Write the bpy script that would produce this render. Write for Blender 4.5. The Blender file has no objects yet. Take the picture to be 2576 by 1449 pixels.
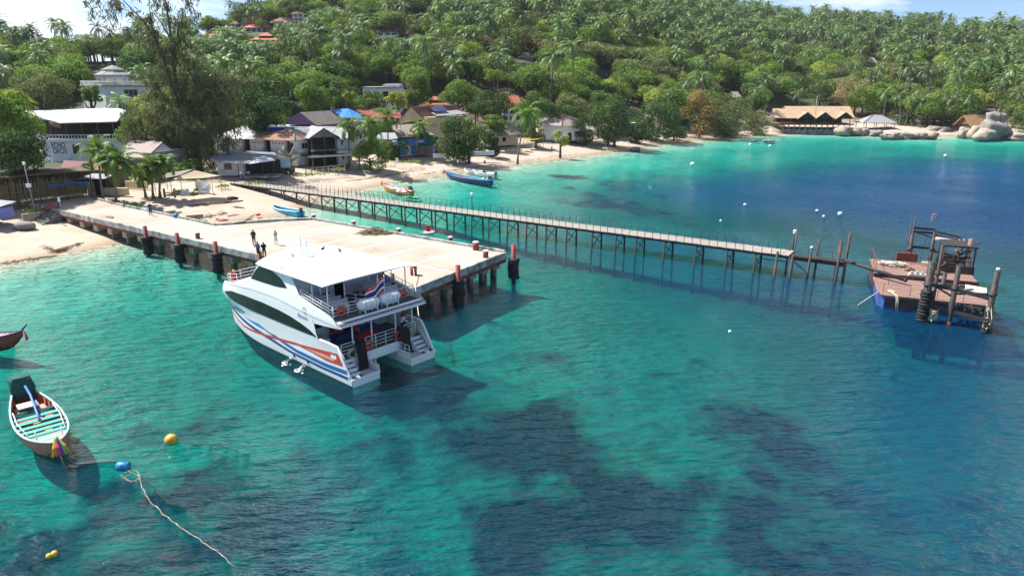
import bpy, bmesh, math, random
import numpy as np
from mathutils import Vector, Matrix
random.seed(7); RNG = np.random.default_rng(11)
R = math.radians
SC = bpy.context.scene
COL = SC.collection

# ------------------------------------------------------------------ camera
CAM_H = 20.0
FOC, CU, CV = 1780.0, 1288.0, 724.5            # focal length and centre measured on a 2576 px wide photograph
PITCH = math.atan((CV - 190.0) / FOC)
cam_d = bpy.data.cameras.new('camera'); cam = bpy.data.objects.new('camera', cam_d); COL.objects.link(cam)
cam.location = (0, 0, CAM_H); cam.rotation_euler = (math.pi / 2 - PITCH, 0, 0)
cam_d.sensor_width = 36; cam_d.lens = FOC / 2576 * 36; cam_d.clip_start = 0.5; cam_d.clip_end = 6000
SC.camera = cam

# ------------------------------------------------------------------ sky and sun
SUN_EL = R(53); SUN_DIR = Vector((-0.92, 0.39, 0)).normalized()   # horizontal direction towards the sun
w = bpy.data.worlds.new('World'); SC.world = w; w.use_nodes = True
nt = w.node_tree; nt.nodes.clear()
out = nt.nodes.new('ShaderNodeOutputWorld'); bg = nt.nodes.new('ShaderNodeBackground')
sky = nt.nodes.new('ShaderNodeTexSky'); sky.sky_type = 'NISHITA'; sky.sun_disc = False
sky.sun_elevation = SUN_EL; sky.sun_rotation = math.atan2(SUN_DIR.x, SUN_DIR.y)
sky.altitude = 0; sky.air_density = 0.6; sky.dust_density = 0.4; sky.ozone_density = 5.0
bg.inputs['Strength'].default_value = 0.085
# thin streaky cloud over the whole sky; its white stands in for glare too
tc = nt.nodes.new('ShaderNodeTexCoord'); mp = nt.nodes.new('ShaderNodeMapping')
mp.inputs['Scale'].default_value = (2.2, 2.2, 9.0); mp.inputs['Location'].default_value = (0, 2.2, 0)
nz = nt.nodes.new('ShaderNodeTexNoise'); nz.inputs['Scale'].default_value = 1.4; nz.inputs['Detail'].default_value = 7; nz.inputs['Roughness'].default_value = 0.6
rp = nt.nodes.new('ShaderNodeValToRGB'); rp.color_ramp.elements[0].position = 0.50; rp.color_ramp.elements[1].position = 0.66
rp.color_ramp.elements[0].color = (0.0, 0.0, 0.0, 1); rp.color_ramp.elements[1].color = (0.80, 0.80, 0.80, 1)
mx = nt.nodes.new('ShaderNodeMix'); mx.data_type = 'RGBA'
mx.inputs[7].default_value = (9.0, 9.2, 9.5, 1)
L = nt.links
L.new(tc.outputs['Generated'], mp.inputs['Vector']); L.new(mp.outputs['Vector'], nz.inputs['Vector']); L.new(nz.outputs['Fac'], rp.inputs['Fac'])
L.new(rp.outputs['Color'], mx.inputs[0]); L.new(sky.outputs['Color'], mx.inputs[6]); L.new(mx.outputs[2], bg.inputs['Color']); L.new(bg.outputs['Background'], out.inputs['Surface'])
sun_d = bpy.data.lights.new('sun', 'SUN'); sun_d.energy = 5.0; sun_d.angle = R(0.53); sun_d.color = (1.0, 0.955, 0.88)
sun = bpy.data.objects.new('sun', sun_d); COL.objects.link(sun)
to_sun = Vector((SUN_DIR.x * math.cos(SUN_EL), SUN_DIR.y * math.cos(SUN_EL), math.sin(SUN_EL)))
sun.rotation_euler = (-to_sun).to_track_quat('-Z', 'Y').to_euler(); sun.location = to_sun * 300

SC.view_settings.view_transform = 'Standard'; SC.view_settings.look = 'None'
SC.view_settings.gamma = 1; SC.view_settings.use_curve_mapping = False
SC.view_settings.exposure = 0.98
SC.render.engine = 'CYCLES'
cy = SC.cycles
cy.max_bounces = 7; cy.diffuse_bounces = 2; cy.glossy_bounces = 3; cy.transmission_bounces = 3; cy.transparent_max_bounces = 10
cy.caustics_reflective = False; cy.caustics_refractive = False
cy.use_denoising = True; cy.use_adaptive_sampling = True; cy.adaptive_threshold = 0.012
cy.sample_clamp_indirect = 6.0; cy.sample_clamp_direct = 0

# ------------------------------------------------------------------ from photograph measurements to places in the world
_s, _c = math.sin(PITCH), math.cos(PITCH)
def ray(u, v):
    x = (u - CU) / FOC; y = -(v - CV) / FOC
    return np.array([x, _c + y * _s, -_s + y * _c])
def at(u, v, z=0.0):
    d = ray(u, v); t = (z - CAM_H) / d[2]
    return Vector((d[0] * t, d[1] * t, z))
def dep(u, v, Y):
    d = ray(u, v); t = Y / d[1]
    return Vector((d[0] * t, Y, CAM_H + d[2] * t))
def pix(p):
    q = np.asarray(p, float); X, Yv, Z = q[..., 0], q[..., 1], q[..., 2] - CAM_H
    zc = Yv * _c - Z * _s; yc = Yv * _s + Z * _c
    return CU + FOC * X / zc, CV - FOC * yc / zc

# ------------------------------------------------------------------ mesh helpers
class MB:
    """collects simple shapes into one mesh; every face keeps a material slot"""
    def __init__(s): s.v = []; s.f = []; s.m = []; s.sm = []
    def add(s, vs, fs, m=0, smooth=False):
        b = len(s.v); s.v += [tuple(p) for p in vs]; s.f += [tuple(b + i for i in f) for f in fs]
        s.m += [m] * len(fs); s.sm += [smooth] * len(fs); return s
    def box(s, c, d, rz=0, m=0, mat=None):
        x, y, z = d[0] / 2, d[1] / 2, d[2] / 2
        vs = [(-x, -y, -z), (x, -y, -z), (x, y, -z), (-x, y, -z), (-x, -y, z), (x, -y, z), (x, y, z), (-x, y, z)]
        Mx = mat if mat is not None else Matrix.Translation(c) @ Matrix.Rotation(rz, 4, 'Z')
        return s.add([Mx @ Vector(p) for p in vs], [(0, 3, 2, 1), (4, 5, 6, 7), (0, 1, 5, 4), (1, 2, 6, 5), (2, 3, 7, 6), (3, 0, 4, 7)], m)
    def b2(s, x0, x1, y0, y1, z0, z1, m=0):
        return s.box(((x0 + x1) / 2, (y0 + y1) / 2, (z0 + z1) / 2), (x1 - x0, y1 - y0, z1 - z0), 0, m)
    def bar(s, p, q, w=.05, h=None, m=0):
        p, q = Vector(p), Vector(q); h = h or w; d = q - p; ln = d.length
        if ln < 1e-6: return s
        z = d.normalized(); up = Vector((0, 0, 1)) if abs(z.z) < .95 else Vector((1, 0, 0))
        x = up.cross(z).normalized(); y = z.cross(x)
        Mx = Matrix((x, y, z)).transposed().to_4x4(); Mx.translation = (p + q) / 2
        return s.box(None, (w, h, ln), 0, m, Mx)
    def tube(s, pts, r, n=6, m=0, cap=True, smooth=True):
        pts = [Vector(p) for p in pts]; rs = r if hasattr(r, '__len__') else [r] * len(pts); vs = []; fs = []
        for i, p in enumerate(pts):
            t = (pts[min(i + 1, len(pts) - 1)] - pts[max(i - 1, 0)])
            t = t.normalized() if t.length > 1e-9 else Vector((0, 0, 1))
            up = Vector((0, 0, 1)) if abs(t.z) < .93 else Vector((1, 0, 0))
            x = up.cross(t).normalized(); y = t.cross(x)
            for k in range(n):
                a = 2 * math.pi * k / n; vs.append(p + x * (math.cos(a) * rs[i]) + y * (math.sin(a) * rs[i]))
        for i in range(len(pts) - 1):
            for k in range(n):
                a, b = i * n + k, i * n + (k + 1) % n; fs.append((a, b, b + n, a + n))
        s.add(vs, fs, m, smooth)
        if cap:
            b = len(s.v) - len(vs)
            s.f += [tuple(b + k for k in reversed(range(n))), tuple(b + (len(pts) - 1) * n + k for k in range(n))]; s.m += [m, m]; s.sm += [False, False]
        return s
    def cyl(s, p, q, r, r2=None, n=10, m=0): return s.tube([p, q], [r, r if r2 is None else r2], n, m)
    def torus(s, c, Rr, r, axis='Z', n=16, k=8, m=0, mat=None):
        vs = []; fs = []
        for i in range(n):
            a = 2 * math.pi * i / n
            for j in range(k):
                b = 2 * math.pi * j / k; q = Rr + r * math.cos(b); p = Vector((q * math.cos(a), q * math.sin(a), r * math.sin(b)))
                if axis == 'X': p = Vector((p.z, p.x, p.y))
                if axis == 'Y': p = Vector((p.x, p.z, p.y))
                if mat is not None: p = mat @ p
                vs.append(p + Vector(c))
        for i in range(n):
            for j in range(k):
                fs.append((i * k + j, ((i + 1) % n) * k + j, ((i + 1) % n) * k + (j + 1) % k, i * k + (j + 1) % k))
        return s.add(vs, fs, m, True)
    def ball(s, c, r, n=10, k=6, m=0, jit=0, rnd=random):
        r = r if hasattr(r, '__len__') else (r, r, r); vs = [(c[0], c[1], c[2] + r[2])]; fs = []
        for i in range(1, k):
            a = math.pi * i / k
            for j in range(n):
                b = 2 * math.pi * j / n; q = 1 + (rnd.uniform(-jit, jit) if jit else 0)
                vs.append((c[0] + r[0] * math.sin(a) * math.cos(b) * q, c[1] + r[1] * math.sin(a) * math.sin(b) * q, c[2] + r[2] * math.cos(a) * q))
        vs.append((c[0], c[1], c[2] - r[2])); e = len(vs) - 1
        for j in range(n): fs.append((0, 1 + j, 1 + (j + 1) % n)); fs.append((e, e - n + (j + 1) % n, e - n + j))
        for i in range(k - 2):
            for j in range(n):
                a, b = 1 + i * n + j, 1 + i * n + (j + 1) % n; fs.append((a, a + n, b + n, b))
        return s.add(vs, fs, m, True)
    def prism(s, poly, z0, z1, m=0, top=None):
        """vertical prism over a 2-D polygon (counter-clockwise)"""
        n = len(poly); a = sum(poly[i][0] * poly[(i + 1) % n][1] - poly[(i + 1) % n][0] * poly[i][1] for i in range(n))
        if a < 0: poly = poly[::-1]
        vs = [(p[0], p[1], z0) for p in poly] + [(p[0], p[1], z1) for p in poly]
        s.add(vs, [tuple(reversed(range(n)))] + [(i, (i + 1) % n, n + (i + 1) % n, n + i) for i in range(n)], m)
        return s.add(vs[n:], [tuple(range(n))], m if top is None else top)
    def slab(s, poly3, t, m=0, nrm=None):
        """flat 3-D polygon given a thickness t along its normal (downwards for +)"""
        P = [Vector(p) for p in poly3]; n = len(P)
        nn = Vector((0, 0, 0))
        for i in range(n): nn += P[i].cross(P[(i + 1) % n])
        nn.normalize()
        if nrm is not None: 
            if nn.dot(Vector(nrm)) < 0: P = P[::-1]; nn = -nn
        elif nn.z < 0: P = P[::-1]; nn = -nn
        Q = [p - nn * t for p in P]
        return s.add(P + Q, [tuple(range(n)), tuple(n + i for i in reversed(range(n)))] + [(i, n + i, n + (i + 1) % n, (i + 1) % n) for i in range(n)], m)
    def build(s, name, mats, parent=None, loc=None, rz=None):
        me = bpy.data.meshes.new(name); me.from_pydata(s.v, [], s.f)
        for mm in (mats if isinstance(mats, (list, tuple)) else [mats]): me.materials.append(mm)
        me.polygons.foreach_set('material_index', s.m); me.polygons.foreach_set('use_smooth', s.sm); me.update()
        return link(name, me, parent, loc, rz)
def link(name, me, parent=None, loc=None, rz=None):
    o = bpy.data.objects.new(name, me); COL.objects.link(o)
    if parent is not None: o.parent = parent
    if loc is not None: o.location = loc
    if rz is not None: o.rotation_euler = (0, 0, rz)
    return o
def tag(o, label, cat, group=None):
    o['label'] = label; o['category'] = cat
    if group: o['group'] = group
    return o
def thing(name, label, cat, loc=(0, 0, 0), rz=0, group=None):
    o = bpy.data.objects.new(name, None); COL.objects.link(o); o.empty_display_size = .3
    o.location = loc; o.rotation_euler = (0, 0, rz)
    return tag(o, label, cat, group)
def kind(o, k): o['kind'] = k; return o
def kids(o): return [c for c in bpy.data.objects if c.parent is o]
def copy_tree(o, loc, rz, label=None, group=None, scale=None):
    def rec(a, par):
        b = a.copy(); COL.objects.link(b); b.parent = par
        for ch in a.children: rec(ch, b)
        return b
    r = rec(o, None); r.location = loc; r.rotation_euler = (r.rotation_euler[0], r.rotation_euler[1], rz)
    if label: r['label'] = label
    if group: r['group'] = group
    if scale: r.scale = (scale,) * 3 if not hasattr(scale, '__len__') else scale
    return r

# ------------------------------------------------------------------ materials
def M(name, col, rough=.6, var=.18, scale=1.5, dark=None, dscale=.6, damt=.0, metal=0, bump=0, bscale=8, stretch=None, spec=.4, coord='Object'):
    m = bpy.data.materials.new(name); m.use_nodes = True; t = m.node_tree; N = t.nodes; K = t.links
    b = N['Principled BSDF']; b.inputs['Roughness'].default_value = rough; b.inputs['Metallic'].default_value = metal
    b.inputs['Specular IOR Level'].default_value = spec
    c = N.new('ShaderNodeTexCoord'); src = c.outputs[coord]
    if stretch:
        mp_ = N.new('ShaderNodeMapping'); mp_.inputs['Scale'].default_value = stretch; K.new(src, mp_.inputs[0]); src = mp_.outputs[0]
    n1 = N.new('ShaderNodeTexNoise'); n1.inputs['Scale'].default_value = scale; n1.inputs['Detail'].default_value = 6; n1.inputs['Roughness'].default_value = .65
    K.new(src, n1.inputs['Vector'])
    r1 = N.new('ShaderNodeMapRange'); r1.inputs[1].default_value = .3; r1.inputs[2].default_value = .7; r1.inputs[3].default_value = 1 - var; r1.inputs[4].default_value = 1 + var
    K.new(n1.outputs['Fac'], r1.inputs[0])
    mul = N.new('ShaderNodeMix'); mul.data_type = 'RGBA'; mul.blend_type = 'MULTIPLY'; mul.inputs[0].default_value = 1
    mul.inputs[6].default_value = (*col, 1); K.new(r1.outputs[0], mul.inputs[7]); res = mul.outputs[2]
    if dark is not None:
        n2 = N.new('ShaderNodeTexNoise'); n2.inputs['Scale'].default_value = dscale; n2.inputs['Detail'].default_value = 8; n2.inputs['Roughness'].default_value = .7
        K.new(src, n2.inputs['Vector'])
        r2 = N.new('ShaderNodeMapRange'); r2.inputs[1].default_value = .62 - damt * .35; r2.inputs[2].default_value = .75 - damt * .2; K.new(n2.outputs['Fac'], r2.inputs[0])
        mx2 = N.new('ShaderNodeMix'); mx2.data_type = 'RGBA'; mx2.inputs[7].default_value = (*dark, 1); K.new(r2.outputs[0], mx2.inputs[0]); K.new(res, mx2.inputs[6]); res = mx2.outputs[2]
    K.new(res, b.inputs['Base Color'])
    if bump:
        n3 = N.new('ShaderNodeTexNoise'); n3.inputs['Scale'].default_value = bscale; n3.inputs['Detail'].default_value = 5; K.new(src, n3.inputs['Vector'])
        bp = N.new('ShaderNodeBump'); bp.inputs['Strength'].default_value = bump; bp.inputs['Distance'].default_value = .05; K.new(n3.outputs['Fac'], bp.inputs['Height']); K.new(bp.outputs[0], b.inputs['Normal'])
    return m
def corr(m, axis=0, scale=20, strength=.6, dist=.03):
    """corrugated or ribbed relief along one axis"""
    t = m.node_tree; N = t.nodes; K = t.links; b = N['Principled BSDF']
    c = N.new('ShaderNodeTexCoord'); wv = N.new('ShaderNodeTexWave'); wv.bands_direction = 'XYZ'[axis]; wv.inputs['Scale'].default_value = scale
    K.new(c.outputs['Object'], wv.inputs['Vector']); bp = N.new('ShaderNodeBump'); bp.inputs['Strength'].default_value = strength; bp.inputs['Distance'].default_value = dist
    K.new(wv.outputs['Fac'], bp.inputs['Height']); K.new(bp.outputs[0], b.inputs['Normal']); return m
def leafmat(name, col, col2, trans=.35, rough=.55, var=.35, shine=.022):
    if 'cloth' not in name: col = (col[0] * 1.12, col[1] * 1.14, col[2] * .85); col2 = (col2[0] * 1.12, col2[1] * 1.14, col2[2] * .85)
    m = bpy.data.materials.new(name); m.use_nodes = True; t = m.node_tree; N = t.nodes; K = t.links
    N.remove(N['Principled BSDF']); o = N['Material Output']
    g = N.new('ShaderNodeNewGeometry'); oi = N.new('ShaderNodeObjectInfo')
    mixc = N.new('ShaderNodeMix'); mixc.data_type = 'RGBA'; mixc.inputs[6].default_value = (*col, 1); mixc.inputs[7].default_value = (*col2, 1)
    ad = N.new('ShaderNodeMath'); ad.operation = 'MULTIPLY_ADD'; ad.inputs[1].default_value = .55; K.new(g.outputs['Random Per Island'], ad.inputs[0])
    m2 = N.new('ShaderNodeMath'); m2.operation = 'MULTIPLY'; m2.inputs[1].default_value = .45; K.new(oi.outputs['Random'], m2.inputs[0]); K.new(m2.outputs[0], ad.inputs[2])
    K.new(ad.outputs[0], mixc.inputs[0])
    hv = N.new('ShaderNodeHueSaturation'); vr = N.new('ShaderNodeMapRange'); vr.inputs[3].default_value = 1 - var; vr.inputs[4].default_value = 1 + var
    fr = N.new('ShaderNodeMath'); fr.operation = 'FRACT'; f2 = N.new('ShaderNodeMath'); f2.operation = 'MULTIPLY'; f2.inputs[1].default_value = 7.3
    K.new(oi.outputs['Random'], f2.inputs[0]); K.new(f2.outputs[0], fr.inputs[0]); K.new(fr.outputs[0], vr.inputs[0]); K.new(vr.outputs[0], hv.inputs['Value']); K.new(mixc.outputs[2], hv.inputs['Color'])
    d = N.new('ShaderNodeBsdfDiffuse'); tr = N.new('ShaderNodeBsdfTranslucent'); gl = N.new('ShaderNodeBsdfGlossy'); gl.inputs['Roughness'].default_value = rough + .08; gl.inputs['Color'].default_value = (.9, .95, 1, 1)
    K.new(hv.outputs[0], d.inputs[0]); K.new(hv.outputs[0], tr.inputs[0])
    a = N.new('ShaderNodeMixShader'); a.inputs[0].default_value = trans; K.new(d.outputs[0], a.inputs[1]); K.new(tr.outputs[0], a.inputs[2])
    b = N.new('ShaderNodeMixShader'); b.inputs[0].default_value = shine; K.new(a.outputs[0], b.inputs[1]); K.new(gl.outputs[0], b.inputs[2]); K.new(b.outputs[0], o.inputs[0])
    return m
def glass(name, col=(.012, .018, .02), rough=.04):
    m = M(name, col, rough, .1, 2, spec=.5); return m

# ------------------------------------------------------------------ noise for numpy fields
def vnoise(x, y, seed=0):
    xi = np.floor(x).astype(np.int64); yi = np.floor(y).astype(np.int64); fx = x - xi; fy = y - yi
    fx = fx * fx * (3 - 2 * fx); fy = fy * fy * (3 - 2 * fy)
    def h(a, b):
        n = (a * 374761393 + b * 668265263 + seed * 974634777) & 0x7fffffff
        n = ((n ^ (n >> 13)) * 1274126177) & 0x7fffffff; n = (n ^ (n >> 16)) & 0xffff
        return n / 65535.0
    return (h(xi, yi) * (1 - fx) + h(xi + 1, yi) * fx) * (1 - fy) + (h(xi, yi + 1) * (1 - fx) + h(xi + 1, yi + 1) * fx) * fy
def fbm(x, y, sc, octv=4, seed=0):
    a = 0; amp = .5; tot = 0
    for i in range(octv): a = a + amp * vnoise(x * sc, y * sc, seed + i * 17); tot += amp; amp *= .5; sc *= 2.03
    return a / tot
def sstep(a, b, x): t = np.clip((x - a) / (b - a), 0, 1); return t * t * (3 - 2 * t)
def segdist(x, y, P):
    d = np.full(np.shape(x), 1e9)
    for (ax, ay), (bx, by) in zip(P[:-1], P[1:]):
        dx, dy = bx - ax, by - ay; t = np.clip(((x - ax) * dx + (y - ay) * dy) / (dx * dx + dy * dy + 1e-12), 0, 1)
        d = np.minimum(d, np.hypot(x - ax - t * dx, y - ay - t * dy))
    return d
def inside(x, y, P):
    r = np.zeros(np.shape(x), bool); n = len(P)
    for i in range(n):
        ax, ay = P[i]; bx, by = P[(i + 1) % n]
        if ay == by: continue
        cnd = (ay > y) != (by > y); r ^= cnd & (x < (bx - ax) * (y - ay) / (by - ay) + ax)
    return r
# ================================================================== terrain: seabed, beach, hillside, water
COAST_PX = [(0, 668), (150, 640), (250, 622), (300, 610), (340, 598), (470, 580), (590, 560), (650, 549), (715, 543), (760, 527), (790, 508), (840, 492), (913, 477), (965, 466), (1022, 455), (1112, 443), (1190, 430), (1272, 421), (1334, 409), (1416, 401), (1518, 386), (1621, 371), (1682, 361), (1806, 349), (1888, 343), (1944, 340), (2021, 337), (2100, 337), (2155, 340), (2289, 348), (2350, 344), (2409, 342), (2529, 349), (2576, 350), (2800, 353), (3300, 357)]
COAST = [(-130.0, 40.0), (-85.0, 62.0)] + [tuple(at(u, v, 0))[:2] for u, v in COAST_PX]
LAND = COAST + [(900., 900.), (-900., 900.), (-900., 40.)]
def uof(x, y): return CU + FOC / _c * np.asarray(x) / np.maximum(np.asarray(y), 1)
def interp(u, T, k): return np.interp(u, [t[0] for t in T], [t[k] for t in T])
# (u of the direction, height of the ridge in the photo, distance of ridge, distance where the hill begins)
RIDGE = [(-900, 96, 300, 150), (-200, 96, 320, 160), (0, 102, 330, 165), (250, 114, 340, 168), (430, 104, 350, 160), (560, 60, 420, 158), (700, 8, 520, 165), (900, -70, 600, 176), (1200, -130, 640, 190), (1350, -120, 640, 200), (1500, -100, 640, 212), (1700, -20, 620, 238), (1850, 34, 600, 262), (2000, 58, 580, 290), (2200, 72, 540, 276), (2400, 92, 490, 258), (2576, 104, 450, 250), (3000, 130, 400, 240), (3800, 120, 380, 230)]
def hgt(x, y):
    x = np.asarray(x, float); y = np.asarray(y, float)
    d = segdist(x, y, COAST); sgn = np.where(inside(x, y, LAND), 1, -1); d = d * sgn
    u = uof(x, y)
    bz = np.where(d < 24, 2.3 * (1 - (1 - np.clip(d, 0, 24) / 24) ** 1.6), 2.3 + .006 * (d - 24))
    bz = bz + np.where(d > 3, .16 * (fbm(x, y, .12, 3, 5) - .5) * np.clip((d - 3) / 6, 0, 1), 0)
    bz = bz - 1.0 * np.exp(-((x + 67) ** 2 + (y - 88) ** 2) / 128.0) * np.clip(d / 6, 0, 1)
    yr = interp(u, RIDGE, 2); ye = interp(u, RIDGE, 3); vr = interp(u, RIDGE, 1)
    yy = -(vr - CV) / FOC; zr = CAM_H + yr / (_c + yy * _s) * (-_s + yy * _c) - 8.0
    t = (y - ye) / (yr - ye)
    zh = np.where(t < 1, np.clip(t, 0, 1) ** 1.08, 1 - .55 * (t - 1)) * (zr - 2.6)
    zh = zh + np.clip(t, 0, 1) * 9 * (fbm(x, y, .016, 3, 2) - .5) * np.clip(1.2 - t, 0, 1)
    land = bz + np.maximum(zh, 0)
    dd = -d; rt = sstep(1200, 2300, u)
    deep = np.where(dd < 30, .072 * np.clip(dd, 0, 30), 2.16 + .046 * (dd - 30))
    deep = np.minimum(deep, 5.6 + 2.6 * rt) + .5 * (fbm(x, y, .09, 4, 9) - .5) * np.clip(dd / 15, 0, 1) + .05 * np.clip(dd, 0, 1)
    return np.where(d >= 0, land, -np.maximum(deep, 0.0))
def gz(x, y): return float(hgt(np.array([x]), np.array([y]))[0])
def G(u, v, dz=0, y0=25, y1=800):
    """where the sight line through a point of the photograph meets the ground"""
    d = ray(u, v); Y = np.geomspace(y0, y1, 900); t = Y / d[1]; X = d[0] * t; Z = CAM_H + d[2] * t
    h = np.maximum(hgt(X, Y), 0) + dz; k = np.argmax(Z <= h)
    if Z[k] > h[k]: k = len(Y) - 1
    return Vector((X[k], Y[k], h[k]))

# --- reef and deep-water areas of the seabed, some with shadow or sky reflection painted in (outlines measured on the photograph)
def zz(pts): return [((1000 + x / 1.49) / 1.0594, (900 + y / 1.49) / 1.0594) for x, y in pts]
REEF_AND_SHADOW = [(zz([(240, 330), (480, 270), (740, 255), (830, 340), (930, 450), (1050, 560), (1250, 620), (1340, 820), (1100, 900), (700, 980), (520, 980), (600, 640), (420, 560), (150, 500), (60, 420)]), 0.76),
        (zz([(1130, 160), (1400, 140), (1560, 190), (1500, 240), (1250, 210)]), 0.48),
        (zz([(1100, 430), (1240, 390), (1400, 270), (1650, 260), (1800, 330), (1880, 470), (1700, 600), (1500, 520), (1300, 470)]), 0.74),
        (zz([(1480, 550), (1900, 560), (2080, 640), (1960, 800), (1720, 980), (1500, 900), (1380, 700)]), 0.74),
        (zz([(250, 130), (440, 220), (330, 310), (100, 300), (0, 250)]), 0.56),  # dark outline also takes in the ferry's cast shadow
        (zz([(480, 0), (900, 40), (820, 130), (600, 90)]), 0.50),
        ([(0, 1230), (300, 1180), (600, 1170), (900, 1130), (1100, 1200), (1200, 1449), (900, 1700), (-200, 1700), (-300, 1300)], 0.48),
        ([(430, 1040), (560, 1020), (660, 1050), (600, 1090), (480, 1080)], 0.44),
        ([(740, 770), (860, 760), (1000, 800), (900, 830), (780, 810)], 0.32),
        ([(1420, 468), (1600, 462), (1680, 470), (1560, 482)], 0.56), ([(1380, 505), (1500, 495), (1700, 500), (1640, 520), (1450, 522)], 0.56),
        ([(1600, 440), (1720, 432), (1760, 440), (1680, 452)], 0.40), ([(1150, 470), (1240, 466), (1300, 474), (1200, 482)], 0.32),
        ([(280, 700), (420, 690), (430, 760), (330, 790)], 0.28),
        ([(2050, 1080), (2300, 1120), (2576, 1180), (2800, 1300), (2800, 1700), (2000, 1700), (2080, 1350)], .38), ([(900, 1010), (1080, 960), (1180, 1040), (1100, 1160), (940, 1120)], .5)]
CLEARS = [(zz([(570, 520), (660, 500), (680, 570), (600, 580)]), .7), (zz([(1560, 690), (1660, 660), (1710, 730), (1600, 760)]), .55), (zz([(1760, 600), (1900, 590), (1960, 660), (1800, 680)]), .6), (zz([(1120, 480), (1240, 450), (1230, 540), (1130, 540)]), .5)]
DEEP_AND_REFLECTION = [([(1560, 486), (1720, 474), (1900, 458), (2060, 440), (2200, 432), (2400, 424), (2700, 420), (3300, 420), (3300, 690), (2576, 655), (2300, 620), (2000, 590), (1800, 570), (1650, 545), (1500, 520)], 1.0),  # deep water, with some of the sky's reflection put into its colour
        ([(1280, 560), (1500, 585), (1800, 620), (2200, 700), (2576, 780), (2576, 900), (2250, 860), (1900, 800), (1500, 720), (1290, 640)], .60),  # depth added here also paints in the blue sky reflection
        ([(2050, 950), (2300, 880), (2800, 860), (3000, 1800), (2150, 1800), (2080, 1300)], .36), ([(1500, 640), (2000, 700), (2300, 800), (2250, 960), (1900, 900), (1500, 760)], .34)]
def area(x, y, lst, soft, seed):
    wx = x + (fbm(x, y, .13, 5, seed) - .5) * 11; wy = y + (fbm(x, y, .13, 5, seed + 50) - .5) * 11 * (1 + y / 90)
    m = np.zeros(np.shape(x))
    for poly, amt in lst:
        P = [tuple(at(u, v, -2.0))[:2] for u, v in poly]
        dd = segdist(wx, wy, P + [P[0]]); dd = np.where(inside(wx, wy, P), dd, -dd); sf = soft * (1 + np.mean([p[1] for p in P]) / 60)
        m = np.maximum(m, amt * sstep(-sf, sf, dd))
    return m

NA, NR = 460, 560
ang = np.linspace(-1.25, 1.25, NA); ys = np.geomspace(13, 820, NR)
AX, YY = np.meshgrid(ang, ys); XX = AX * YY
ZZ = hgt(XX, YY)
reef = np.zeros_like(XX); deepm = np.zeros_like(XX); sea = ZZ < .3
xs_, ys_ = XX[sea], YY[sea]
rv = area(xs_, ys_, REEF_AND_SHADOW, 2.0, 31); rv = rv * (1 - area(xs_, ys_, CLEARS, 1.2, 77))
rv = np.clip(rv + .5 * (fbm(xs_, ys_, .35, 4, 40) - .5) * (rv > .05) + .28 * sstep(.56, .75, fbm(xs_, ys_, .16, 4, 71)) * (ys_ < 48), 0, 1)
reef[sea] = rv; deepm[sea] = area(xs_, ys_, DEEP_AND_REFLECTION, 5.0, 13)
ZZ = np.where(sea & (ZZ < -.5), ZZ - 4.5 * deepm + .35 * reef, ZZ); DEPTH = np.maximum(-ZZ, 0); ZZ = np.where(ZZ < 0, ZZ * .55, ZZ)   # seabed lifted to its apparent depth
vid = np.arange(NA * NR).reshape(NR, NA)
fa = np.stack([vid[:-1, :-1], vid[:-1, 1:], vid[1:, 1:], vid[1:, :-1]], -1).reshape(-1, 4)
V = np.stack([XX, YY, ZZ], -1).reshape(-1, 3)
fz = V[fa, 2].max(1)
dco = (segdist(XX, YY, COAST) * np.where(inside(XX, YY, LAND), 1, -1)).reshape(-1)
def npmesh(name, Vv, Ff, mats, attrs=None, smooth=True, parent=None, midx=None):
    Ff = np.asarray(Ff); used = np.unique(Ff); mp_ = np.full(len(Vv), -1, np.int64); mp_[used] = np.arange(len(used)); Ff = mp_[Ff]; Vu = np.asarray(Vv)[used]
    me = bpy.data.meshes.new(name); n, k = Ff.shape
    me.vertices.add(len(Vu)); me.vertices.foreach_set('co', Vu.astype(np.float32).ravel())
    me.loops.add(n * k); me.loops.foreach_set('vertex_index', Ff.astype(np.int32).ravel())
    me.polygons.add(n); me.polygons.foreach_set('loop_start', np.arange(0, n * k, k, dtype=np.int32)); 
    if smooth: me.polygons.foreach_set('use_smooth', np.ones(n, bool))
    if midx is not None: me.polygons.foreach_set('material_index', np.asarray(midx, np.int32))
    for mm in (mats if isinstance(mats, (list, tuple)) else [mats]): me.materials.append(mm)
    for an, av in (attrs or {}).items():
        at_ = me.attributes.new(an, 'FLOAT', 'POINT'); at_.data.foreach_set('value', np.asarray(av).reshape(-1)[used].astype(np.float32))
    me.update(calc_edges=True); me.validate()
    return me

def nodes(m): 
    m.use_nodes = True; return m.node_tree, m.node_tree.nodes, m.node_tree.links
def attr(N, name): a = N.new('ShaderNodeAttribute'); a.attribute_name = name; return a.outputs['Fac']
def noise(N, K, src, scale, detail=5, rough=.6):
    n = N.new('ShaderNodeTexNoise'); n.inputs['Scale'].default_value = scale; n.inputs['Detail'].default_value = detail; n.inputs['Roughness'].default_value = rough
    K.new(src, n.inputs['Vector']); return n.outputs['Fac']
def mrange(N, K, src, a, b, c=0., d=1.):
    r = N.new('ShaderNodeMapRange'); r.inputs[1].default_value = a; r.inputs[2].default_value = b; r.inputs[3].default_value = c; r.inputs[4].default_value = d; K.new(src, r.inputs[0]); return r.outputs[0]
def cmix(N, K, f, a, b, blend='MIX'):
    x = N.new('ShaderNodeMix'); x.data_type = 'RGBA'; x.blend_type = blend
    for i, s in ((0, f), (6, a), (7, b)):
        if isinstance(s, (int, float)): x.inputs[i].default_value = s
        elif isinstance(s, tuple): x.inputs[i].default_value = (*s, 1)
        else: K.new(s, x.inputs[i])
    return x.outputs[2]
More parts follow.
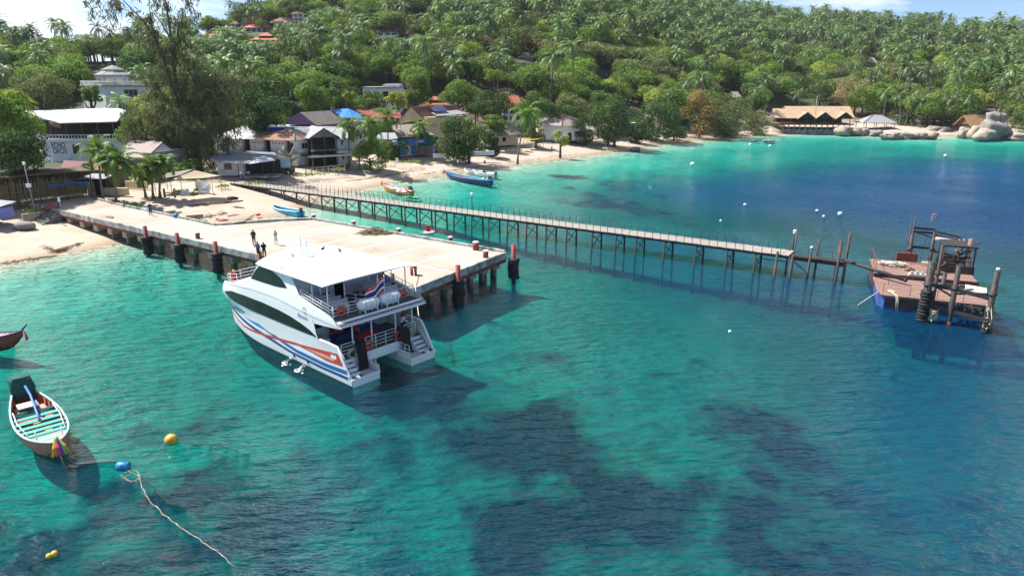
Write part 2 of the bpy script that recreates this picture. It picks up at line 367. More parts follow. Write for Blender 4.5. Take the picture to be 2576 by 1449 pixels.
def math2(N, K, op, a, b=0.):
    x = N.new('ShaderNodeMath'); x.operation = op
    for i, s in ((0, a), (1, b)):
        if isinstance(s, (int, float)): x.inputs[i].default_value = s
        else: K.new(s, x.inputs[i])
    return x.outputs[0]

# seabed: pale sand with dark reef growth
m_sea = bpy.data.materials.new('seabed_sand_and_reef'); t, N, K = nodes(m_sea); b = N['Principled BSDF']; b.inputs['Roughness'].default_value = .9; b.inputs['Specular IOR Level'].default_value = 0
pos = N.new('ShaderNodeNewGeometry').outputs['Position']
rf = attr(N, 'reef'); nz1 = noise(N, K, pos, .42, 9, .72); nz2 = noise(N, K, pos, 2.2, 6, .65)
f = math2(N, K, 'ADD', rf, math2(N, K, 'MULTIPLY', math2(N, K, 'SUBTRACT', nz1, .5), math2(N, K, 'MULTIPLY_ADD', rf, 1.1)))
f = mrange(N, K, f, .22, .62)
sand = cmix(N, K, mrange(N, K, nz1, .3, .7), (.56, .51, .40), (.70, .64, .50))
rfc = cmix(N, K, mrange(N, K, nz2, .38, .66), (.004, .028, .050), (.045, .125, .125))
spk = mrange(N, K, noise(N, K, pos, 1.1, 5, .7), .57, .69, 0, .45)   # loose rubble and weed on the sand
K.new(cmix(N, K, f, cmix(N, K, spk, sand, (.16, .22, .17)), rfc), b.inputs['Base Color'])
# beach sand, darker where wet
m_beach = bpy.data.materials.new('beach_sand'); t, N, K = nodes(m_beach); b = N['Principled BSDF']; b.inputs['Specular IOR Level'].default_value = .2
pos = N.new('ShaderNodeNewGeometry').outputs['Position']; dc = attr(N, 'shore')
n1 = noise(N, K, pos, .35, 8, .62); n2 = noise(N, K, pos, 3.0, 6, .7)
dry = cmix(N, K, mrange(N, K, n1, .35, .68), (.47, .395, .32), (.38, .315, .255)); dry = cmix(N, K, mrange(N, K, n2, .60, .74, 0, .45), dry, (.24, .19, .15))
wetf = mrange(N, K, math2(N, K, 'ADD', dc, math2(N, K, 'MULTIPLY', n1, 1.6)), 1.4, 4.2, 1, 0)
inl = mrange(N, K, math2(N, K, 'ADD', dc, math2(N, K, 'MULTIPLY', n1, 22.)), 34, 50)
dry = cmix(N, K, inl, dry, (.12, .10, .07))
K.new(cmix(N, K, wetf, dry, (.36, .28, .19)), b.inputs['Base Color']); K.new(mrange(N, K, wetf, 0, 1, .95, .35), b.inputs['Roughness'])
bp = N.new('ShaderNodeBump'); bp.inputs['Strength'].default_value = .5; bp.inputs['Distance'].default_value = .12; K.new(noise(N, K, pos, 1.6, 6, .6), bp.inputs['Height']); K.new(bp.outputs[0], b.inputs['Normal'])
m_hill = M('hillside_soil_and_undergrowth', (.045, .06, .022), .9, .5, .4, dark=(.10, .08, .05), dscale=.08, damt=.2)

fs = np.where(fz < .12)[0]; fb = np.where((fz >= -.02) & (V[fa, 1].mean(1) < 1e9))[0]
fdc = dco[fa].mean(1); is_hill = (fdc > 62) & (fz > 2.2); is_sea = (V[fa, 2].max(1) < .0)
me = npmesh('seabed', V, fa[is_sea], m_sea, {'reef': reef}); kind(link('seabed', me), 'structure')
me = npmesh('beach', V, fa[~is_sea & ~is_hill], m_beach, {'shore': dco}); kind(link('beach', me), 'structure')
me = npmesh('hillside', V, fa[is_hill], m_hill); kind(link('hillside', me), 'structure')

# water
m_wat = bpy.data.materials.new('sea_water'); t, N, K = nodes(m_wat); N.remove(N['Principled BSDF']); o = N['Material Output']
pos = N.new('ShaderNodeNewGeometry').outputs['Position']; dp = attr(N, 'depth')
def mapping(src, rot, sc):
    m_ = N.new('ShaderNodeMapping'); m_.inputs['Rotation'].default_value = (0, 0, rot); m_.inputs['Scale'].default_value = sc; K.new(src, m_.inputs[0]); return m_.outputs[0]
wl = mapping(pos, R(-28), (1.0, 2.6, 1)); wl2 = mapping(pos, R(-12), (1.0, 2.0, 1)); 
hgt1 = noise(N, K, wl, .55, 3, .5); hgt2 = noise(N, K, wl2, 1.7, 5, .62); hgt3 = noise(N, K, pos, 5.5, 3, .6)
gust = mrange(N, K, noise(N, K, pos, .045, 4, .6), .35, .65, .55, 1.25)
hh = math2(N, K, 'ADD', math2(N, K, 'MULTIPLY', hgt1, 1.15), math2(N, K, 'ADD', math2(N, K, 'MULTIPLY', hgt2, .42), math2(N, K, 'MULTIPLY', hgt3, .05)))
hh = math2(N, K, 'MULTIPLY', hh, gust)
bp = N.new('ShaderNodeBump'); bp.inputs['Strength'].default_value = 1.0; bp.inputs['Distance'].default_value = 1.0; K.new(hh, bp.inputs['Height'])
comb = N.new('ShaderNodeCombineColor')
for i, k_ in enumerate((.85, .10, .105)):
    K.new(math2(N, K, 'POWER', math.exp(-k_ * 1.25), dp), comb.inputs[i])
trn = N.new('ShaderNodeBsdfTransparent'); K.new(comb.outputs[0], trn.inputs[0])
body = N.new('ShaderNodeBsdfDiffuse'); K.new(bp.outputs[0], body.inputs['Normal']); K.new(cmix(N, K, mrange(N, K, dp, 2.5, 8.5), (.001, .105, .155), (.006, .085, .27)), body.inputs[0])
bf = math2(N, K, 'SUBTRACT', 1.0, math2(N, K, 'POWER', math.exp(-.074), dp))
m1 = N.new('ShaderNodeMixShader'); K.new(bf, m1.inputs[0]); K.new(trn.outputs[0], m1.inputs[1]); K.new(body.outputs[0], m1.inputs[2])
gl = N.new('ShaderNodeBsdfGlossy'); gl.inputs['Roughness'].default_value = .03; gl.inputs['Color'].default_value = (1, 1, 1, 1); K.new(bp.outputs[0], gl.inputs['Normal'])
fre = N.new('ShaderNodeFresnel'); fre.inputs['IOR'].default_value = 1.20; K.new(bp.outputs[0], fre.inputs['Normal'])
m2 = N.new('ShaderNodeMixShader'); K.new(fre.outputs[0], m2.inputs[0]); K.new(m1.outputs[0], m2.inputs[1]); K.new(gl.outputs[0], m2.inputs[2])
foam = N.new('ShaderNodeBsdfDiffuse'); foam.inputs[0].default_value = (.8, .82, .80, 1)
ff_ = math2(N, K, 'MULTIPLY', mrange(N, K, dp, .02, .13, 1, 0), mrange(N, K, noise(N, K, pos, .9, 6, .7), .50, .66))
m3 = N.new('ShaderNodeMixShader'); K.new(math2(N, K, 'MULTIPLY', ff_, .75), m3.inputs[0]); K.new(m2.outputs[0], m3.inputs[1]); K.new(foam.outputs[0], m3.inputs[2]); K.new(m3.outputs[0], o.inputs[0])
wf = V[fa, 2].min(1) < .05
Vw = V.copy(); Vw[:, 2] = 0
me = npmesh('sea_water', Vw, fa[wf], m_wat, {'depth': DEPTH}); kind(link('sea_water', me), 'structure')
# ================================================================== trees
m_bark = M('bark', (.11, .085, .065), .9, .3, 2.5, bump=.6, bscale=6)
m_palmbark = M('palm_bark', (.20, .165, .125), .9, .25, 3, bump=.5, bscale=10)
LEAF = {
 'dark': leafmat('leaves_dark_green', (0.034, 0.082, 0.021), (0.092, 0.158, 0.034), .32),
 'mid': leafmat('leaves_mid_green', (0.082, 0.161, 0.026), (0.178, 0.257, 0.045), .46),
 'light': leafmat('leaves_yellow_green', (0.178, 0.244, 0.037), (0.330, 0.356, 0.086), .4),
 'olive': leafmat('leaves_olive', (0.099, 0.139, 0.053), (0.185, 0.205, 0.087), .35),
 'tan': leafmat('leaves_dry_tan', (0.211, 0.158, 0.103), (0.317, 0.251, 0.145), .3),
 'rust': leafmat('leaves_rust', (0.198, 0.086, 0.040), (0.185, 0.172, 0.046), .3),
 'palm': leafmat('fronds_green', (0.059, 0.125, 0.037), (0.152, 0.211, 0.073), .3, .42, .4, .05),
 'palm2': leafmat('fronds_near_green', (0.073, 0.145, 0.026), (0.152, 0.238, 0.053), .38, .36, .12),
 'needle': leafmat('casuarina_needles', (0.077, 0.095, 0.048), (0.158, 0.172, 0.090), .4, .6, .1),
}
def quads(P, Nn, sz, asp=.62, seed=0, fold=.0):
    """leaf faces centred on points P facing Nn"""
    g = np.random.default_rng(seed); n = len(P)
    Nn = Nn / (np.linalg.norm(Nn, axis=1, keepdims=True) + 1e-9)
    a = g.normal(size=(n, 3)); a -= Nn * (a * Nn).sum(1, keepdims=True); a /= np.linalg.norm(a, axis=1, keepdims=True) + 1e-9; b = np.cross(Nn, a)
    s = (sz if hasattr(sz, '__len__') else np.full(n, sz)) * g.uniform(.65, 1.35, n); s = s[:, None] / 2
    v = np.stack([P - a * s, P - b * s * asp + Nn * s * fold, P + a * s, P + b * s * asp + Nn * s * fold], 1)
    return v.reshape(-1, 3), np.arange(n * 4).reshape(n, 4)
def crown(blobs, n, size, seed=0, out=.75, low=-.55, thick=.35):
    g = np.random.default_rng(seed); B = np.array(blobs, float); wgt = (B[:, 3] * B[:, 4]); wgt /= wgt.sum()
    k = g.choice(len(B), n * 2, p=wgt); d = g.normal(size=(n * 2, 3)); d /= np.linalg.norm(d, axis=1, keepdims=True)
    keep = (d[:, 2] > low) | (g.random(n * 2) < .2); k, d = k[keep][:n], d[keep][:n]
    r = 1 - thick * g.random(len(k)) ** 1.6; P = B[k, :3] + d * B[k, 3:6] * r[:, None]
    Nn = d * out + g.normal(size=d.shape) * .42 + np.array([0, 0, .25])
    return quads(P, Nn, size, seed=seed + 1, fold=.25)
def blobset(r, h, n, seed, flat=.75, sub=(.34, .55)):
    g = random.Random(seed); L_ = []
    for i in range(n):
        a = g.uniform(0, 2 * math.pi); q = r * math.sqrt(g.random()) * .78; zz_ = h + (g.random() ** .8 - .35) * r * flat * (1.25 - q / r)
        s = r * g.uniform(*sub); L_.append((q * math.cos(a), q * math.sin(a), zz_, s, s, s * g.uniform(.65, .95)))
    L_.append((0, 0, h, r * .62, r * .62, r * .5)); return L_
def trunkmb(h, r, limbs, seed, lean=0.0, spread=1.0):
    g = random.Random(seed); mb = MB(); top = Vector((lean * h, g.uniform(-.1, .1) * h * .3, h))
    mb.tube([(0, 0, -.6), (lean * h * .2, 0, h * .35), (lean * h * .6, g.uniform(-.2, .2), h * .7), top], [r * 1.35, r, r * .8, r * .6], 7)
    for i in range(limbs):
        a = 2 * math.pi * i / max(limbs, 1) + g.uniform(-.4, .4); b = Vector((lean * h * .6, 0, h * g.uniform(.55, .9)))
        e = b + Vector((math.cos(a) * spread, math.sin(a) * spread, h * g.uniform(.25, .5))); md = (b + e) / 2 + Vector((math.cos(a) * spread * .15, math.sin(a) * spread * .15, -.05 * h))
        mb.tube([b, md, e], [r * .5, r * .38, r * .18], 5)
    return mb
def merge(parts, mats, name):
    """join (verts, faces of 4) leaf arrays and an MB trunk in one mesh (trunk = slot 0, leaves = slot 1)"""
    vs, fs, mi, off = [], [], [], 0
    for vv, ff, m in parts:
        vs.append(vv); fs.append(ff + off); mi += [m] * len(ff); off += len(vv)
    return npmesh(name, np.concatenate(vs), np.concatenate(fs), mats, smooth=False, midx=mi)
def mbq(mb):   # quads of an MB as arrays (caps dropped)
    f = [q for q in mb.f if len(q) == 4]; return np.array(mb.v), np.array(f)
def palm_fronds(n, Lf, pairs, wdt, seed, top=(0, 0, 0), droop=1.0, leaf=.75):
    g = random.Random(seed); vs, fs = [], []; T = Vector(top)
    def q4(a, b, c, d): k = len(vs); vs.extend([a, b, c, d]); fs.append((k, k + 1, k + 2, k + 3))
    for i in range(n):
        az = i * 2.39996 + g.uniform(-.25, .25); el = R(82 - 118 * (i + .5) / n + g.uniform(-9, 9)); ln = Lf * g.uniform(.85, 1.1)
        h = Vector((math.cos(az), math.sin(az), 0)); s = Vector((-h.y, h.x, 0)); p = T.copy(); e = el; pts = [p.copy()]; st = ln / 8
        for k in range(8):
            p = p + (h * math.cos(e) + Vector((0, 0, 1)) * math.sin(e)) * st; e -= R(9.5) * droop * (1 + k * .12); pts.append(p.copy())
        for k in range(8): # midrib
            q4(pts[k] + s * .04, pts[k] - s * .04, pts[k + 1] - s * .03, pts[k + 1] + s * .03)
        for j in range(pairs):
            f = .12 + .88 * (j + .5) / pairs; x = f * 8; k = min(int(x), 7); b = pts[k].lerp(pts[k + 1], x - k); dr = (pts[k + 1] - pts[k]).normalized(); up = s.cross(dr) * -1
            ll = leaf * ln / 4 * (math.sin(math.pi * min(1, f * .8 + .12)) ** .7) * g.uniform(.85, 1.15); fall = g.uniform(.25, .75)
            for sd in (1, -1):
                dd = (s * sd * .85 + dr * .55 - Vector((0, 0, 1)) * fall * .55 - up * .0).normalized(); tip = b + dd * ll - Vector((0, 0, .1 * ll))
                wv = dr * wdt
                q4(b - wv * .5, b + wv * .5, tip + wv * .16, tip - wv * .16)
    return np.array([tuple(v) for v in vs]), np.array(fs)
def palm_mesh(name, h, Lf, n, pairs, wdt, seed, lean=(0, 0), mat='palm', r=.2):
    mb = MB(); top = Vector((lean[0], lean[1], h)); pts = []; k = 6
    for i in range(k + 1):
        t = i / k; pts.append((lean[0] * t ** 1.7, lean[1] * t ** 1.7, h * t - (.5 if i == 0 else 0)))
    mb.tube(pts, [r * 1.6] + [r * (1 - .35 * i / k) for i in range(1, k + 1)], 6, cap=False)
    tv, tf = mbq(mb); v, f = palm_fronds(n, Lf, pairs, wdt, seed, top)
    g = random.Random(seed); nb = MB()
    for i in range(6): nb.ball((top.x + g.uniform(-.3, .3), top.y + g.uniform(-.3, .3), top.z - .35 + g.uniform(-.15, .1)), .14, 5, 3)
    return tv, tf, v, f

# prototypes used all over the hillside (one mesh each, copies share it)
PROT = {}
def proto(name, key, r, h, n, size, nb, seed, flat=.75, low=-.5):
    v, f = crown(blobset(r, h, nb, seed, flat), n, size, seed, low=low); tv, tf = mbq(trunkmb(h * .9, r * .055, 4, seed, spread=r * .5))
    PROT.setdefault(name, []).append((merge([(tv, tf, 0), (v, f, 1)], [m_bark, LEAF[key]], name), r, h, key))
proto('broadleaf_tree', 'dark', 5.2, 6.0, 1900, .62, 11, 1); proto('broadleaf_tree', 'dark', 4.4, 6.6, 1700, .55, 9, 2, 1.0)
proto('broadleaf_tree', 'mid', 5.4, 6.2, 2000, .60, 12, 3); proto('broadleaf_tree', 'mid', 4.2, 5.6, 1600, .55, 8, 4, .9); proto('broadleaf_tree', 'mid', 6.2, 6.4, 2300, .65, 14, 5, .6)
proto('broadleaf_tree', 'light', 4.8, 5.4, 1700, .58, 10, 6, .8); proto('broadleaf_tree', 'olive', 5.0, 5.8, 1800, .55, 11, 7); proto('broadleaf_tree', 'olive', 5.8, 5.6, 2000, .6, 13, 8, .6)
proto('broadleaf_tree', 'tan', 4.6, 5.2, 1300, .5, 10, 9, .8, -.3); proto('broadleaf_tree', 'rust', 3.6, 4.8, 1100, .5, 8, 10, .7)
for i, (h, ln) in enumerate([(10.5, (1.0, .4)), (12.5, (-1.2, .6)), (9.0, (.4, -.8)), (14.0, (.8, 1.0))]):
    tv, tf, v, f = palm_mesh('palm_tree', h, 4.1, 20, 9, .36, 40 + i, ln)
    PROT.setdefault('palm_tree', []).append((merge([(tv, tf, 0), (v, f, 1)], [m_palmbark, LEAF['palm']], 'palm_tree'), 3.8, h, 'palm'))

# things on the hillside that must stay in sight: (u0, v0, u1, v1, distance)
KEEP = [(566, 46, 608, 84, 0), (610, 54, 678, 86, 0), (684, 42, 747, 70, 0), (730, 24, 780, 56, 0), (630, 80, 702, 118, 0), (509, 78, 543, 106, 0), (944, 68, 1008, 104, 0), (1026, 78, 1078, 106, 0), (914, 210, 1008, 252, 0), (1066, 236, 1130, 276, 0), (1186, 218, 1216, 246, 0), (1258, 238, 1322, 302, 0), (1826, 230, 1865, 252, 0), (2000, 224, 2032, 243, 0), (2178, 144, 2206, 166, 0),
        (820, -20, 868, 30, 0), (1040, 14, 1080, 44, 0), (208, 165, 348, 258, 0), (1300, 134, 1345, 152, 0), (2310, 150, 2345, 175, 0), (1508, 178, 1530, 192, 0)]
KEEP += [(716, 276, 860, 326, 0), (838, 274, 905, 312, 0), (895, 268, 1010, 300, 0), (1000, 262, 1182, 335, 0), (1352, 286, 1478, 352, 0), (1290, 285, 1345, 330, 0), (1565, 265, 1612, 290, 0)]
KEEP += [(1930, 262, 2150, 335, 0), (2160, 285, 2262, 325, 0), (2430, 285, 2530, 352, 0), (60, 268, 320, 400, 0)]
sc_pts = []
cell = 5.3
for gx in np.arange(-620, 640, cell):
    for gy in np.arange(160, 690, cell):
        x = gx + RNG.uniform(-.48, .48) * cell; y = gy + RNG.uniform(-.48, .48) * cell
        u = float(uof(x, y))
        if u < -420 or u > 3000: continue
        ye = float(interp(u, RIDGE, 3)); yr = float(interp(u, RIDGE, 2))
        if y < ye - 2 or y > yr * 1.04: continue
        sc_pts.append((x, y, u))
xs = np.array([p[0] for p in sc_pts]); ysv = np.array([p[1] for p in sc_pts]); zs = hgt(xs, ysv)
dcs = segdist(xs, ysv, COAST)
pu, pv = pix(np.stack([xs, ysv, zs + 6], -1))
clump = fbm(xs, ysv, .03, 3, 61); clump2 = fbm(xs, ysv, .045, 2, 88)
TREES = []
for i in range(len(xs)):
    u, v = pu[i], pv[i]
    if v < -190 or dcs[i] < 12: continue
    pp = .10
    if u > 1450: pp = .9 * float(sstep(190 - .10 * max(0, 2000 - u), 95 - .10 * max(0, 2000 - u), v)) + .06
    if 1000 < u < 1450 and v < 140: pp = .42
    if 1450 < u < 1800 and v < 90: pp = .4
    if u < 480 and v < 118: pp = .62
    if 480 < u < 800 and 90 < v < 180: pp = .38
    if u > 2130 and v > 190: pp = .34
    pp = np.clip(pp + (clump2[i] - .5) * .5, .02, .96)
    palm = RNG.random() < pp
    if palm and u > 1450 and RNG.random() < .30: continue
    if palm:
        k = RNG.integers(0, 4); s = RNG.uniform(1.0, 1.42)
    else:
        c = clump[i] + RNG.uniform(-.22, .22)
        k = RNG.choice([0, 1, 2, 3]) if c < .42 else (RNG.choice([2, 3, 4, 5, 6]) if c < .60 else RNG.choice([5, 6, 7, 4, 7, 8]))
        if k == 8 and RNG.random() < .45: k = 6
        if RNG.random() < .012: k = 9
        s = RNG.uniform(.68, 1.12) * (1.0 if RNG.random() > .12 else 1.3)
    P_ = PROT['palm_tree' if palm else 'broadleaf_tree'][k]
    rr, hh = P_[1] * s, (P_[2] + (0 if palm else P_[1])) * s
    # keep the sight lines to the houses free
    base = Vector((xs[i], ysv[i], zs[i])); tu, tv_ = pix((base.x, base.y, base.z + hh)); bu, bv = pix(base); ru = rr * FOC / base.y
    bad = False
    for (a0, b0, a1, b1, _) in KEEP:
        if bu + ru * .75 > a0 and bu - ru * .75 < a1 and bv > b1 - 3 and tv_ < b1 - 1:
            q = (bv - b1) / max(bv - tv_, 1)
            if q < .38: bad = True; break
            s *= q; rr *= q; ru *= q; hh *= q; tv_ = b1
        elif a0 - 6 < bu < a1 + 6 and b0 + 4 < bv <= b1 - 3 and b1 > 200: bad = True; break
    if bad: continue
    TREES.append((float(ru), palm, int(k), base, float(s), RNG.uniform(0, 6.28), u, v))
TREES.sort(key=lambda t: -t[0])
LOOK = {'dark': 'dark green', 'mid': 'mid green', 'light': 'pale yellow-green', 'olive': 'dull olive green', 'tan': 'dry tan-leaved', 'rust': 'rusty orange-leaved', 'palm': 'slender coconut'}
def where_label(u, v):
    if u < 480:
        return 'on the skyline at the far left' if v < 105 else ('behind the white villa with the gazebo' if v < 175 else 'around the white villa with the gazebo')
    if u < 800:
        return 'on the skyline above the hillside villas' if v < 45 else ('among the orange-roofed hillside villas' if v < 125 else ('on the slope below the hillside villas' if v < 200 else 'behind the long white guesthouse'))
    if u < 1130:
        return 'high on the slope left of the bare boulders' if v < 60 else ('round the two brown-roofed villas' if v < 130 else ('on the lower slope above the purple house' if v < 200 else 'behind the cream house with solar panels'))
    if u < 1480:
        return 'high on the middle slope' if v < 80 else ('halfway up the middle slope' if v < 170 else 'behind the white house with a hipped roof')
    if u < 1850:
        return 'on the top edge right of the middle' if v < 60 else ('halfway up above the shady beach trees' if v < 160 else 'just behind the shady beach trees')
    if u < 2170:
        return 'on the skyline above the three-gabled restaurant' if v < 60 else ('on the slope above the three-gabled restaurant' if v < 180 else 'beside the three-gabled restaurant')
    if u < 2400:
        return 'on the right skyline under blue sky' if v < 110 else ('on the slope above the open beach pavilion' if v < 200 else 'behind the open beach pavilion')
    return 'at the right end of the skyline' if v < 130 else ('on the slope above the stacked boulders' if v < 220 else 'behind the stacked boulders')
cnt = {True: 0, False: 0}; rest = {True: [], False: []}
for (ru, palm, k, base, s, rz, u, v) in TREES:
    nm = 'palm_tree' if palm else 'broadleaf_tree'; P_ = PROT[nm][k]
    inview = -40 < u < 2616 and v < 420
    if inview and cnt[palm] < (265 if palm else 280):
        cnt[palm] += 1
        o = link(nm, P_[0], None, base, rz); o.scale = (s,) * 3
        lk = LOOK[P_[3]]; wl_ = where_label(u, v)
        tag(o, f'{lk} {"palm" if palm else "tree"} {wl_}', 'palm tree' if palm else 'tree', f'{lk} {"palms" if palm else "trees"} {wl_}')
    else: rest[palm].append((base, k, s, rz))
def scatter(name, lst, protos):
    """the forest that is left: one mesh of points, each carrying a tree"""
    pc = bpy.data.collections.new(name + '_kinds')
    for i, P_ in enumerate(protos):
        pc.objects.link(bpy.data.objects.new(f'{name}_kind_{i:02d}', P_[0]))
    me = bpy.data.meshes.new(name); me.vertices.add(len(lst)); me.vertices.foreach_set('co', np.array([tuple(b) for b, *_ in lst], np.float32).ravel())
    for an, tp, ix in (('kind_index', 'INT', 1), ('size', 'FLOAT', 2), ('turn', 'FLOAT', 3)):
        a = me.attributes.new(an, tp, 'POINT'); a.data.foreach_set('value', np.array([l[ix] for l in lst], np.int32 if tp == 'INT' else np.float32))
    o = link(name, me); ng = bpy.data.node_groups.new(name, 'GeometryNodeTree')
    ng.interface.new_socket('Geometry', in_out='INPUT', socket_type='NodeSocketGeometry'); ng.interface.new_socket('Geometry', in_out='OUTPUT', socket_type='NodeSocketGeometry')
    n = ng.nodes; gi = n.new('NodeGroupInput'); go = n.new('NodeGroupOutput'); ip = n.new('GeometryNodeInstanceOnPoints'); ci = n.new('GeometryNodeCollectionInfo')
    ci.inputs['Collection'].default_value = pc; ci.inputs['Separate Children'].default_value = True; ci.inputs['Reset Children'].default_value = True
    ip.inputs['Pick Instance'].default_value = True
    def na(an, tp):
        q = n.new('GeometryNodeInputNamedAttribute'); q.data_type = tp; q.inputs['Name'].default_value = an; return q.outputs[0]
    cx = n.new('ShaderNodeCombineXYZ'); l = ng.links
    l.new(na('turn', 'FLOAT'), cx.inputs[2]); l.new(cx.outputs[0], ip.inputs['Rotation']); l.new(na('kind_index', 'INT'), ip.inputs['Instance Index']); l.new(na('size', 'FLOAT'), ip.inputs['Scale'])
    l.new(gi.outputs[0], ip.inputs['Points']); l.new(ci.outputs[0], ip.inputs['Instance']); l.new(ip.outputs[0], go.inputs[0])
    md = o.modifiers.new('trees', 'NODES'); md.node_group = ng; kind(o, 'stuff'); return o
scatter('forest', rest[False], PROT['broadleaf_tree']); scatter('palm_forest', rest[True], PROT['palm_tree'])
print('trees', cnt, len(rest[False]), len(rest[True]))
# ================================================================== concrete pier
m_conc = M('cream_concrete', (.41, .365, .315), .85, .13, .4, dark=(.31, .25, .195), dscale=.2, damt=.5, bump=.3, bscale=3)  # cream deck colour with brownish patches
m_conc2 = M('pale_joint_concrete', (.66, .61, .54), .85, .08, 1.2)
m_fascia = M('weathered_concrete', (.42, .42, .41), .9, .25, 1.0, dark=(.075, .078, .08), dscale=.9, damt=.55, bump=.3)
m_cap = M('pile_cap_concrete', (.46, .38, .27), .9, .2, 1.2, dark=(.16, .13, .10), dscale=.7, damt=.4)
m_pile = M('wet_pile_concrete', (.20, .18, .15), .8, .3, 1.5, dark=(.04, .045, .04), dscale=.8, damt=.5)
m_redbeam = M('rust_red_steel', (.20, .045, .035), .7, .25, 2, dark=(.06, .03, .025), dscale=1.2, damt=.3)
m_boll = M('oxide_red_paint', (.27, .055, .045), .6, .2, 2.5, dark=(.10, .05, .04), dscale=2, damt=.25)
m_white = M('white_paint', (.80, .80, .78), .5, .05, 2)
m_wood = M('brown_boards', (.16, .10, .06), .85, .2, 2)
m_rubber = M('black_rubber', (.018, .018, .02), .75, .3, 3, bump=.3)
m_rope = M('pale_rope', (.62, .55, .42), .9, .2, 8, bump=.5, bscale=30)
m_dry = M('dry_brown_fronds', (.22, .165, .10), .95, .35, 4)
PA = at(155, 530, 2.6); PB = at(1040, 728, 2.6); pd = (PB - PA); PL = pd.length; pe1 = pd / PL; pe2 = Vector((-pe1.y, pe1.x, 0)); PRZ = math.atan2(pe1.y, pe1.x)
def pw(s, t, z=2.6): p = PA + pe1 * s + pe2 * t; return Vector((p.x, p.y, z))
def line_s(u, A, e1, off=0.0):
    """position along a vertical plane through A (moved sideways by off) where a sight line of column u crosses it"""
    d = ray(u, 500); n = np.array([e1.y, -e1.x]); e2 = np.array([-e1.y, e1.x]); a = np.array([A.x, A.y]) + e2 * off
    t = (a @ n) / (np.array(d[:2]) @ n); return float((np.array(d[:2]) * t - a) @ np.array([e1.x, e1.y]))
def ztop(base, v):
    z = np.linspace(0, 40, 2001); _, vv = pix(np.stack([np.full_like(z, base.x), np.full_like(z, base.y), z], -1)); return float(z[np.argmin(abs(vv - v))])
pier = thing('concrete_pier', 'broad pale concrete pier on piles with a wide head where the white ferry lies', 'pier', (PA.x, PA.y, 0), PRZ)
def clip(poly, nx, ny, c):
    o = []
    for i in range(len(poly)):
        a, b = poly[i], poly[(i + 1) % len(poly)]; da, db = a[0] * nx + a[1] * ny - c, b[0] * nx + b[1] * ny - c
        if da <= 0: o.append(a)
        if da * db < 0: t = da / (da - db); o.append((a[0] + (b[0] - a[0]) * t, a[1] + (b[1] - a[1]) * t))
    return o
APPR = [(-12, -.0), (26.0, 0), (26.0, 6.0), (2.4, 6.5), (-12, 8.0)]
HEAD = [(26.0, 0), (PL - .2, 0), (62.5, 15.0), (32.6, 15.2), (26.0, 6.0)]
def slabs(poly, s0, s1, step):
    s = s0
    while s < s1:
        q = clip(clip(poly, 1, 0, min(s + step, s1) - .02), -1, 0, -(s + .02))
        if len(q) >= 3: MB().prism(q, 2.25, 2.6 + random.uniform(-.006, .006)).build('deck_slab', m_conc, pier)
        s += step
slabs(APPR, -12, 26.0, 6.3); slabs(HEAD, 26.0, 64.0, 4.6)
s = 26.0
while s < 62:
    q = clip(clip(HEAD, 1, 0, s + .14), -1, 0, -(s - .14)); q = clip(clip(q, 0, 1, 14.8), 0, -1, -.5)
    if len(q) >= 3: MB().prism(q, 2.58, 2.616).build('joint_strip', m_conc2, pier)
    s += 4.6
q = clip(clip(HEAD, 0, 1, 6.2), 0, -1, -5.95); MB().prism(q, 2.58, 2.620).build('joint_strip', m_conc2, pier)
def edge_run(p, q, seg, zb, zt, w0, w1, mat, nm, gap=.04, jit=.0):
    """blocks along an edge; w0..w1 is the width measured outwards to the right of p>q"""
    p, q = Vector((*p, 0)), Vector((*q, 0)); d = q - p; n = max(1, round(d.length / seg)); e = d.normalized(); o = Vector((e.y, -e.x, 0))
    for i in range(n):
        a = p + d * (i / n) + e * gap / 2; b = p + d * ((i + 1) / n) - e * gap / 2; j = random.uniform(-jit, jit)
        MB().prism([tuple((a + o * (w0 + j))[:2]), tuple((b + o * (w0 + j))[:2]), tuple((b + o * (w1 + j))[:2]), tuple((a + o * (w1 + j))[:2])], zb, zt + j).build(nm, mat, pier)
edge_run((-10, 0), (PL - .2, 0), 3.9, 2.02, 2.66, .003, .22, m_fascia, 'edge_beam', jit=.012)
edge_run((-4, 0), (PL - .2, 0), 5.2, 1.66, 2.017, .003, .14, m_redbeam, 'red_steel_beam')
edge_run((PL - .2, 0), (62.5, 15.0), 5.0, 2.0, 2.68, .003, .20, m_fascia, 'edge_beam', jit=.012)
edge_run((PL - .2, 0), (62.5, 15.0), 5.0, 1.62, 1.997, .003, .14, m_redbeam, 'red_steel_beam')
for a, b in (((62.5, 15.0), (32.6, 15.2)), ((32.6, 15.2), (28.9, 11.0)), ((28.9, 11.0), (26.0, 6.0)), ((26.0, 6.0), (2.4, 6.5)), ((2.4, 6.5), (-6, 7.2))):
    edge_run(a, b, 7.5, 2.1, 2.86, -.16, .14, m_fascia, 'kerb', jit=.012)
cap = MB().b2(-.5, .5, -.5, .5, .85, 1.655); cpme = cap.build('pile_cap', m_cap, pier); pil = MB().b2(-.24, .24, -.24, .24, -4, .85).build('pile', m_pile, pier)
spots = [(1.2 + 3.6 * i, .62) for i in range(18)] + [(62.0 - .1 * k, 1.9 + 2.1 * k) for k in range(7)]
for x in range(9): spots += [(8.5 + 6.5 * x, 4.5)] + ([(8.5 + 6.5 * x, 9.5), (8.5 + 6.5 * x, 14.0)] if x > 2 else [])
for i, (a, b) in enumerate(spots):
    if i == 0: o1, o2 = cpme, pil
    else: o1, o2 = cpme.copy(), pil.copy(); COL.objects.link(o1); COL.objects.link(o2)
    o1.location = (a, b, 0); o2.location = (a, b, 0)
bm_ = MB()
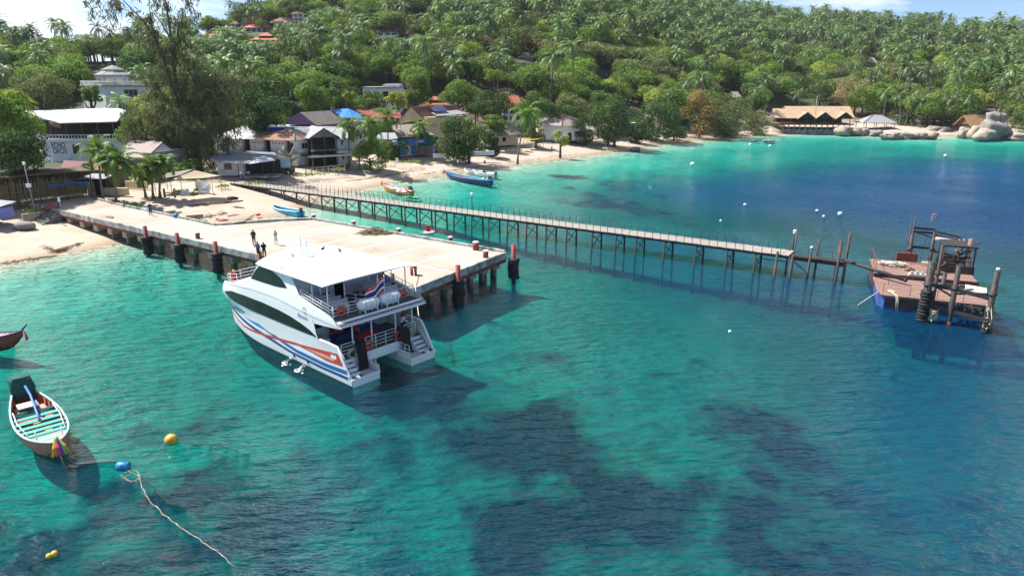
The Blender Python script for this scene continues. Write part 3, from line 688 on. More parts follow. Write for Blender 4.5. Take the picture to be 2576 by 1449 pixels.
for x in range(9): bm_.b2(8.2 + 6.5 * x, 8.8 + 6.5 * x, .9, 6 if x < 3 else 14.6, 1.66, 2.24)
bm_.build('cross_beam', m_pile, pier)

# bollards standing on the pier head
def bollard(s, t, r, h, label, z=2.6):
    p = pw(s, t, z - .1); o = thing('bollard', label, 'bollard', p, 0, 'red bollards on the pier')
    MB().cyl((0, 0, 0), (0, 0, h), r, n=14).tube([(0, 0, h * .72), (0, 0, h * .72 + .05)], r * 1.08, 14).build('post', m_boll, o)
    MB().cyl((0, 0, h + .002), (0, 0, h + .07), r * 1.06, r * .9, n=14).build('cap', m_white, o); return o
def back_s(u, t): return line_s(u, PA, pe1, t)
bollard(back_s(485, .75), .75, .24, .75, 'short red bollard on the approach just behind the middle tyre fender')
bollard(60.6, 3.4, .30, .95, 'stout red bollard that holds the ferry mooring rope')
bollard(62.1, 12.3, .27, .75, 'red bollard near the right front corner of the pier head')
bollard(back_s(1195, 14.3), 14.3, .33, .9, 'thickest red bollard with a white cap by the far corner of the pier head')
for u, lab in ((785, 'white-capped red bollard at the bend of the pier kerb nearest the beach'), (885, 'white-capped red bollard on the far kerb, second from the bend'), (999, 'white-capped red bollard beside the heap of dry fronds'), (1130, 'white-capped red bollard on the far kerb opposite the pink pedal boat')):
    bollard(back_s(u, 15.6), 15.6, .26, .72, lab, 2.5)
# steel posts with stacks of old tyres
def fender(p, zt, label, n=7, r=.58, post=True):
    o = thing('tyre_fender', label, 'fender', (p.x, p.y, 0), 0, 'tyre fenders round the pier')
    if post: MB().cyl((0, 0, -3), (0, 0, zt), .23, n=12).cyl((0, 0, zt), (0, 0, zt + .04), .23, .18, n=12).build('post', m_boll, o)
    first = None
    for k in range(n):
        if first is None:
            mb = MB().torus((0, 0, 0), r * .74, r * .30, n=18, k=8); first = mb.build('tyre', m_rubber, o); c = first
        else: c = first.copy(); COL.objects.link(c)
        c.location = (random.uniform(-.07, .07), random.uniform(-.07, .07), .1 + k * .30); c.rotation_euler = (random.uniform(-.06, .06), random.uniform(-.06, .06), k)
    return o
for u, lab in ((353, 'tyre fender stack nearest the beach at the foot of the pier'), (432, 'tyre fender stack second from the beach'), (527, 'tyre fender stack just ahead of the ferry bow'), (638, 'red fender post half hidden behind the ferry bow')):
    fender(pw(line_s(u, PA, pe1, -.75), -.75), 3.25, lab)
for t_, lab in ((6.1, 'tyre fender stack in the middle of the dark pier end'),):
    fender(pw(63.6, t_), 3.35, lab)
fender(pw(63.4, 15.3), 3.5, 'tyre fender stack with tall red post at the outer corner of the pier')
# stairs at the shore end
st = thing('concrete_stairs', 'dark concrete steps going down to the sand beside the pier root', 'stairs', (PA.x, PA.y, 0), PRZ)
m_step = M('dark_step_concrete', (.20, .19, .17), .9, .3, 2, dark=(.07, .065, .06), dscale=1.5, damt=.4)
for k in range(8):
    MB().b2(-3.6, -.25, -.42 * (k + 1), -.42 * k - .01 - (0 if k else .0), 0.4, 2.42 - .26 * k).build('step', m_step, st)
MB().b2(-4.0, -3.62, -3.4, .0, 0.3, 2.2).build('side_wall', m_cap, st)
# heap of dry palm fronds, mooring rope, bits on the deck
def heap(name, p, rx, ry, h, n, ln, mat, label, cat):
    g = random.Random(5); mb = MB()
    for i in range(n):
        a = g.uniform(0, 6.28); q = g.random() ** .5; x, y = rx * q * math.cos(a), ry * q * math.sin(a); b = g.uniform(0, 6.28); z = h * (1 - q) * g.random() + .04; l = ln * g.uniform(.5, 1)
        dx, dy = math.cos(b) * l / 2, math.sin(b) * l / 2
        mb.tube([(x - dx, y - dy, max(.03, z - .12)), (x, y, z + .12), (x + dx, y + dy, max(.03, z - .1))], [.02, .035, .012], 4)
    return tag(mb.build(name, mat, None, p), label, cat)
heap('frond_heap', pw(back_s(940, 14.0), 14.0), 1.9, .9, .8, 150, 1.8, m_dry, 'tangled heap of dry brown fronds by the far pier kerb', 'debris')
m_blue = M('blue_plastic', (.02, .16, .42), .5, .2, 3)
def lump(name, p, r, mat, label, cat, seed=0):
    g = random.Random(seed); return tag(MB().ball((0, 0, r[2] * .6), r, 10, 6, 0, .12, g).build(name, mat, None, p), label, cat)
lump('blue_bucket', pw(back_s(437, 6.1), 6.1), (.35, .3, .35), m_blue, 'small blue bundle lying against the approach kerb', 'bundle')
MB_ = MB(); MB_.box((0, 0, .05), (1.5, .35, .06)).box((.1, .2, .1), (.9, .12, .05))
tag(MB_.build('loose_board', m_dry, None, pw(back_s(268, 1.2), 1.2, 2.62), PRZ), 'brown loose boards lying on the pier approach near the stairs', 'board')

# ================================================================== wooden walkway on stilts
m_plank = M('bleached_planks', (.31, .285, .255), .9, .16, 1.5, dark=(.19, .165, .14), dscale=.5, damt=.3, stretch=(.4, 4, 1))
m_dkwood = M('dark_wet_timber', (.035, .030, .027), .8, .3, 2)
m_iron = M('dark_iron', (.05, .048, .05), .6, .2, 4)
WA = at(640, 464, 2.3); WB = at(2130, 655, 2.3); wd = WB - WA; WL = wd.length; we1 = wd / WL; WRZ = math.atan2(we1.y, we1.x)
walk = thing('wooden_walkway', 'long narrow bleached walkway on dark stilts running from the beach to the rusty mooring dock', 'walkway', (WA.x, WA.y, 0), WRZ)
SEG = 87.5
dk = MB(); x = -5.0; i = 0
while x < SEG:
    ww = .36; zt = 2.3 + (.0 if x > 2 else (x - 2) * .02); dk.b2(x, x + ww - .025, -1.32 + random.uniform(-.03, .03), 1.32 + random.uniform(-.03, .03), zt - .07, zt + random.uniform(-.008, .008)); x += ww
first_pl = None
# planks: the nearest three hundred are parts of their own
pl_me = [MB().b2(-.168, .168, -1.32, 1.32, -.07, 0).build('plank', m_plank, walk)]
o0 = pl_me[0]; x = SEG - .2; k = 0; restp = MB()
while x > -5:
    z = 2.3 + random.uniform(-.012, .012)
    if k < 250:
        c = o0 if k == 0 else o0.copy()
        if k: COL.objects.link(c)
        c.location = (x, random.uniform(-.03, .03), z); c.rotation_euler = (0, 0, random.uniform(-.006, .006))
    else: restp.b2(x - .168, x + .168, -1.32, 1.32, z - .07, z)
    x -= .36; k += 1
if restp.v: kind(restp.build('plank', m_plank, walk), 'stuff')
for sy in (-1.12, 0, 1.12): MB().b2(-5, SEG, sy - .07, sy + .07, 1.98, 2.22).build('girder', m_dkwood, walk)
bents = [8.99, 11.98, 14.94, 17.89, 20.58, 23.21, 26.16, 29.12, 32.09, 35.05, 37.83, 40.62, 43.89, 46.89, 49.71, 52.66, 55.6, 58.5, 61.42, 64.93, 68.03, 70.6, 74.1, 77.73, 81.17, 84.17]
for j, s in enumerate(bents[:]):
    for sy in (-1.25, 1.25):
        dx = random.uniform(-.05, .05); MB().cyl((s + dx * 2, sy * 1.12, -6), (s, sy, 2.0), .125, .11, n=8).build('stilt', m_dkwood, walk)
    b = MB().bar((s, -1.3, 1.95), (s, 1.3, 1.95), .16, .2).build('cross_head', m_dkwood, walk)
    MB().bar((s + .05, -1.3, .25), (s + .05, 1.3, 1.75), .07).bar((s - .05, -1.3, 1.75), (s - .05, 1.3, .25), .07).build('cross_brace', m_dkwood, walk)
    if j < 14 and j % 1 == 0: MB().bar((s, -1.28, 1.85), (s + 2.6, -1.28, .45), .06).build('long_brace', m_dkwood, walk)
for s in (-2, 1.5, 5.3):
    for sy in (-1.2, 1.2): MB().cyl((s, sy, -.3), (s, sy, 2.0), .1, n=7).build('stilt', m_dkwood, walk)
rp0 = MB().cyl((0, 0, 0), (0, 0, 1.05), .032, n=5).build('rail_post', m_iron, walk); k = 0
for sy in (-1.3, 1.3):
    s = -4.5
    while s < SEG - .5:
        c = rp0 if k == 0 else rp0.copy()
        if k: COL.objects.link(c)
        c.location = (s, sy, 2.26); c.rotation_euler = (random.uniform(-.05, .05), random.uniform(-.05, .05), 0); s += .94; k += 1
    for zz_ in (3.28, 2.8): MB().tube([(-4.5 + 2.82 * q, sy, zz_ + .02 * math.sin(q * 1.7)) for q in range(32)], .011, 4).build('rail_wire', m_iron, walk)
# narrow outer section with bare posts
MB().b2(SEG, 92.6, -.55, .65, 2.02, 2.16).build('outer_deck', m_dkwood, walk)
MB().b2(SEG, 92.6, -.5, -.38, 1.72, 2.02).b2(SEG, 92.6, .45, .57, 1.72, 2.02).build('girder', m_dkwood, walk)
m_rustpile = M('rusty_pile', (.055, .045, .045), .75, .3, 2, dark=(.22, .08, .035), dscale=.9, damt=.35)
for (s, y, h, r) in ((86.4, -1.35, 2.6, .16), (87.9, -1.2, 2.5, .16), (86.9, 1.3, 3.0, .12), (87.6, .9, 4.05, .09), (89.5, -.75, 3.25, .14), (89.9, .75, 3.9, .13), (92.2, -.7, 4.4, .15), (92.7, .5, 5.0, .15), (91.9, .5, 4.4, .1)):
    MB().cyl((s - .25, y * 1.1, -6), (s, y, h), r, r * .85, n=9).build('mooring_post', m_rustpile, walk)
MB().bar((87.8, -1.0, 1.9), (89.4, -.8, .6), .08).bar((85, -1.2, 1.6), (87.6, -1.2, 1.6), .08).build('cross_brace', m_dkwood, walk)
for s in (89.0, 90.2, 91.3): MB().cyl((s, .62, 2.16), (s, .62, 3.3), .022, n=5).build('rail_post', m_iron, walk)
MB().tube([(87.9, .62, 3.2), (92.4, .62, 3.25)], .016, 4).tube([(87.9, .62, 2.75), (92.4, .62, 2.75)], .016, 4).build('rail_wire', m_iron, walk)
def lamp(base, h, label, mat=None, tilt=(0, 0)):
    o = thing('lamp_post', label, 'lamp post', base); MB().cyl((0, 0, 0), (tilt[0], tilt[1], h), .07, .05, n=8).build('pole', m_iron if mat is None else mat, o)
    MB().cyl((tilt[0], tilt[1], h), (tilt[0], tilt[1], h + .12), .16, .2, n=10).cyl((tilt[0], tilt[1], h + .12), (tilt[0], tilt[1], h + .42), .2, .15, n=10).build('lantern', m_white, o); return o
ww = lambda s, y, z: (WA + we1 * s + Vector((-we1.y, we1.x, 0)) * y).xy.to_3d() + Vector((0, 0, z))
lamp(ww(87.3, 1.32, 2.25), 1.85, 'white-headed lamp post at the seaward end of the walkway')
lamp(ww(line_s(1187, WA, we1, 1.5), 1.5, 1.9), 2.3, 'thin lamp post with white head at the middle of the walkway')
tag(MB().ball((0, 0, .12), .16, 8, 6).build('white_float', m_white, None, ww(89.5, -.75, 3.2)), 'white float stuck on the mooring post before the last gap of the walkway', 'float')

# ================================================================== rusty mooring dock
m_deckred = M('red_brown_deck_planks', (.27, .165, .135), .85, .32, 1.2, dark=(.12, .075, .062), dscale=.8, damt=.35, stretch=(.5, 3, 1))
m_hullblue = M('scuffed_blue_hull', (.02, .085, .30), .6, .25, 1, dark=(.11, .06, .04), dscale=.7, damt=.35)
m_dkhull = M('dark_rusty_hull', (.035, .035, .05), .7, .3, 1.5, dark=(.15, .065, .03), dscale=.8, damt=.35)  # near-black hull colour with rusty patches
m_tar = M('tarred_steel', (.030, .029, .032), .65, .3, 2, dark=(.13, .06, .035), dscale=1, damt=.3)
m_grey = M('grey_steel', (.30, .30, .31), .55, .15, 2)
m_cloth = M('dirty_canvas', (.55, .52, .44), .95, .2, 3)
DN = Vector((32.9, 60.3, 0)); DRZ = R(-22)
dock = thing('mooring_barge', 'rusty blue mooring barge with red-brown plank deck at the end of the walkway', 'barge', DN, DRZ)
DW, DD = 8.6, 12.6
def dw(x, y, z): return Vector((DN.x + x * math.cos(DRZ) - y * math.sin(DRZ), DN.y + x * math.sin(DRZ) + y * math.cos(DRZ), z))
h = MB()
h.prism([(.35, 0), (DW, 0), (DW, 6.2), (.0, 6.2), (-.1, 1.0)], -.8, 1.22)
h.build('near_hull', m_hullblue, dock)
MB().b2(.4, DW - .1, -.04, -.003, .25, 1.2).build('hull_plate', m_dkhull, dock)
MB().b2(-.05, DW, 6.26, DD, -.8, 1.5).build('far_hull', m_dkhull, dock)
MB().b2(.25, DW, -.12, .0, 1.08, 1.3).b2(-.16, -.06, 1.0, 6.2, 1.1, 1.3).build('rubbing_strake', m_deckred, dock)
g = random.Random(3)
def planks(y0, y1, z, x0, x1, wdt):
    y = y0
    while y < y1 - .05:
        x = x0
        while x < x1 - .1:
            l = min(g.uniform(2.2, 4.6), x1 - x)
            MB().box((0, 0, 0), (l - .03, wdt - .03, .06)).build('plank', m_deckred, dock, (x + l / 2, y + wdt / 2, z + g.uniform(-.012, .012))).rotation_euler = (0, 0, g.uniform(-.006, .006)); x += l
        y += wdt
planks(0.0, 6.2, 1.26, -.05, DW, .31); planks(6.3, DD, 1.55, -.1, DW, .42)
MB().b2(-.1, DW, 6.18, 6.3, 1.2, 1.66).build('step_beam', m_dkhull, dock)
rl = MB()
for x, y, z in ((.05, 7.2, 1.6), (.05, 9.4, 1.6), (.05, 12.3, 1.6), (2.0, 12.4, 1.6), (4.0, 12.4, 1.6)): rl.cyl((x, y, z), (x, y, z + 1.15), .03, n=5)
rl.tube([(.05, 7.2, 2.75), (.05, 12.3, 2.75), (4.0, 12.4, 2.75)], .03, 5); rl.build('railing', m_redbeam, dock)
for x, y in ((.25, 1.0), (.9, 3.6), (2.3, .3), (4.4, .2), (4.6, 2.8), (6.4, .3)): MB().cyl((x, y, 1.25), (x + .02, y, 2.15), .025, n=5).build('stanchion', m_iron, dock)
MB().b2(2.3, 4.2, 12.0, 12.2, 1.75, 2.6).build('red_panel', m_redbeam, dock)
wr = MB()   # wheelhouse frame on the far side
for x in (6.0, 8.6):
    for y in (9.6, 12.4): wr.cyl((x, y, 1.5), (x, y, 4.2), .08, n=6)
wr.b2(5.9, 8.8, 9.5, 12.5, 4.1, 4.25); wr.b2(6, 8.7, 12.2, 12.4, 1.5, 2.6); wr.b2(5.4, 8.7, 9.2, 9.35, 1.5, 2.35)
wr.build('shelter_frame', m_tar, dock)
rope = MB()
g = random.Random(8)
def tangle(mb, c, r, n, th=.035):
    for i in range(n):
        pts = []; a = g.uniform(0, 6.28)
        for k in range(7): a += g.uniform(.4, 1.2); pts.append((c[0] + r[0] * math.cos(a) * g.uniform(.4, 1), c[1] + r[1] * math.sin(a) * g.uniform(.4, 1), c[2] + r[2] * g.uniform(-1, 1)))
        mb.tube(pts, th, 4)
t1 = MB(); tangle(t1, (1.9, 10.2, 1.8), (1.5, .7, .16), 14, .05); tag(t1.build('rope_heap', m_cloth, None, DN, DRZ), 'pale heap of rope and netting on the far deck of the mooring barge', 'rope')
t1 = MB(); tangle(t1, (.9, .9, 1.4), (.3, .25, .08), 6, .04); t1.tube([(.9, .6, 1.4), (1.3, -.1, 1.38), (1.42, -.25, .9), (1.45, -.3, .0)], .045, 5); t1.tube([(1.0, .6, 1.4), (1.2, -.1, 1.38), (1.28, -.25, .9), (1.32, -.3, .0)], .045, 5)
tag(t1.build('mooring_line', m_rope, None, DN, DRZ), 'pale mooring line hanging over the near blue hull of the barge', 'rope')
MB_ = MB(); MB_.tube([(-.1, .8, 1.3), (-.9, .5, .7), (-1.7, .1, .05)], .04, 5)
tag(MB_.build('mooring_line', m_rope, None, DN, DRZ), 'short pale line running from the barge corner down to the water on its left', 'rope')
# pipes and boxes on the deck
bx = thing('deck_box', 'low grey slatted box in the middle of the barge deck', 'box', dw(4.0, 6.9, 1.58), DRZ)
MB().b2(-1.1, 1.1, -.35, .35, 0, .22).build('tray', m_cloth, bx)
for k in range(5): MB().b2(-.95 + k * .45, -.75 + k * .45, -.25, .25, .22, .42).build('cell', m_grey, bx)
pp = thing('steel_pipe', 'long dark steel pipe sloping from the walkway end down to the barge deck', 'pipe', (0, 0, 0))
a_ = ww(92.4, .2, 2.25); b_ = at((2240 + 670 / 3.813) / 1.0594, (540 + 790 / 3.813) / 1.0594, 1.75); MB().cyl(a_, b_, .17, n=10).build('tube', m_tar, pp)
MB().cyl(a_ + (a_ - b_) * .01, a_ + (b_ - a_) * .02, .21, n=10).cyl(b_, b_ + (a_ - b_) * .02, .21, n=10).build('collar', m_tar, pp)
m_rustpile2 = M('orange_rust', (.13, .055, .028), .9, .3, 2, dark=(.03, .025, .022), dscale=1.2, damt=.5)
# dolphins: clusters of driven piles round the barge
def dz(zx, zy): return ((2240 + zx / 3.813) / 1.0594, (540 + zy / 3.813) / 1.0594)
def pile(bx_, by_, tx, ty, r, label, sleeve=None, z0=0., mat=None, top=None):
    b = at(*dz(bx_, by_), z0); b = Vector((b.x, b.y, 0)); u_, v_ = dz(tx, ty); zt = ztop(b, v_)
    o = thing('mooring_pile', label, 'pile', b, 0, 'dark mooring piles round the barge')
    MB().cyl((0, 0, -6), (0, 0, zt), r, r * .92, n=12).build('shaft', mat or m_tar, o)
    MB().torus((0, 0, zt * .62), r * 1.15, .07, n=12, k=5).torus((0, 0, zt * .62 + .1), r * 1.1, .05, n=12, k=5).build('band', m_iron, o)
    MB().cyl((0, 0, -1), (0, 0, .25 + .4 * r), r * 1.02, r * 1.01, n=12).build('rust_band', m_rustpile2, o)
    if sleeve:
        f = None
        for k in range(int(sleeve / .27)):
            c = MB().torus((0, 0, 0), r * 1.12, r * .42, n=14, k=7).build('tyre', m_rubber, o) if f is None else f.copy()
            if f is not None: COL.objects.link(c)
            f = f or c; c.location = (g.uniform(-.04, .04), g.uniform(-.04, .04), .12 + k * .27); c.rotation_euler = (g.uniform(-.06, .06), g.uniform(-.06, .06), k)
    if top: MB().cyl((0, 0, zt), (0, 0, zt + .2), r * .6, r * .5, n=10).build('cap', top, o)
    return b, zt
pA = pile(830, 1200, 915, 600, .33, 'thick mooring pile sleeved in tyres, left front of the barge', 2.7)
pile(905, 1190, 975, 430, .14, 'thin tall pole beside the tyre-sleeved pile')
pB = pile(1095, 1240, 1215, 640, .22, 'middle front mooring pile of the barge')
pC = pile(1470, 1320, 1545, 690, .24, 'right front mooring pile with green and white top', 2.0, top=m_white)
pD = pile(690, 580, 710, 320, .21, 'rear left mooring pile of the barge under the crossbeams', None, 1.5)
pile(695, 580, 712, 140, .09, 'thin pole rising highest behind the barge', None, 1.5); pile(665, 560, 683, 205, .08, 'second thin pole just left of the highest one', None, 1.5)
pE = pile(905, 600, 935, 300, .19, 'rear middle mooring pile of the barge', None, 1.5)
pG = pile(1170, 640, 1185, 375, .2, 'rear right mooring pile hung with rope', None, 1.5)
m_rustpale = M('streaked_rust_pole', (.20, .12, .10), .8, .3, 2, dark=(.40, .34, .30), dscale=1.0, damt=.4)
pF = pile(1243, 800, 1305, 372, .2, 'tall rust-streaked pole standing right of the barge', None, 0.6, m_rustpale)
pH = pile(1010, 1010, 1150, 720, .2, 'leaning pile between the front mooring piles', None, .0)
fr = thing('pile_bracing', 'dark steel cross beams tying the front mooring piles together', 'frame', (0, 0, 0))
def bb(p, q, z1, z2, w_, nm='beam', par=None): MB().bar((p.x, p.y, z1), (q.x, q.y, z2), w_, w_ * 1.1).build(nm, m_tar, par or fr)
cA, cB, cC = pA[0], pB[0], pC[0]
for z in (1.2, 3.1): bb(cA, cB, z + .15, z, .26); bb(cB, cC, z, z - .25, .26)
bb(cA, cB, 3.4, 2.4, .12, 'brace'); bb(cB, cC, 2.7, 3.3, .12, 'brace'); off = Vector((.9, 1.7, 0))
for z in (1.3, 2.6): bb(cB + off, cC + off, z, z, .2); bb(cB, cB + off, z, z, .2); bb(cC, cC + off, z, z, .2)
for k in range(4): bb(cB.lerp(cC, .15 + .22 * k), cB.lerp(cC, .15 + .22 * k) + off, 1.45, 1.45, .16, 'rib')
sg = MB(); q0 = cB.lerp(cC, .32) + off * .6; q1 = cB.lerp(cC, .9) + off * .6; sg.slab([(q0.x, q0.y, 2.9), (q1.x, q1.y, 2.9), (q1.x + .25, q1.y + .5, 3.25), (q0.x + .25, q0.y + .5, 3.25)], .04)
sgo = sg.build('sign_board', m_cloth, fr)
fr2 = thing('pile_bracing', 'dark steel cross beams tying the rear mooring piles together', 'frame', (0, 0, 0))
for z in (2.9, 4.5, 4.9): bb(pD[0], pE[0], z, z, .2, par=fr2); bb(pE[0], pG[0], z - .2, z - .5, .2, par=fr2)
bb(pD[0], pE[0], 4.5, 4.0, .1, 'brace', fr2); bb(pE[0], pG[0], 4.3, 3.3, .1, 'brace', fr2)
tb = MB(); z = 4.2; MB().cyl((pE[0].x, pE[0].y - .3, 4.0), (pG[0].x, pG[0].y - .3, 3.9), .22, n=10).build('fender_roll', m_grey, fr2)
for (pt, lab, zc, hh) in ((cC, 'frayed pale rope bundle hanging on the right front pile', 1.3, 1.1), (cA.lerp(cB, .35), 'frayed rope and net hanging behind the tyre-sleeved pile', .7, .6), (pG[0], 'pale rope wound round the rear right pile', 3.6, .7)):
    t1 = MB(); tangle(t1, (0, -.1, 0), (.42, .42, hh), 12, .05); tag(t1.build('rope_bundle', m_rope, None, (pt.x, pt.y, zc)), lab, 'rope')
fl = thing('small_flag', 'small red and white flag on a thin leaning wire behind the barge', 'flag', (pD[0].x + 1.6, pD[0].y + .6, 1.5))
MB().tube([(0, 0, 0), (.25, 0, 2.5), (.5, 0, 4.6)], .02, 4).build('wire', m_iron, fl); MB().slab([(.42, 0, 4.0), (.85, .05, 4.1), (.9, .05, 4.75), (.48, 0, 4.7)], .02, nrm=(0, -1, 0)).build('cloth', m_white, fl)
for k in range(2): MB().slab([(.5 + .0 * k, -.014, 4.15 + .3 * k), (.84, -.014, 4.2 + .3 * k), (.85, -.014, 4.32 + .3 * k), (.5, -.014, 4.27 + .3 * k)], .004, nrm=(0, -1, 0)).build('stripe', M('flag_red', (.6, .02, .03), .7, .05), fl)

# clutter on the barge
for i, (x, y, sx, sy, sz, rz_, mt, nm, lab) in enumerate(((5.3, 8.0, 1.6, .5, .3, .3, m_wood, 'timber', 'brown timber baulk lying on the far barge deck'), (6.8, 10.8, 1.0, .8, .7, .1, m_tar, 'winch_box', 'dark winch box under the shelter frame of the barge'), (7.9, 11.3, .6, .6, .5, .5, m_cloth, 'crate', 'pale crate beside the winch box on the barge'), (5.0, 11.6, .9, .5, .35, -.3, m_cap, 'crate', 'tan crate near the red panel of the barge'), (6.9, 5.0, 2.4, .3, .2, -.5, m_tar, 'timber', 'dark beam lying across the near barge deck'), (7.6, 3.4, 1.2, .9, .25, .2, m_cloth, 'canvas', 'folded pale canvas on the right end of the near barge deck'), (3.2, 8.9, 1.1, .3, .15, .8, m_wood, 'timber', 'short plank left askew on the far barge deck'))):
    MB_ = MB(); MB_.box((0, 0, sz / 2), (sx, sy, sz)).box((sx * .2, sy * .3, sz + .05), (sx * .4, sy * .3, .1), .4)
    tag(MB_.build(nm, mt, None, dw(x, y, 1.28 if y < 6.2 else 1.58), DRZ + rz_), lab, 'beam' if nm == 'timber' else ('canvas' if nm == 'canvas' else 'box'))
rr_ = MB(); g = random.Random(31)
for k in range(7): x = 5.6 + k * .45; rr_.bar(dw(x, 9.3, 1.6), dw(x + g.uniform(-.3, .3), 9.5, 3.2 + g.uniform(-.5, .6)), .07)
rr_.bar(dw(5.4, 9.4, 3.0), dw(8.7, 9.4, 2.8), .1).bar(dw(5.8, 9.0, 2.2), dw(9.2, 11.5, 4.4), .1).bar(dw(6.0, 12.4, 1.6), dw(8.7, 9.6, 4.1), .08)
tag(rr_.build('scaffold', m_rustpile), 'tangle of dark scaffold bars at the rear right of the barge', 'scaffold')
# ================================================================== the ferry: a two-decked catamaran (x forward, w to starboard from the port side, z up)
m_gel = M('glossy_white_hull', (.82, .83, .84), .25, .03, .5, spec=.5)
m_gelin = M('white_interior_panel', (.62, .66, .72), .5, .05, 1)
m_deckgrey = M('blue_grey_deck', (.10, .115, .145), .8, .15, 2)
m_tint = glass('tinted_black_glass', (.006, .010, .010), .05); m_tint.node_tree.nodes['Principled BSDF'].inputs['Specular IOR Level'].default_value = .3
m_boot = M('dark_bottom_paint', (.012, .014, .018), .5, .2, 2)
m_lb = M('light_blue_stripe', (.01, .24, .56), .3, .05, 1); m_db = M('dark_blue_stripe', (.012, .035, .20), .3, .05, 1); m_mb = M('mid_blue_stripe', (.01, .12, .38), .3, .05, 1)
m_rd = M('red_stripe', (.56, .055, .035), .3, .06, 1); m_sal = M('pale_red_stripe', (.72, .36, .28), .3, .05, 1)
m_rail = M('white_rail_paint', (.78, .79, .80), .35, .03, 3)
m_black = M('black_tarpaulin', (.012, .012, .014), .85, .3, 4, bump=.5, bscale=6)
m_redp = M('signal_red', (.55, .02, .02), .5, .1, 3); m_bluef = M('blue_frame_paint', (.02, .05, .22), .5, .1, 3)
FO = Vector((-10.69, 43.31, 0)); ff = Vector((-.742, .670, 0)).normalized(); FRZ = math.atan2(ff.y, ff.x)
fer = thing('ferry', 'white two-deck catamaran ferry with blue and red stripes moored at the concrete pier', 'ferry', FO, FRZ)
def fw(x, w_, z): # ferry place to world
    return Vector((FO.x + ff.x * x + ff.y * w_, FO.y + ff.y * x - ff.x * w_, z))
F = lambda x, w_, z: (x, -w_, z)
GRV = [(.93, 4.04), (3.78, 4.15), (5.79, 4.29), (8.86, 4.5), (12.4, 4.45), (15.78, 4.06), (17.9, 3.6)]
ip = lambda x, T: float(np.interp(x, [t[0] for t in T], [t[1] for t in T]))
BOW = [(-.6, 17.0), (.4, 17.9), (2.2, 18.0), (2.45, 18.2), (2.97, 18.5), (3.5, 18.2), (3.95, 17.75), (6, 16.8)]
def bx(x, z): k = max(0, (x - 13) / 4.9); return x + (ip(z, BOW) - 17.9) * k * k * (3 - 2 * k) if k < 1 else ip(z, BOW) + (x - 17.9)
def wo(x, z):
    lo_ = 1.0 * max(0, (x - 10.5) / 7.4) ** 2; hi_ = .62 * max(0, (x - 11.5) / 6.4) ** 2.2; k = float(sstep(1.9, 2.6, z))
    r = lo_ * (1 - k) + hi_ * k - .05 * k
    if z > 4.3: r += .11 * (z - 4.3)
    if z < .5: r += .10 * (.5 - z)
    return r
def shell(mb, xs, lo, hi, nz=4, off=0.0, m=0, both=True, sides=None):
    """skin between two height curves on the port side and, mirrored, on the starboard side"""
    for side in (sides or ((0, 1) if both else (0,))):
        vs = []; fs = []
        for x in xs:
            a, b = lo(x), hi(x)
            for k in range(nz + 1):
                z = a + (b - a) * k / nz; w_ = wo(x, z) - off; w_ = w_ if side == 0 else 7.5 - w_
                vs.append(F(bx(x, z) + (off if x > 17.7 else 0), w_, z))
        for i in range(len(xs) - 1):
            for k in range(nz):
                a = i * (nz + 1) + k; q = (a, a + 1, a + nz + 2, a + nz + 1); fs.append(q if side == 0 else q[::-1])
        mb.add(vs, fs, m, True)
    return mb
lin = lambda a, b, n: [a + (b - a) * i / n for i in range(n + 1)]
HU = [(.1, .5), (.27, .69), (.9, 1.75), (1.44, 2.54), (3.51, 2.54), (4.06, 3.67)]
hull_hi = lambda x: ip(x, HU) if x < 4.06 else ip(x, GRV)
mb = MB(); shell(mb, [.0, .1, .27, .6, .9, 1.2, 1.44, 2.2, 3.0, 3.51, 3.78, 4.06] + lin(4.07, 17.9, 34), lambda x: -.6, lambda x: max(.5, hull_hi(x)), 9)
for s in (0, 1):     # inner sides of the two hulls, transoms, bottoms
    g_ = lambda w_: w_ if s == 0 else 7.5 - w_
    xs = lin(0, 17.9, 24); win = lambda x: 2.35 - 1.1 * max(0, (x - 10.5) / 7.4) ** 2
    vs = []; fs = []
    for x in xs:
        for z in (-.6, .2, 1.0): vs.append(F(bx(x, z), g_(win(x)), z))
    for i in range(len(xs) - 1):
        for k in range(2): a = i * 3 + k; fs.append((a, a + 1, a + 4, a + 3))
    mb.add(vs, fs, 0, True)
    mb.add([F(0, g_(.03), .5), F(0, g_(2.35), .5), F(0, g_(2.35), -.6), F(0, g_(.15), -.6)], [(0, 1, 2, 3)])
mb.add([F(1.5, 2.3, .82), F(17.2, 2.3, .95), F(17.2, 5.2, .95), F(1.5, 5.2, .82)], [(0, 1, 2, 3)])
# bow wall between the hulls
vs = []; fs = []; zl = [.95, 1.6, 2.2, 2.45, 2.97, 3.5, 3.62]
for z in zl:
    for k in range(13):
        q = k / 12; a, b = wo(17.9, z), 7.5 - wo(17.9, z); w_ = a + (b - a) * q; bow_in = .25 * (1 - (2 * q - 1) ** 2) if z > 2.1 else -1.2 * (1 - (2 * q - 1) ** 4); vs.append(F(bx(17.9, z) + bow_in, w_, z))
for i in range(len(zl) - 1):
    for k in range(12): a = i * 13 + k; fs.append((a, a + 13, a + 14, a + 1))
mb.add(vs, fs, 0, True)
mb.build('hull', m_gel, fer)
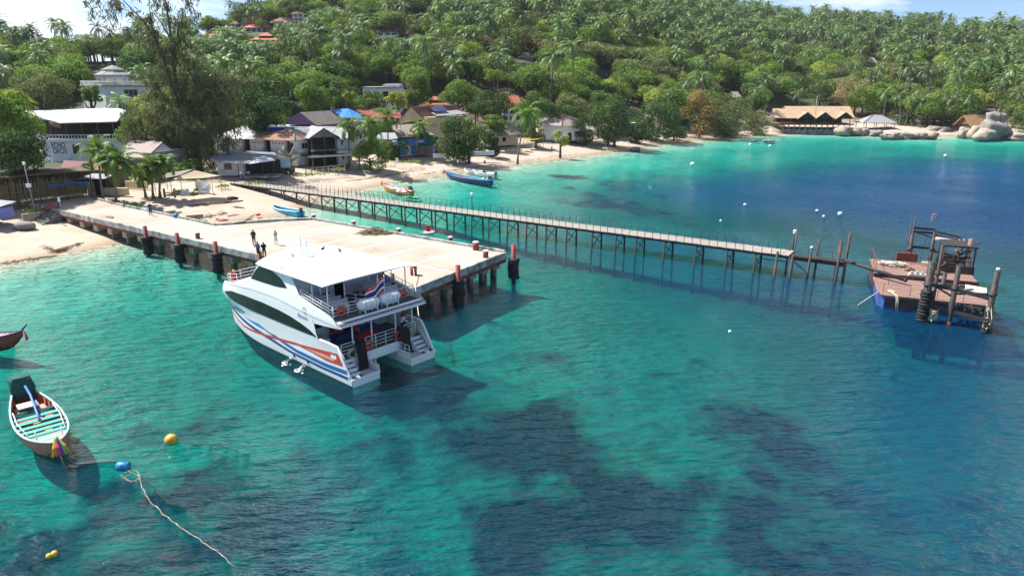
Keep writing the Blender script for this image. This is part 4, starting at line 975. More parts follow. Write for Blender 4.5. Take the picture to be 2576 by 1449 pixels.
# upper skin, foredeck hump, roof edge
SU = [(.93, 4.05), (1.64, 4.60), (5.62, 5.33), (5.9, 5.62), (6.65, 6.42), (6.9, 6.55), (11.2, 6.55), (12.4, 5.28), (13.6, 4.86), (15.2, 4.42), (17.9, 3.95)]
sup = MB(); shell(sup, [.93, 1.3, 1.64] + lin(2.2, 5.5, 6) + [5.62, 5.9, 6.2, 6.65, 6.9] + lin(7.4, 11, 8) + [11.2, 11.6, 12.0, 12.4, 13, 13.6, 14.4, 15.2, 16, 16.7, 17.3, 17.9], lambda x: ip(x, GRV) + .004, lambda x: ip(x, SU), 5, .012)
BND = [(.93, 3.97), (2.5, 3.80), (4.06, 3.67)]
shell(sup, lin(.93, 4.06, 5), lambda x: ip(x, BND), lambda x: ip(x, GRV), 2)
vs = []; fs = []; hx = [12.4, 13.0, 13.6, 14.4, 15.2, 15.5]
for x in hx:
    z = ip(x, SU)
    for k in range(11): q = k / 10; a = wo(x, z) - .012; vs.append(F(bx(x, z), a + (7.5 - 2 * a) * q, z + .22 * (1 - (2 * q - 1) ** 2)))
for i in range(len(hx) - 1):
    for k in range(10): a = i * 11 + k; fs.append((a, a + 1, a + 12, a + 11))
sup.add(vs, fs, 0, True)
vs = [F(bx(x, z), a, z) for x in [15.5] for z in (ip(15.5, SU) + .1, 3.2) for a in (wo(x, z) + .02, 7.48 - wo(x, z))]; sup.add(vs, [(0, 1, 3, 2)])
sup.build('superstructure', m_gel, fer)
MB().add([F(15.4, .5, 3.2), F(15.4, 7.0, 3.2), F(18.2, 6.6, 3.2), F(18.2, .9, 3.2)], [(0, 1, 2, 3)]).build('bow_deck', m_deckgrey, fer)
# windscreen across the front and side windows in panes
vs = []; fs = []; N_ = 12
for x, z in ((12.4, 5.30), (11.8, 5.92), (11.2, 6.54)):
    for k in range(N_ + 1): q = k / N_; a = wo(x, z) + .02; vs.append(F(x + .75 * (1 - abs(2 * q - 1) ** 2.2), a + (7.5 - 2 * a) * q, z))
for i in range(2):
    for k in range(N_): a = i * (N_ + 1) + k; fs.append((a, a + 1, a + N_ + 2, a + N_ + 1))
MB().add(vs, fs, 0, True).build('windscreen', m_tint, fer)
def window(nm, up, lo_, cuts):
    a0, a1 = up[0][0], up[-1][0]; o = MB()
    shell(o, lin(a0 - .03, a1 + .03, 40), lambda x: ip(x, lo_) - .03, lambda x: ip(x, up) + .03, 3, .008); w_ = o.build(nm, m_black, fer)
    c = [a0] + cuts + [a1]
    for i in range(len(c) - 1):
        n = max(3, int((c[i + 1] - c[i]) / .3))
        for sd in ((0,), (1,)): p_ = MB(); shell(p_, lin(c[i] + .012, c[i + 1] - .012, n), lambda x: ip(x, lo_), lambda x: ip(x, up), 3, .022, sides=sd); p_.build('pane', m_tint, w_)
window('side_window', [(3.82, 2.76), (4.51, 3.03), (5.51, 3.25), (6.84, 3.46), (8.38, 3.60), (10.83, 3.69), (13.47, 3.64), (15.93, 3.44), (17.1, 3.08)], [(3.82, 2.74), (5.0, 2.71), (15.5, 2.70), (16.5, 2.76), (17.1, 3.0)], [5.6, 7.5, 9.4, 11.3, 13.2, 15.2])
window('bridge_side_window', [(7.22, 5.53), (7.67, 5.86), (8.24, 6.12), (9.15, 6.37), (10.2, 6.47), (11.1, 6.44), (11.7, 5.96), (12.3, 5.33)], [(7.22, 5.50), (8.0, 5.40), (8.71, 5.34), (10.5, 5.29), (12.3, 5.27)], [9.7])
def stripe(cl, mat, nm='stripe', n=36, off=.006):
    xs = [c[0] for c in cl]; a0, a1 = min(xs), max(xs); T0 = sorted((c[0], c[1]) for c in cl); T1 = sorted((c[0], c[2]) for c in cl)
    o = MB(); shell(o, lin(a0, a1, n), lambda x: ip(x, T0), lambda x: ip(x, T1), 2, off); return o.build(nm, mat, fer)
stripe([(.0, -.6, .12), (9, -.6, .12), (17.9, -.6, .14)], m_boot, 'bottom_paint')
stripe([(17.9, 1.78, 2.24), (14.7, 1.60, 2.12), (12.4, 1.48, 1.86), (10.4, 1.44, 1.47)], m_lb)
stripe([(17.9, 1.40, 1.66), (14.9, 1.12, 1.38), (11.3, .92, 1.16), (9.3, .72, .93), (7.3, .52, .71), (3.5, .44, .62), (.35, .50, .70)], m_db, off=.008)
stripe([(10.8, 1.42, 1.46), (9.43, 1.22, 1.42), (7.9, .96, 1.18), (6.47, .78, 1.04), (2.81, .72, 1.0), (.45, .84, 1.14)], m_mb, off=.010)
stripe([(17.9, .98, 1.16), (15.0, .66, .83), (13.2, .75, .93), (11.35, .93, 1.10), (9, 1.14, 1.32), (6.7, 1.36, 1.55), (6.2, 1.44, 1.60)], m_rd, off=.012)
stripe([(7.0, 1.46, 1.48), (4.5, 1.36, 1.76), (2.77, 1.22, 1.95), (1.35, 1.30, 2.10), (.86, 1.34, 1.45)], m_rd, off=.014)
stripe([(5.4, 1.48, 1.50), (3.4, 1.40, 1.62), (1.95, 1.42, 1.66), (1.8, 1.50, 1.60)], m_sal, off=.018)
stripe([(2.2, 1.62, 1.86), (1.55, 1.62, 1.90)], m_gel, 'emblem_patch', 4, .020)
GR2 = [(x, z - .012, z + .012) for x, z in GRV]; stripe(GR2, M('groove_shadow_line', (.45, .47, .50), .5, .03), 'groove_line', 40, .018)
def txt(s, x, z, size, mat, nm, off=.03, ital=.0):
    cu = bpy.data.curves.new(nm, 'FONT'); cu.body = s; cu.size = size; cu.shear = ital; cu.extrude = .004; tmp = bpy.data.objects.new('tmp', cu); COL.objects.link(tmp)
    me = bpy.data.meshes.new_from_object(tmp.evaluated_get(bpy.context.evaluated_depsgraph_get())); bpy.data.objects.remove(tmp); me.materials.clear(); me.materials.append(mat); o = link(nm, me, fer)
    o.matrix_local = Matrix(((-1, 0, 0, x), (0, 0, 1, -(wo(x, z) - off)), (0, 1, 0, z), (0, 0, 0, 1))); return o
m_navy = M('navy_lettering', (.02, .04, .12), .4, .05)
txt('A', 5.92, 3.74, .42, m_navy, 'lettering_initial', .03, .25); txt('ndamania', 5.62, 3.80, .25, M('grey_blue_lettering', (.20, .24, .34), .4, .05), 'lettering', .03, .2)
lg = MB(); vs = [F(4.95 + .22 * math.cos(a) * q, wo(4.95, 4.37) - .03, 4.40 + .22 * math.sin(a) * q) for a in lin(0, math.pi, 10) for q in (.72, 1)]; lg.add(vs, [(2 * i, 2 * i + 1, 2 * i + 3, 2 * i + 2) for i in range(10)]); lg.build('emblem', m_rd, fer)
lg = MB(); lg.add([F(5.1, wo(4.95, 4.3) - .03, 4.30), F(4.75, wo(4.95, 4.3) - .03, 4.24), F(4.82, wo(4.95, 4.3) - .03, 4.12)], [(0, 1, 2)]); lg.build('emblem', m_mb, fer)
# roof
vs = []; fs = []; rx = [2.45, 3.2, 4.2, 5.5, 7, 8.5, 10, 10.9, 11.4]; NW = 14; 
for x in rx:
    for k in range(NW + 1):
        q = k / NW; a = -.06 + (.10 * max(0, (x - 9.5)) ** 2) * .35; w_ = a + (7.34 - a * 1.0 - a) * q; c_ = 1 - (2 * q - 1) ** 2
        xx = x + (.95 * c_ if x == 11.4 else (.6 * c_ if x == 10.9 else 0)); vs.append(F(xx, w_, 6.60 + .44 * c_ ** .8 * min(1, (x - 1.9) / 3) * (1 if x < 10.5 else .72)))
n1 = len(vs); vs += [(p[0], p[1], p[2] - .09 if 0 else 6.53 + (p[2] - 6.6) * .9) for p in vs[:n1]]
for i in range(len(rx) - 1):
    for k in range(NW): a = i * (NW + 1) + k; fs.append((a, a + 1, a + NW + 2, a + NW + 1)); fs.append((n1 + a, n1 + a + NW + 1, n1 + a + NW + 2, n1 + a + 1))
E_ = [i * (NW + 1) for i in range(len(rx))]; E2 = [e + NW for e in E_]; E3 = list(range(NW + 1)); E4 = [(len(rx) - 1) * (NW + 1) + k for k in range(NW + 1)]
for E1 in (E_, E2, E3, E4): fs += [(E1[i], E1[i + 1], n1 + E1[i + 1], n1 + E1[i]) for i in range(len(E1) - 1)]
roof = MB().add(vs, fs, 0, True).build('roof', m_gel, fer)
ms = MB(); ms.tube([F(9.3, 2.7, 6.85), F(9.35, 2.7, 8.35)], [.10, .06], 8).tube([F(9.3, 3.2, 6.85), F(9.35, 3.2, 8.1)], [.08, .05], 8); ms.box(F(9.35, 2.95, 8.1), (.16, .9, .08)).box(F(9.35, 2.95, 7.6), (.14, .7, .06)).ball(F(9.35, 2.7, 8.42), .12, 8, 5).cyl(F(9.35, 3.2, 8.1), F(9.35, 3.2, 9.0), .018, n=5).cyl(F(9.5, 3.8, 6.9), F(9.5, 3.8, 8.6), .015, n=5); ms.box(F(8.7, 2.9, 6.96), (1.4, .35, .14))
ms.build('mast', m_gel, fer)
rd = MB(); rd.cyl(F(9.9, 2.3, 6.9), F(9.9, 2.3, 7.15), .12, n=8).box(F(9.9, 2.3, 7.22), (.16, 1.2, .12)); rd.build('radar', m_gel, fer)
MB().cyl(F(8.2, .35, 6.6), F(8.2, .35, 6.95), .05, .02, n=6).build('side_lamp', m_boot, fer)
# upper deck
MB().add([F(.98, .06, 4.19), F(6.6, .06, 4.19), F(6.6, 7.44, 4.19), F(.98, 7.44, 4.19)], [(0, 3, 2, 1)]).build('upper_deck', m_deckgrey, fer)
rm = MB(); rm.add([F(.90, .0, 3.96), F(.90, 7.5, 3.96), F(1.38, 7.42, 4.30), F(1.38, .08, 4.30), F(1.44, .08, 4.19), F(1.44, 7.42, 4.19), F(1.1, .0, 3.86), F(1.1, 7.5, 3.86)], [(0, 3, 2, 1), (3, 4, 5, 2), (0, 1, 7, 6)]); rm.add([F(1.1, .0, 3.86), F(1.1, 7.5, 3.86), F(5.6, 7.5, 3.86), F(5.6, 0, 3.86)], [(0, 1, 2, 3)]); rm.build('stern_rim', m_gel, fer)
MB().b2(6.50, 6.56, -7.35, -.15, 4.2, 6.52).build('bulkhead', m_gelin, fer)  # bluish-grey panel colour carries the shadow on this wall
MB().b2(6.46, 6.495, -4.4, -3.5, 4.2, 6.1).build('door', m_tint, fer)
def rails(pts, zs, posts, r=.022, nm='railing', post_h=None):
    o = MB()
    for z in zs: o.tube([F(p[0], p[1], p[2] + z) for p in pts], r, 5)
    o.build(nm, m_rail, fer)
    first = None
    for i in range(len(pts) - 1):
        a, b = Vector(pts[i]), Vector(pts[i + 1]); n = max(1, round((b - a).length / posts))
        for k in range(n + (1 if i == len(pts) - 2 else 0)):
            p = a.lerp(b, k / n); c = MB().cyl((0, 0, 0), (0, 0, zs[-1]), r * 1.35, n=6).build('rail_post', m_rail, fer) if first is None else first.copy()
            if first is not None: COL.objects.link(c)
            first = first or c; c.location = F(p.x, p.y, p.z)
rails([(1.95, .28, 4.3), (1.95, 7.2, 4.3)], [.24, .46, .68, .92], 1.15)
rails([(1.95, .22, 4.45), (5.7, .22, 5.0)], [.06, .28, .50, .74], 1.2); rails([(1.95, 7.24, 4.45), (5.7, 7.24, 5.0)], [.06, .28, .50, .74], 1.2)
rails([(4.1, 2.7, 4.2), (2.4, 3.4, 4.2), (2.4, 4.9, 4.2)], [.4, .7, 1.0], .8)
for x, w_, z0 in ((4.36, .3, 5.0), (3.9, 2.6, 4.2), (2.55, 4.5, 4.2), (5.4, 1.6, 4.2), (2.6, .35, 4.5), (2.6, 7.05, 4.5), (4.36, 7.15, 5.0), (5.4, 5.8, 4.2)):
    MB().cyl(F(x, w_, z0), F(x, w_, 6.55), .045, n=7).build('roof_post', m_rail, fer)
bn = None
for i, (x, w_) in enumerate([(x, w_) for x in (3.1, 3.9, 4.7, 5.5) for w_ in (1.45, 5.9)]):
    if bn is None:
        bn = MB(); bn.b2(-.2, .2, -.95, .95, .40, .45)
        for q in (.55, .68, .81): bn.b2(-.24, -.20, -.95, .95, q, q + .09)
        for y in (-.8, .8): bn.b2(-.2, .16, y - .03, y + .03, 0, .40).b2(-.24, -.2, y - .03, y + .03, .4, .9)
        bn = bn.build('bench', m_gelin, fer); c = bn
    else: c = bn.copy(); COL.objects.link(c)
    c.location = F(x, w_, 4.2); c.rotation_euler = (0, 0, math.pi)
# lower aft deck
MB().add([F(1.5, .15, 1.45), F(5.6, .15, 1.45), F(5.6, 7.35, 1.45), F(1.5, 7.35, 1.45)], [(0, 3, 2, 1)]).build('aft_deck', m_deckgrey, fer)
MB().b2(5.50, 5.56, -7.4, -.1, 1.46, 3.86).b2(3.6, 5.5, -.95, -.25, 1.46, 2.35).build('aft_bulkhead', m_gelin, fer)
MB().b2(5.46, 5.495, -4.2, -3.3, 1.46, 3.4).b2(5.46, 5.495, -1.6, -1.0, 2.6, 3.2).build('cabin_door', m_tint, fer)
tb_ = MB(); tb_.b2(1.46, 1.52, -5.25, -2.25, .80, 1.50); tb_.add([F(1.47, 2.3, .8), F(1.47, 5.2, .8), F(3.2, 5.2, .82), F(3.2, 2.3, .82)], [(0, 1, 2, 3)]); tb_.build('bridge_transom', m_gel, fer)
for w_ in (1.6, 3.22, 5.35, 6.92): MB().cyl(F(1.85, w_, 1.45), F(1.85, w_, 3.9), .055, n=8).build('deck_post', m_rail, fer)
rails([(1.62, 2.5, 1.45), (1.62, 5.1, 1.45)], [.3, .55, .8, 1.05], .87)
rails([(1.62, .45, 1.5), (1.62, 1.55, 1.5)], [.3, .55, .8, 1.02], 1.0, .025); rails([(1.62, 5.95, 1.5), (1.62, 7.0, 1.5)], [.3, .55, .8, 1.02], 1.0, .025)
fr_ = MB(); g = random.Random(2)
for w_ in (2.0, 2.6, 3.2, 3.9, 4.6, 5.2): fr_.tube([F(5.2, w_, 1.5), F(5.2, w_, 2.7), F(5.1, w_ + .3, 2.85), F(5.0, w_ + .55, 2.7), F(5.0, w_ + .55, 1.5)], .03, 5)
fr_.b2(4.5, 5.3, -5.8, -2.0, 1.5, 1.9); fr_.build('luggage_rack', m_bluef, fer)
MB().b2(3.9, 4.5, -5.2, -3.3, 1.46, 1.75).b2(5.0, 5.4, -2.8, -2.2, 2.0, 2.9).b2(5.44, 5.49, -1.5, -.6, 3.3, 3.7).build('red_locker', m_redp, fer)
# stern platforms, steps, covers
for s in (0, 1):
    g_ = (lambda w_: w_) if s == 0 else (lambda w_: 7.5 - w_)
    def fb(mb, x0, x1, a, b, z0, z1): a, b = g_(a), g_(b); return mb.b2(x0, x1, -max(a, b), -min(a, b), z0, z1)
    fb(MB(), .0, 1.52, .03, 2.36, .42, .50).build('stern_platform', m_deckgrey, fer)
    o = MB(); fb(o, -.03, .06, .0, 2.38, .40, .56); fb(o, .0, 1.5, 2.30, 2.38, .40, .54); o.build('platform_rim', m_gel, fer)
    o = MB()
    for k in range(5): fb(o, .12 + k * .17, .17 + k * .17, 1.15, 2.2, .504, .53)
    o.build('grating', m_rail, fer)
    for k in range(4): o = MB(); fb(o, .55 + .27 * k, .55 + .27 * (k + 1), .2, 1.12, .5, .70 + .25 * k); o.build('step', m_gel, fer)
    for k in range(4): o = MB(); fb(o, .57 + .27 * k, .80 + .27 * k, .24, 1.08, .705 + .25 * k, .715 + .25 * k); o.build('step_tread', m_deckgrey, fer)
    o = MB(); fb(o, 1.40, 1.47, 1.12, 2.36, .5, 1.46); o.build('platform_wall', m_gel, fer)
    wv = MB(); a_ = [g_(.06), g_(.14)]; wv.tube([F(.06, g_(.10), .5), F(.3, g_(.09), .76), F(.9, g_(.07), 1.78), F(1.44, g_(.06), 2.54), F(2.4, g_(.06), 2.56), F(3.5, g_(.06), 2.56)], .085, 8); wv.build('wing_edge', m_gel, fer)
    cv = MB(); vs = []; W = lin(1.40, 2.22, 6); prof = [(1.62, 1.5), (1.60, 2.30), (1.45, 2.42), (1.22, 2.30), (1.12, 1.6), (1.0, .62)]
    gg = random.Random(4 + s)
    for x, z in prof:
        for w_ in W: vs.append(F(x + gg.uniform(-.04, .04), g_(w_), z + gg.uniform(-.05, .05)))
    cv.add(vs, [(i * 7 + k, i * 7 + k + 1, i * 7 + k + 8, i * 7 + k + 7) for i in range(len(prof) - 1) for k in range(6)], 0, False); cv.build('black_cover', m_black, fer)
    o = MB(); 
    for z in (.85, 1.15, 1.45): o.tube([F(.25, g_(2.26), z), F(1.3, g_(2.26), z)], .02, 5)
    for x in (.25, .75, 1.3): o.cyl(F(x, g_(2.26), .5), F(x, g_(2.26), 1.45), .026, n=6)
    o.build('platform_railing', m_rail, fer)
    o = MB(); o.tube([F(.35, g_(.35), .5), F(.35, g_(.35), 1.0), F(.7, g_(.35), 1.3), F(1.35, g_(.35), 1.95), F(1.6, g_(.35), 2.1)], .022, 5); o.build('step_handrail', m_rail, fer)
    o = MB(); fb(o, .1, .3, .5, .8, .5, .62); o.build('mooring_bitt', m_gel, fer)
    t1 = MB(); gg = random.Random(9 + s)
    for i in range(9):
        c = F(1.45 + gg.uniform(-.1, .1), g_(1.28 + gg.uniform(-.08, .08)), 1.75); t1.torus(c, .36 + gg.uniform(-.1, .06), .022, 'X', 16, 5)
    tag(t1.build('rope_coil', m_rope, None, FO, FRZ), 'coil of pale rope hung beside the %s black cover on the ferry stern' % ('port' if s == 0 else 'starboard'), 'rope')
rails([(15.6, .55, 4.0), (16.8, .62, 3.72), (17.6, .8, 3.6), (18.25, 2.2, 3.5), (18.35, 3.75, 3.5), (18.25, 5.3, 3.5), (17.6, 6.7, 3.6), (15.6, 6.95, 4.0)], [.35, .62, .9], 1.3)
# things carried on the ferry
raft_lab = ('white life raft canister nearer the port side on the ferry upper deck', 'white life raft canister nearer the starboard side on the ferry upper deck')
m_ribs = M('white_canister', (.80, .82, .84), .35, .04, 2)
for i, (w0, w1) in enumerate(((2.05, 3.78), (3.92, 5.62))):
    t = thing('life_raft', raft_lab[i], 'life raft', fw(1.62, (w0 + w1) / 2, 4.19), FRZ, 'life raft canisters'); hw = (w1 - w0) / 2
    pr = [(-hw, .06), (-hw + .03, .22), (-hw + .2, .34)]; 
    for k in range(11):
        y = -hw + .3 + (2 * hw - .6) * k / 10; pr.append((y, .37 + (.018 if k % 2 else 0)))
    pr += [(hw - .2, .34), (hw - .03, .22), (hw, .06)]
    MB().tube([(0, y, .72) for y, r in pr], [r for y, r in pr], 16).build('canister', m_ribs, t)
    for k in (-.5, 0., .5): MB().torus((0, k * hw, .72), .385, .012, 'Y', 16, 4).build('strap', m_deckgrey, t)
    cr = MB()
    for y in (-hw * .6, hw * .6):
        cr.bar((-.34, y, 0), (-.34, y, .75), .05).bar((.30, y, 0), (.30, y, .7), .05).bar((-.34, y, .32), (.30, y, .32), .05)
    cr.bar((-.36, -hw * .62, .74), (-.36, hw * .62, .74), .05).bar((-.36, -hw * .62, .45), (-.36, hw * .62, .45), .04)
    for k in range(6): cr.bar((-.365, -hw * .55 + hw * 1.1 * k / 5, .34), (-.365, -hw * .55 + hw * 1.1 * k / 5, .74), .025)
    cr.build('cradle', m_rail, t)
m_ring = M('lifebuoy_orange_red', (.62, .05, .03), .6, .08, 3)
def lifebuoy(p, rz, label, par=None, tilt=0):
    t = thing('lifebuoy', label, 'lifebuoy', p, rz, 'lifebuoys on the ferry'); t.rotation_euler = (0, tilt, rz)
    MB().torus((0, 0, 0), .29, .085, 'X', 20, 8).build('ring', m_ring, t)
    for k in range(4):
        a = k * math.pi / 2 + .78; MB().torus((0, .29 * math.cos(a), .29 * math.sin(a)), .088, .012, 'Z', 8, 4, mat=Matrix.Rotation(a + math.pi / 2, 4, 'X') @ Matrix.Rotation(0, 4, 'Z')).build('band', m_white, t)
    MB().tube([(-.02, .24, -.1), (-.03, 0, .22), (-.02, -.24, -.1)], .018, 4).build('cord', m_white, t)
lifebuoy(fw(1.86, .85, 4.80), FRZ, 'orange lifebuoy on the port end of the ferry upper stern rail'); lifebuoy(fw(1.86, 6.15, 4.80), FRZ, 'orange lifebuoy on the starboard end of the ferry upper stern rail')
lifebuoy(fw(1.53, 2.68, 1.95), FRZ, 'orange lifebuoy on the lower stern rail beside the port black cover'); lifebuoy(fw(1.53, 5.35, 1.95), FRZ, 'orange lifebuoy on the lower stern rail beside the starboard black cover')
lifebuoy(fw(16.9, .75, 3.95), FRZ + 1.3, 'orange lifebuoy on the bow rail between the crew in red')
fl = thing('ferry_flag', 'striped red, white and blue national flag flying over the ferry life rafts', 'flag', fw(1.95, 4.55, 4.3), FRZ)
MB().cyl((0, 0, 0), (-.10, 0, 2.15), .03, n=7).ball((-.10, 0, 2.2), .06, 8, 5).build('staff', m_rail, fl)
FLW, FLH = 1.75, 1.05
cols = [m_redp, M('flag_white', (.82, .82, .82), .8, .03), M('flag_blue', (.03, .03, .22), .8, .05)]; seq = [(0, 1 / 6, 0), (1 / 6, 2 / 6, 1), (2 / 6, 4 / 6, 2), (4 / 6, 5 / 6, 1), (5 / 6, 1, 0)]
def fp(u_, v_): return (-.10 + .04 * v_ + .16 * math.sin(u_ * 6.5 + .4) * u_ ** .6, FLW * u_ * .93, 1.05 + FLH * (1 - v_) * (1 - .12 * u_) - .62 * u_ ** 1.1 + .07 * math.sin(u_ * 8 + 1.0))
for a, b, c in seq:
    o = MB(); n = 18; vs = []
    for i in range(n + 1): vs += [fp(i / n, a), fp(i / n, b)]
    o.add(vs, [(2 * i, 2 * i + 1, 2 * i + 3, 2 * i + 2) for i in range(n)], 0, True); q = o.build('stripe', cols[c], fl); md = q.modifiers.new('s', 'SOLIDIFY'); md.thickness = .012
# mooring rope from the stern to the stout bollard
b0 = pw(60.6, 3.4, 3.35); b1 = fw(1.5, 7.35, 2.3)
rp_ = MB(); pts = []
for i in range(15):
    t = i / 14; p = b0.lerp(b1, t); p.z -= .35 * math.sin(math.pi * t); pts.append(p)
rp_.tube(pts, .035, 6); rp_.tube([b0, pw(60.9, 3.3, 3.2), pw(60.6, 3.1, 3.1), pw(60.3, 3.4, 3.2), b0], .035, 5)
tag(rp_.build('mooring_rope', m_rope), 'taut white mooring rope from the stout red bollard down to the ferry stern', 'rope')
# discharge water
m_foam = M('white_foam', (.75, .80, .80), .9, .1, 4)
sp = MB()
g = random.Random(21)
for (x, zz_) in ((7.0, .35), (5.2, .3)):
    for i in range(26):
        t = g.random(); sp.ball(F(x + g.uniform(-.12, .12), -.1 - .55 * t - g.uniform(0, .25), max(.02, zz_ * (1 - t * t) + g.uniform(-.05, .05))), g.uniform(.015, .06), 5, 3)
    for i in range(14): a = g.uniform(0, 6.28); q = g.uniform(.1, .6); sp.ball(F(x + q * math.cos(a), -.75 + .6 * q * math.sin(a), .02), (g.uniform(.05, .14), g.uniform(.05, .12), .015), 6, 3)
kind(sp.build('discharge_spray', m_foam, None, FO, FRZ), 'stuff')
for x in (7.0, 5.2): MB().cyl(F(x, .04, .42), F(x, -.02, .42), .12, n=10).build('discharge_outlet', m_boot, fer)
# ================================================================== buildings
m_wallw = M('white_plaster', (.72, .73, .74), .8, .06, .8, dark=(.40, .40, .40), dscale=.5, damt=.25)
m_cream = M('cream_plaster', (.60, .48, .28), .85, .08, .8, dark=(.36, .28, .17), dscale=.6, damt=.25)
m_purple = M('purple_plaster', (.20, .11, .25), .85, .12, 1)
m_dark = M('dark_interior_and_shade', (.018, .018, .020), .9, .2, 1)  # near-black, stands in for unlit rooms and shade under a roof
m_win = glass('window_glass', (.03, .045, .055), .06)
m_terra = corr(M('terracotta_tiles', (.46, .15, .075), .8, .18, 2, dark=(.22, .09, .06), dscale=.8, damt=.2), 0, 6)
m_brownt = corr(M('brown_tiles', (.22, .095, .08), .8, .18, 2, dark=(.12, .07, .06), dscale=.8, damt=.25), 0, 6)
m_greyr = corr(M('grey_corrugated_sheet', (.25, .26, .28), .7, .2, 1.2, dark=(.20, .18, .17), dscale=.5, damt=.3), 0, 8, .7)
m_palegr = corr(M('pale_corrugated_sheet', (.34, .35, .37), .6, .15, 1.2, dark=(.28, .26, .25), dscale=.5, damt=.3), 0, 8, .7)
m_rustr = corr(M('rusty_sheet', (.34, .19, .14), .8, .22, 1.2, dark=(.26, .13, .09), dscale=.7, damt=.35), 0, 8, .7)
m_roofw = corr(M('white_sheet_roof', (.82, .83, .84), .45, .04, 1), 0, 6, .3)
m_browng = M('faded_brown_shingle', (.24, .20, .17), .9, .18, 1.5, dark=(.14, .12, .10), dscale=.8, damt=.3, bump=.4, bscale=4)
m_tanr = M('dry_thatch', (.40, .28, .19), .95, .15, 1.5, dark=(.26, .17, .10), dscale=.8, damt=.3, bump=.5, bscale=5)
m_pinkr = M('pinkish_grey_shingle', (.31, .255, .24), .9, .14, 1.2, dark=(.28, .23, .22), dscale=.8, damt=.25, bump=.3, bscale=5)
m_redr = corr(M('dull_red_sheet', (.24, .045, .045), .75, .18, 1.5), 0, 6)
m_bluet = M('blue_tarpaulin', (.03, .18, .55), .6, .12, 2, bump=.5, bscale=2)
m_green = M('green_boarding', (.015, .13, .10), .8, .12, 2)
m_bamboo = M('bamboo', (.26, .20, .11), .8, .25, 3)
m_stone = M('granite', (.29, .26, .235), .9, .3, .6, dark=(.13, .12, .115), dscale=.3, damt=.55, bump=1, bscale=1.0)
m_stonew = M('pale_granite', (.36, .295, .235), .9, .28, .6, dark=(.17, .145, .12), dscale=.35, damt=.5, bump=1, bscale=1.0)
def rz_of(p0, p1): return math.atan2(p1.y - p0.y, p1.x - p0.x)
class Bld:
    """a building on its own axes: x along the front from left to right, y to the back, z up from its base"""
    def __init__(s, name, label, p0, p1, cat='house', group=None, z=None):
        s.o = thing(name, label, cat, (p0.x, p0.y, p0.z if z is None else z), rz_of(p0, p1), group); s.L = (p1 - p0).xy.length; s.inv = (Matrix.Translation(s.o.location) @ Matrix.Rotation(s.o.rotation_euler[2], 4, 'Z')).inverted()
    def loc(s, p): return s.inv @ Vector(p)
    def mb(s, nm, mats, f, parent=None): m = MB(); f(m); return m.build(nm, mats, parent or s.o)
    def wall(s, x0, x1, y0, y1, z0, z1, mat, nm='wall'): return MB().b2(x0, x1, y0, y1, z0, z1).build(nm, mat, s.o)
    def opening(s, face, a, z, w_, h, at_, nm='window', fr=None, pane=None, n=1, d=.04, bars=True):
        """window or door on face 'f' (front), 'l' or 'r'; a = place along the face, at_ = plane of the face"""
        sg = -1 if face in 'fl' else 1
        def bx_(mb, a0, a1, z0, z1, t0, t1):
            t0, t1 = at_ + sg * t0, at_ + sg * t1
            if face in 'fb': mb.b2(a0, a1, min(t0, t1), max(t0, t1), z0, z1)
            else: mb.b2(min(t0, t1), max(t0, t1), a0, a1, z0, z1)
        o = MB(); t = .06
        for (a0, a1, z0, z1) in ((a - w_ / 2, a - w_ / 2 + t, z, z + h), (a + w_ / 2 - t, a + w_ / 2, z, z + h), (a - w_ / 2 + t, a + w_ / 2 - t, z, z + t), (a - w_ / 2 + t, a + w_ / 2 - t, z + h - t, z + h)): bx_(o, a0, a1, z0, z1, .004, d + .03)
        for k in range(1, n): q = a - w_ / 2 + w_ * k / n; bx_(o, q - .03, q + .03, z + t, z + h - t, .004, d + .02)
        fr_ = o.build(nm, fr or m_white, s.o)
        for k in range(n):
            o = MB(); q0 = a - w_ / 2 + w_ * k / n + .035; bx_(o, q0, q0 + w_ / n - .07, z + t, z + h - t, .006, d); o.build('pane' if nm == 'window' else 'leaf', pane or m_win, fr_)
        return fr_
    def slab(s, nm, pts, t, mat, world=True, nrm=None): return MB().slab([s.loc(p) if world else p for p in pts], t, 0, nrm).build(nm, mat, s.o)
    def gable(s, x0, x1, y0, y1, ze, zr, ov, mat, ridge='x', t=.14, fill=None, nm='roof'):
        o = MB()
        if ridge == 'x':
            ym = (y0 + y1) / 2; k = (zr - ze) / ((y1 - y0) / 2)
            o.slab([(x0 - ov, y0 - ov, ze - ov * k), (x1 + ov, y0 - ov, ze - ov * k), (x1 + ov, ym, zr), (x0 - ov, ym, zr)], t); o.slab([(x0 - ov, ym, zr), (x1 + ov, ym, zr), (x1 + ov, y1 + ov, ze - ov * k), (x0 - ov, y1 + ov, ze - ov * k)], t)
            tri = [[(x0, y0, ze - t), (x0, y1, ze - t), (x0, ym, zr - t)], [(x1, y0, ze - t), (x1, y1, ze - t), (x1, ym, zr - t)]]; ax = (1, 0, 0)
        else:
            xm = (x0 + x1) / 2; k = (zr - ze) / ((x1 - x0) / 2)
            o.slab([(x0 - ov, y0 - ov, ze - ov * k), (xm, y0 - ov, zr), (xm, y1 + ov, zr), (x0 - ov, y1 + ov, ze - ov * k)], t); o.slab([(xm, y0 - ov, zr), (x1 + ov, y0 - ov, ze - ov * k), (x1 + ov, y1 + ov, ze - ov * k), (xm, y1 + ov, zr)], t)
            tri = [[(x0, y0, ze - t), (x1, y0, ze - t), (xm, y0, zr - t)], [(x0, y1, ze - t), (x1, y1, ze - t), (xm, y1, zr - t)]]; ax = (0, 1, 0)
        r = o.build(nm, mat, s.o)
        if fill:
            for i, q in enumerate(tri): MB().slab(q, .12, nrm=[-a if i == 0 else a for a in ax]).build('gable', fill, s.o)
        return r
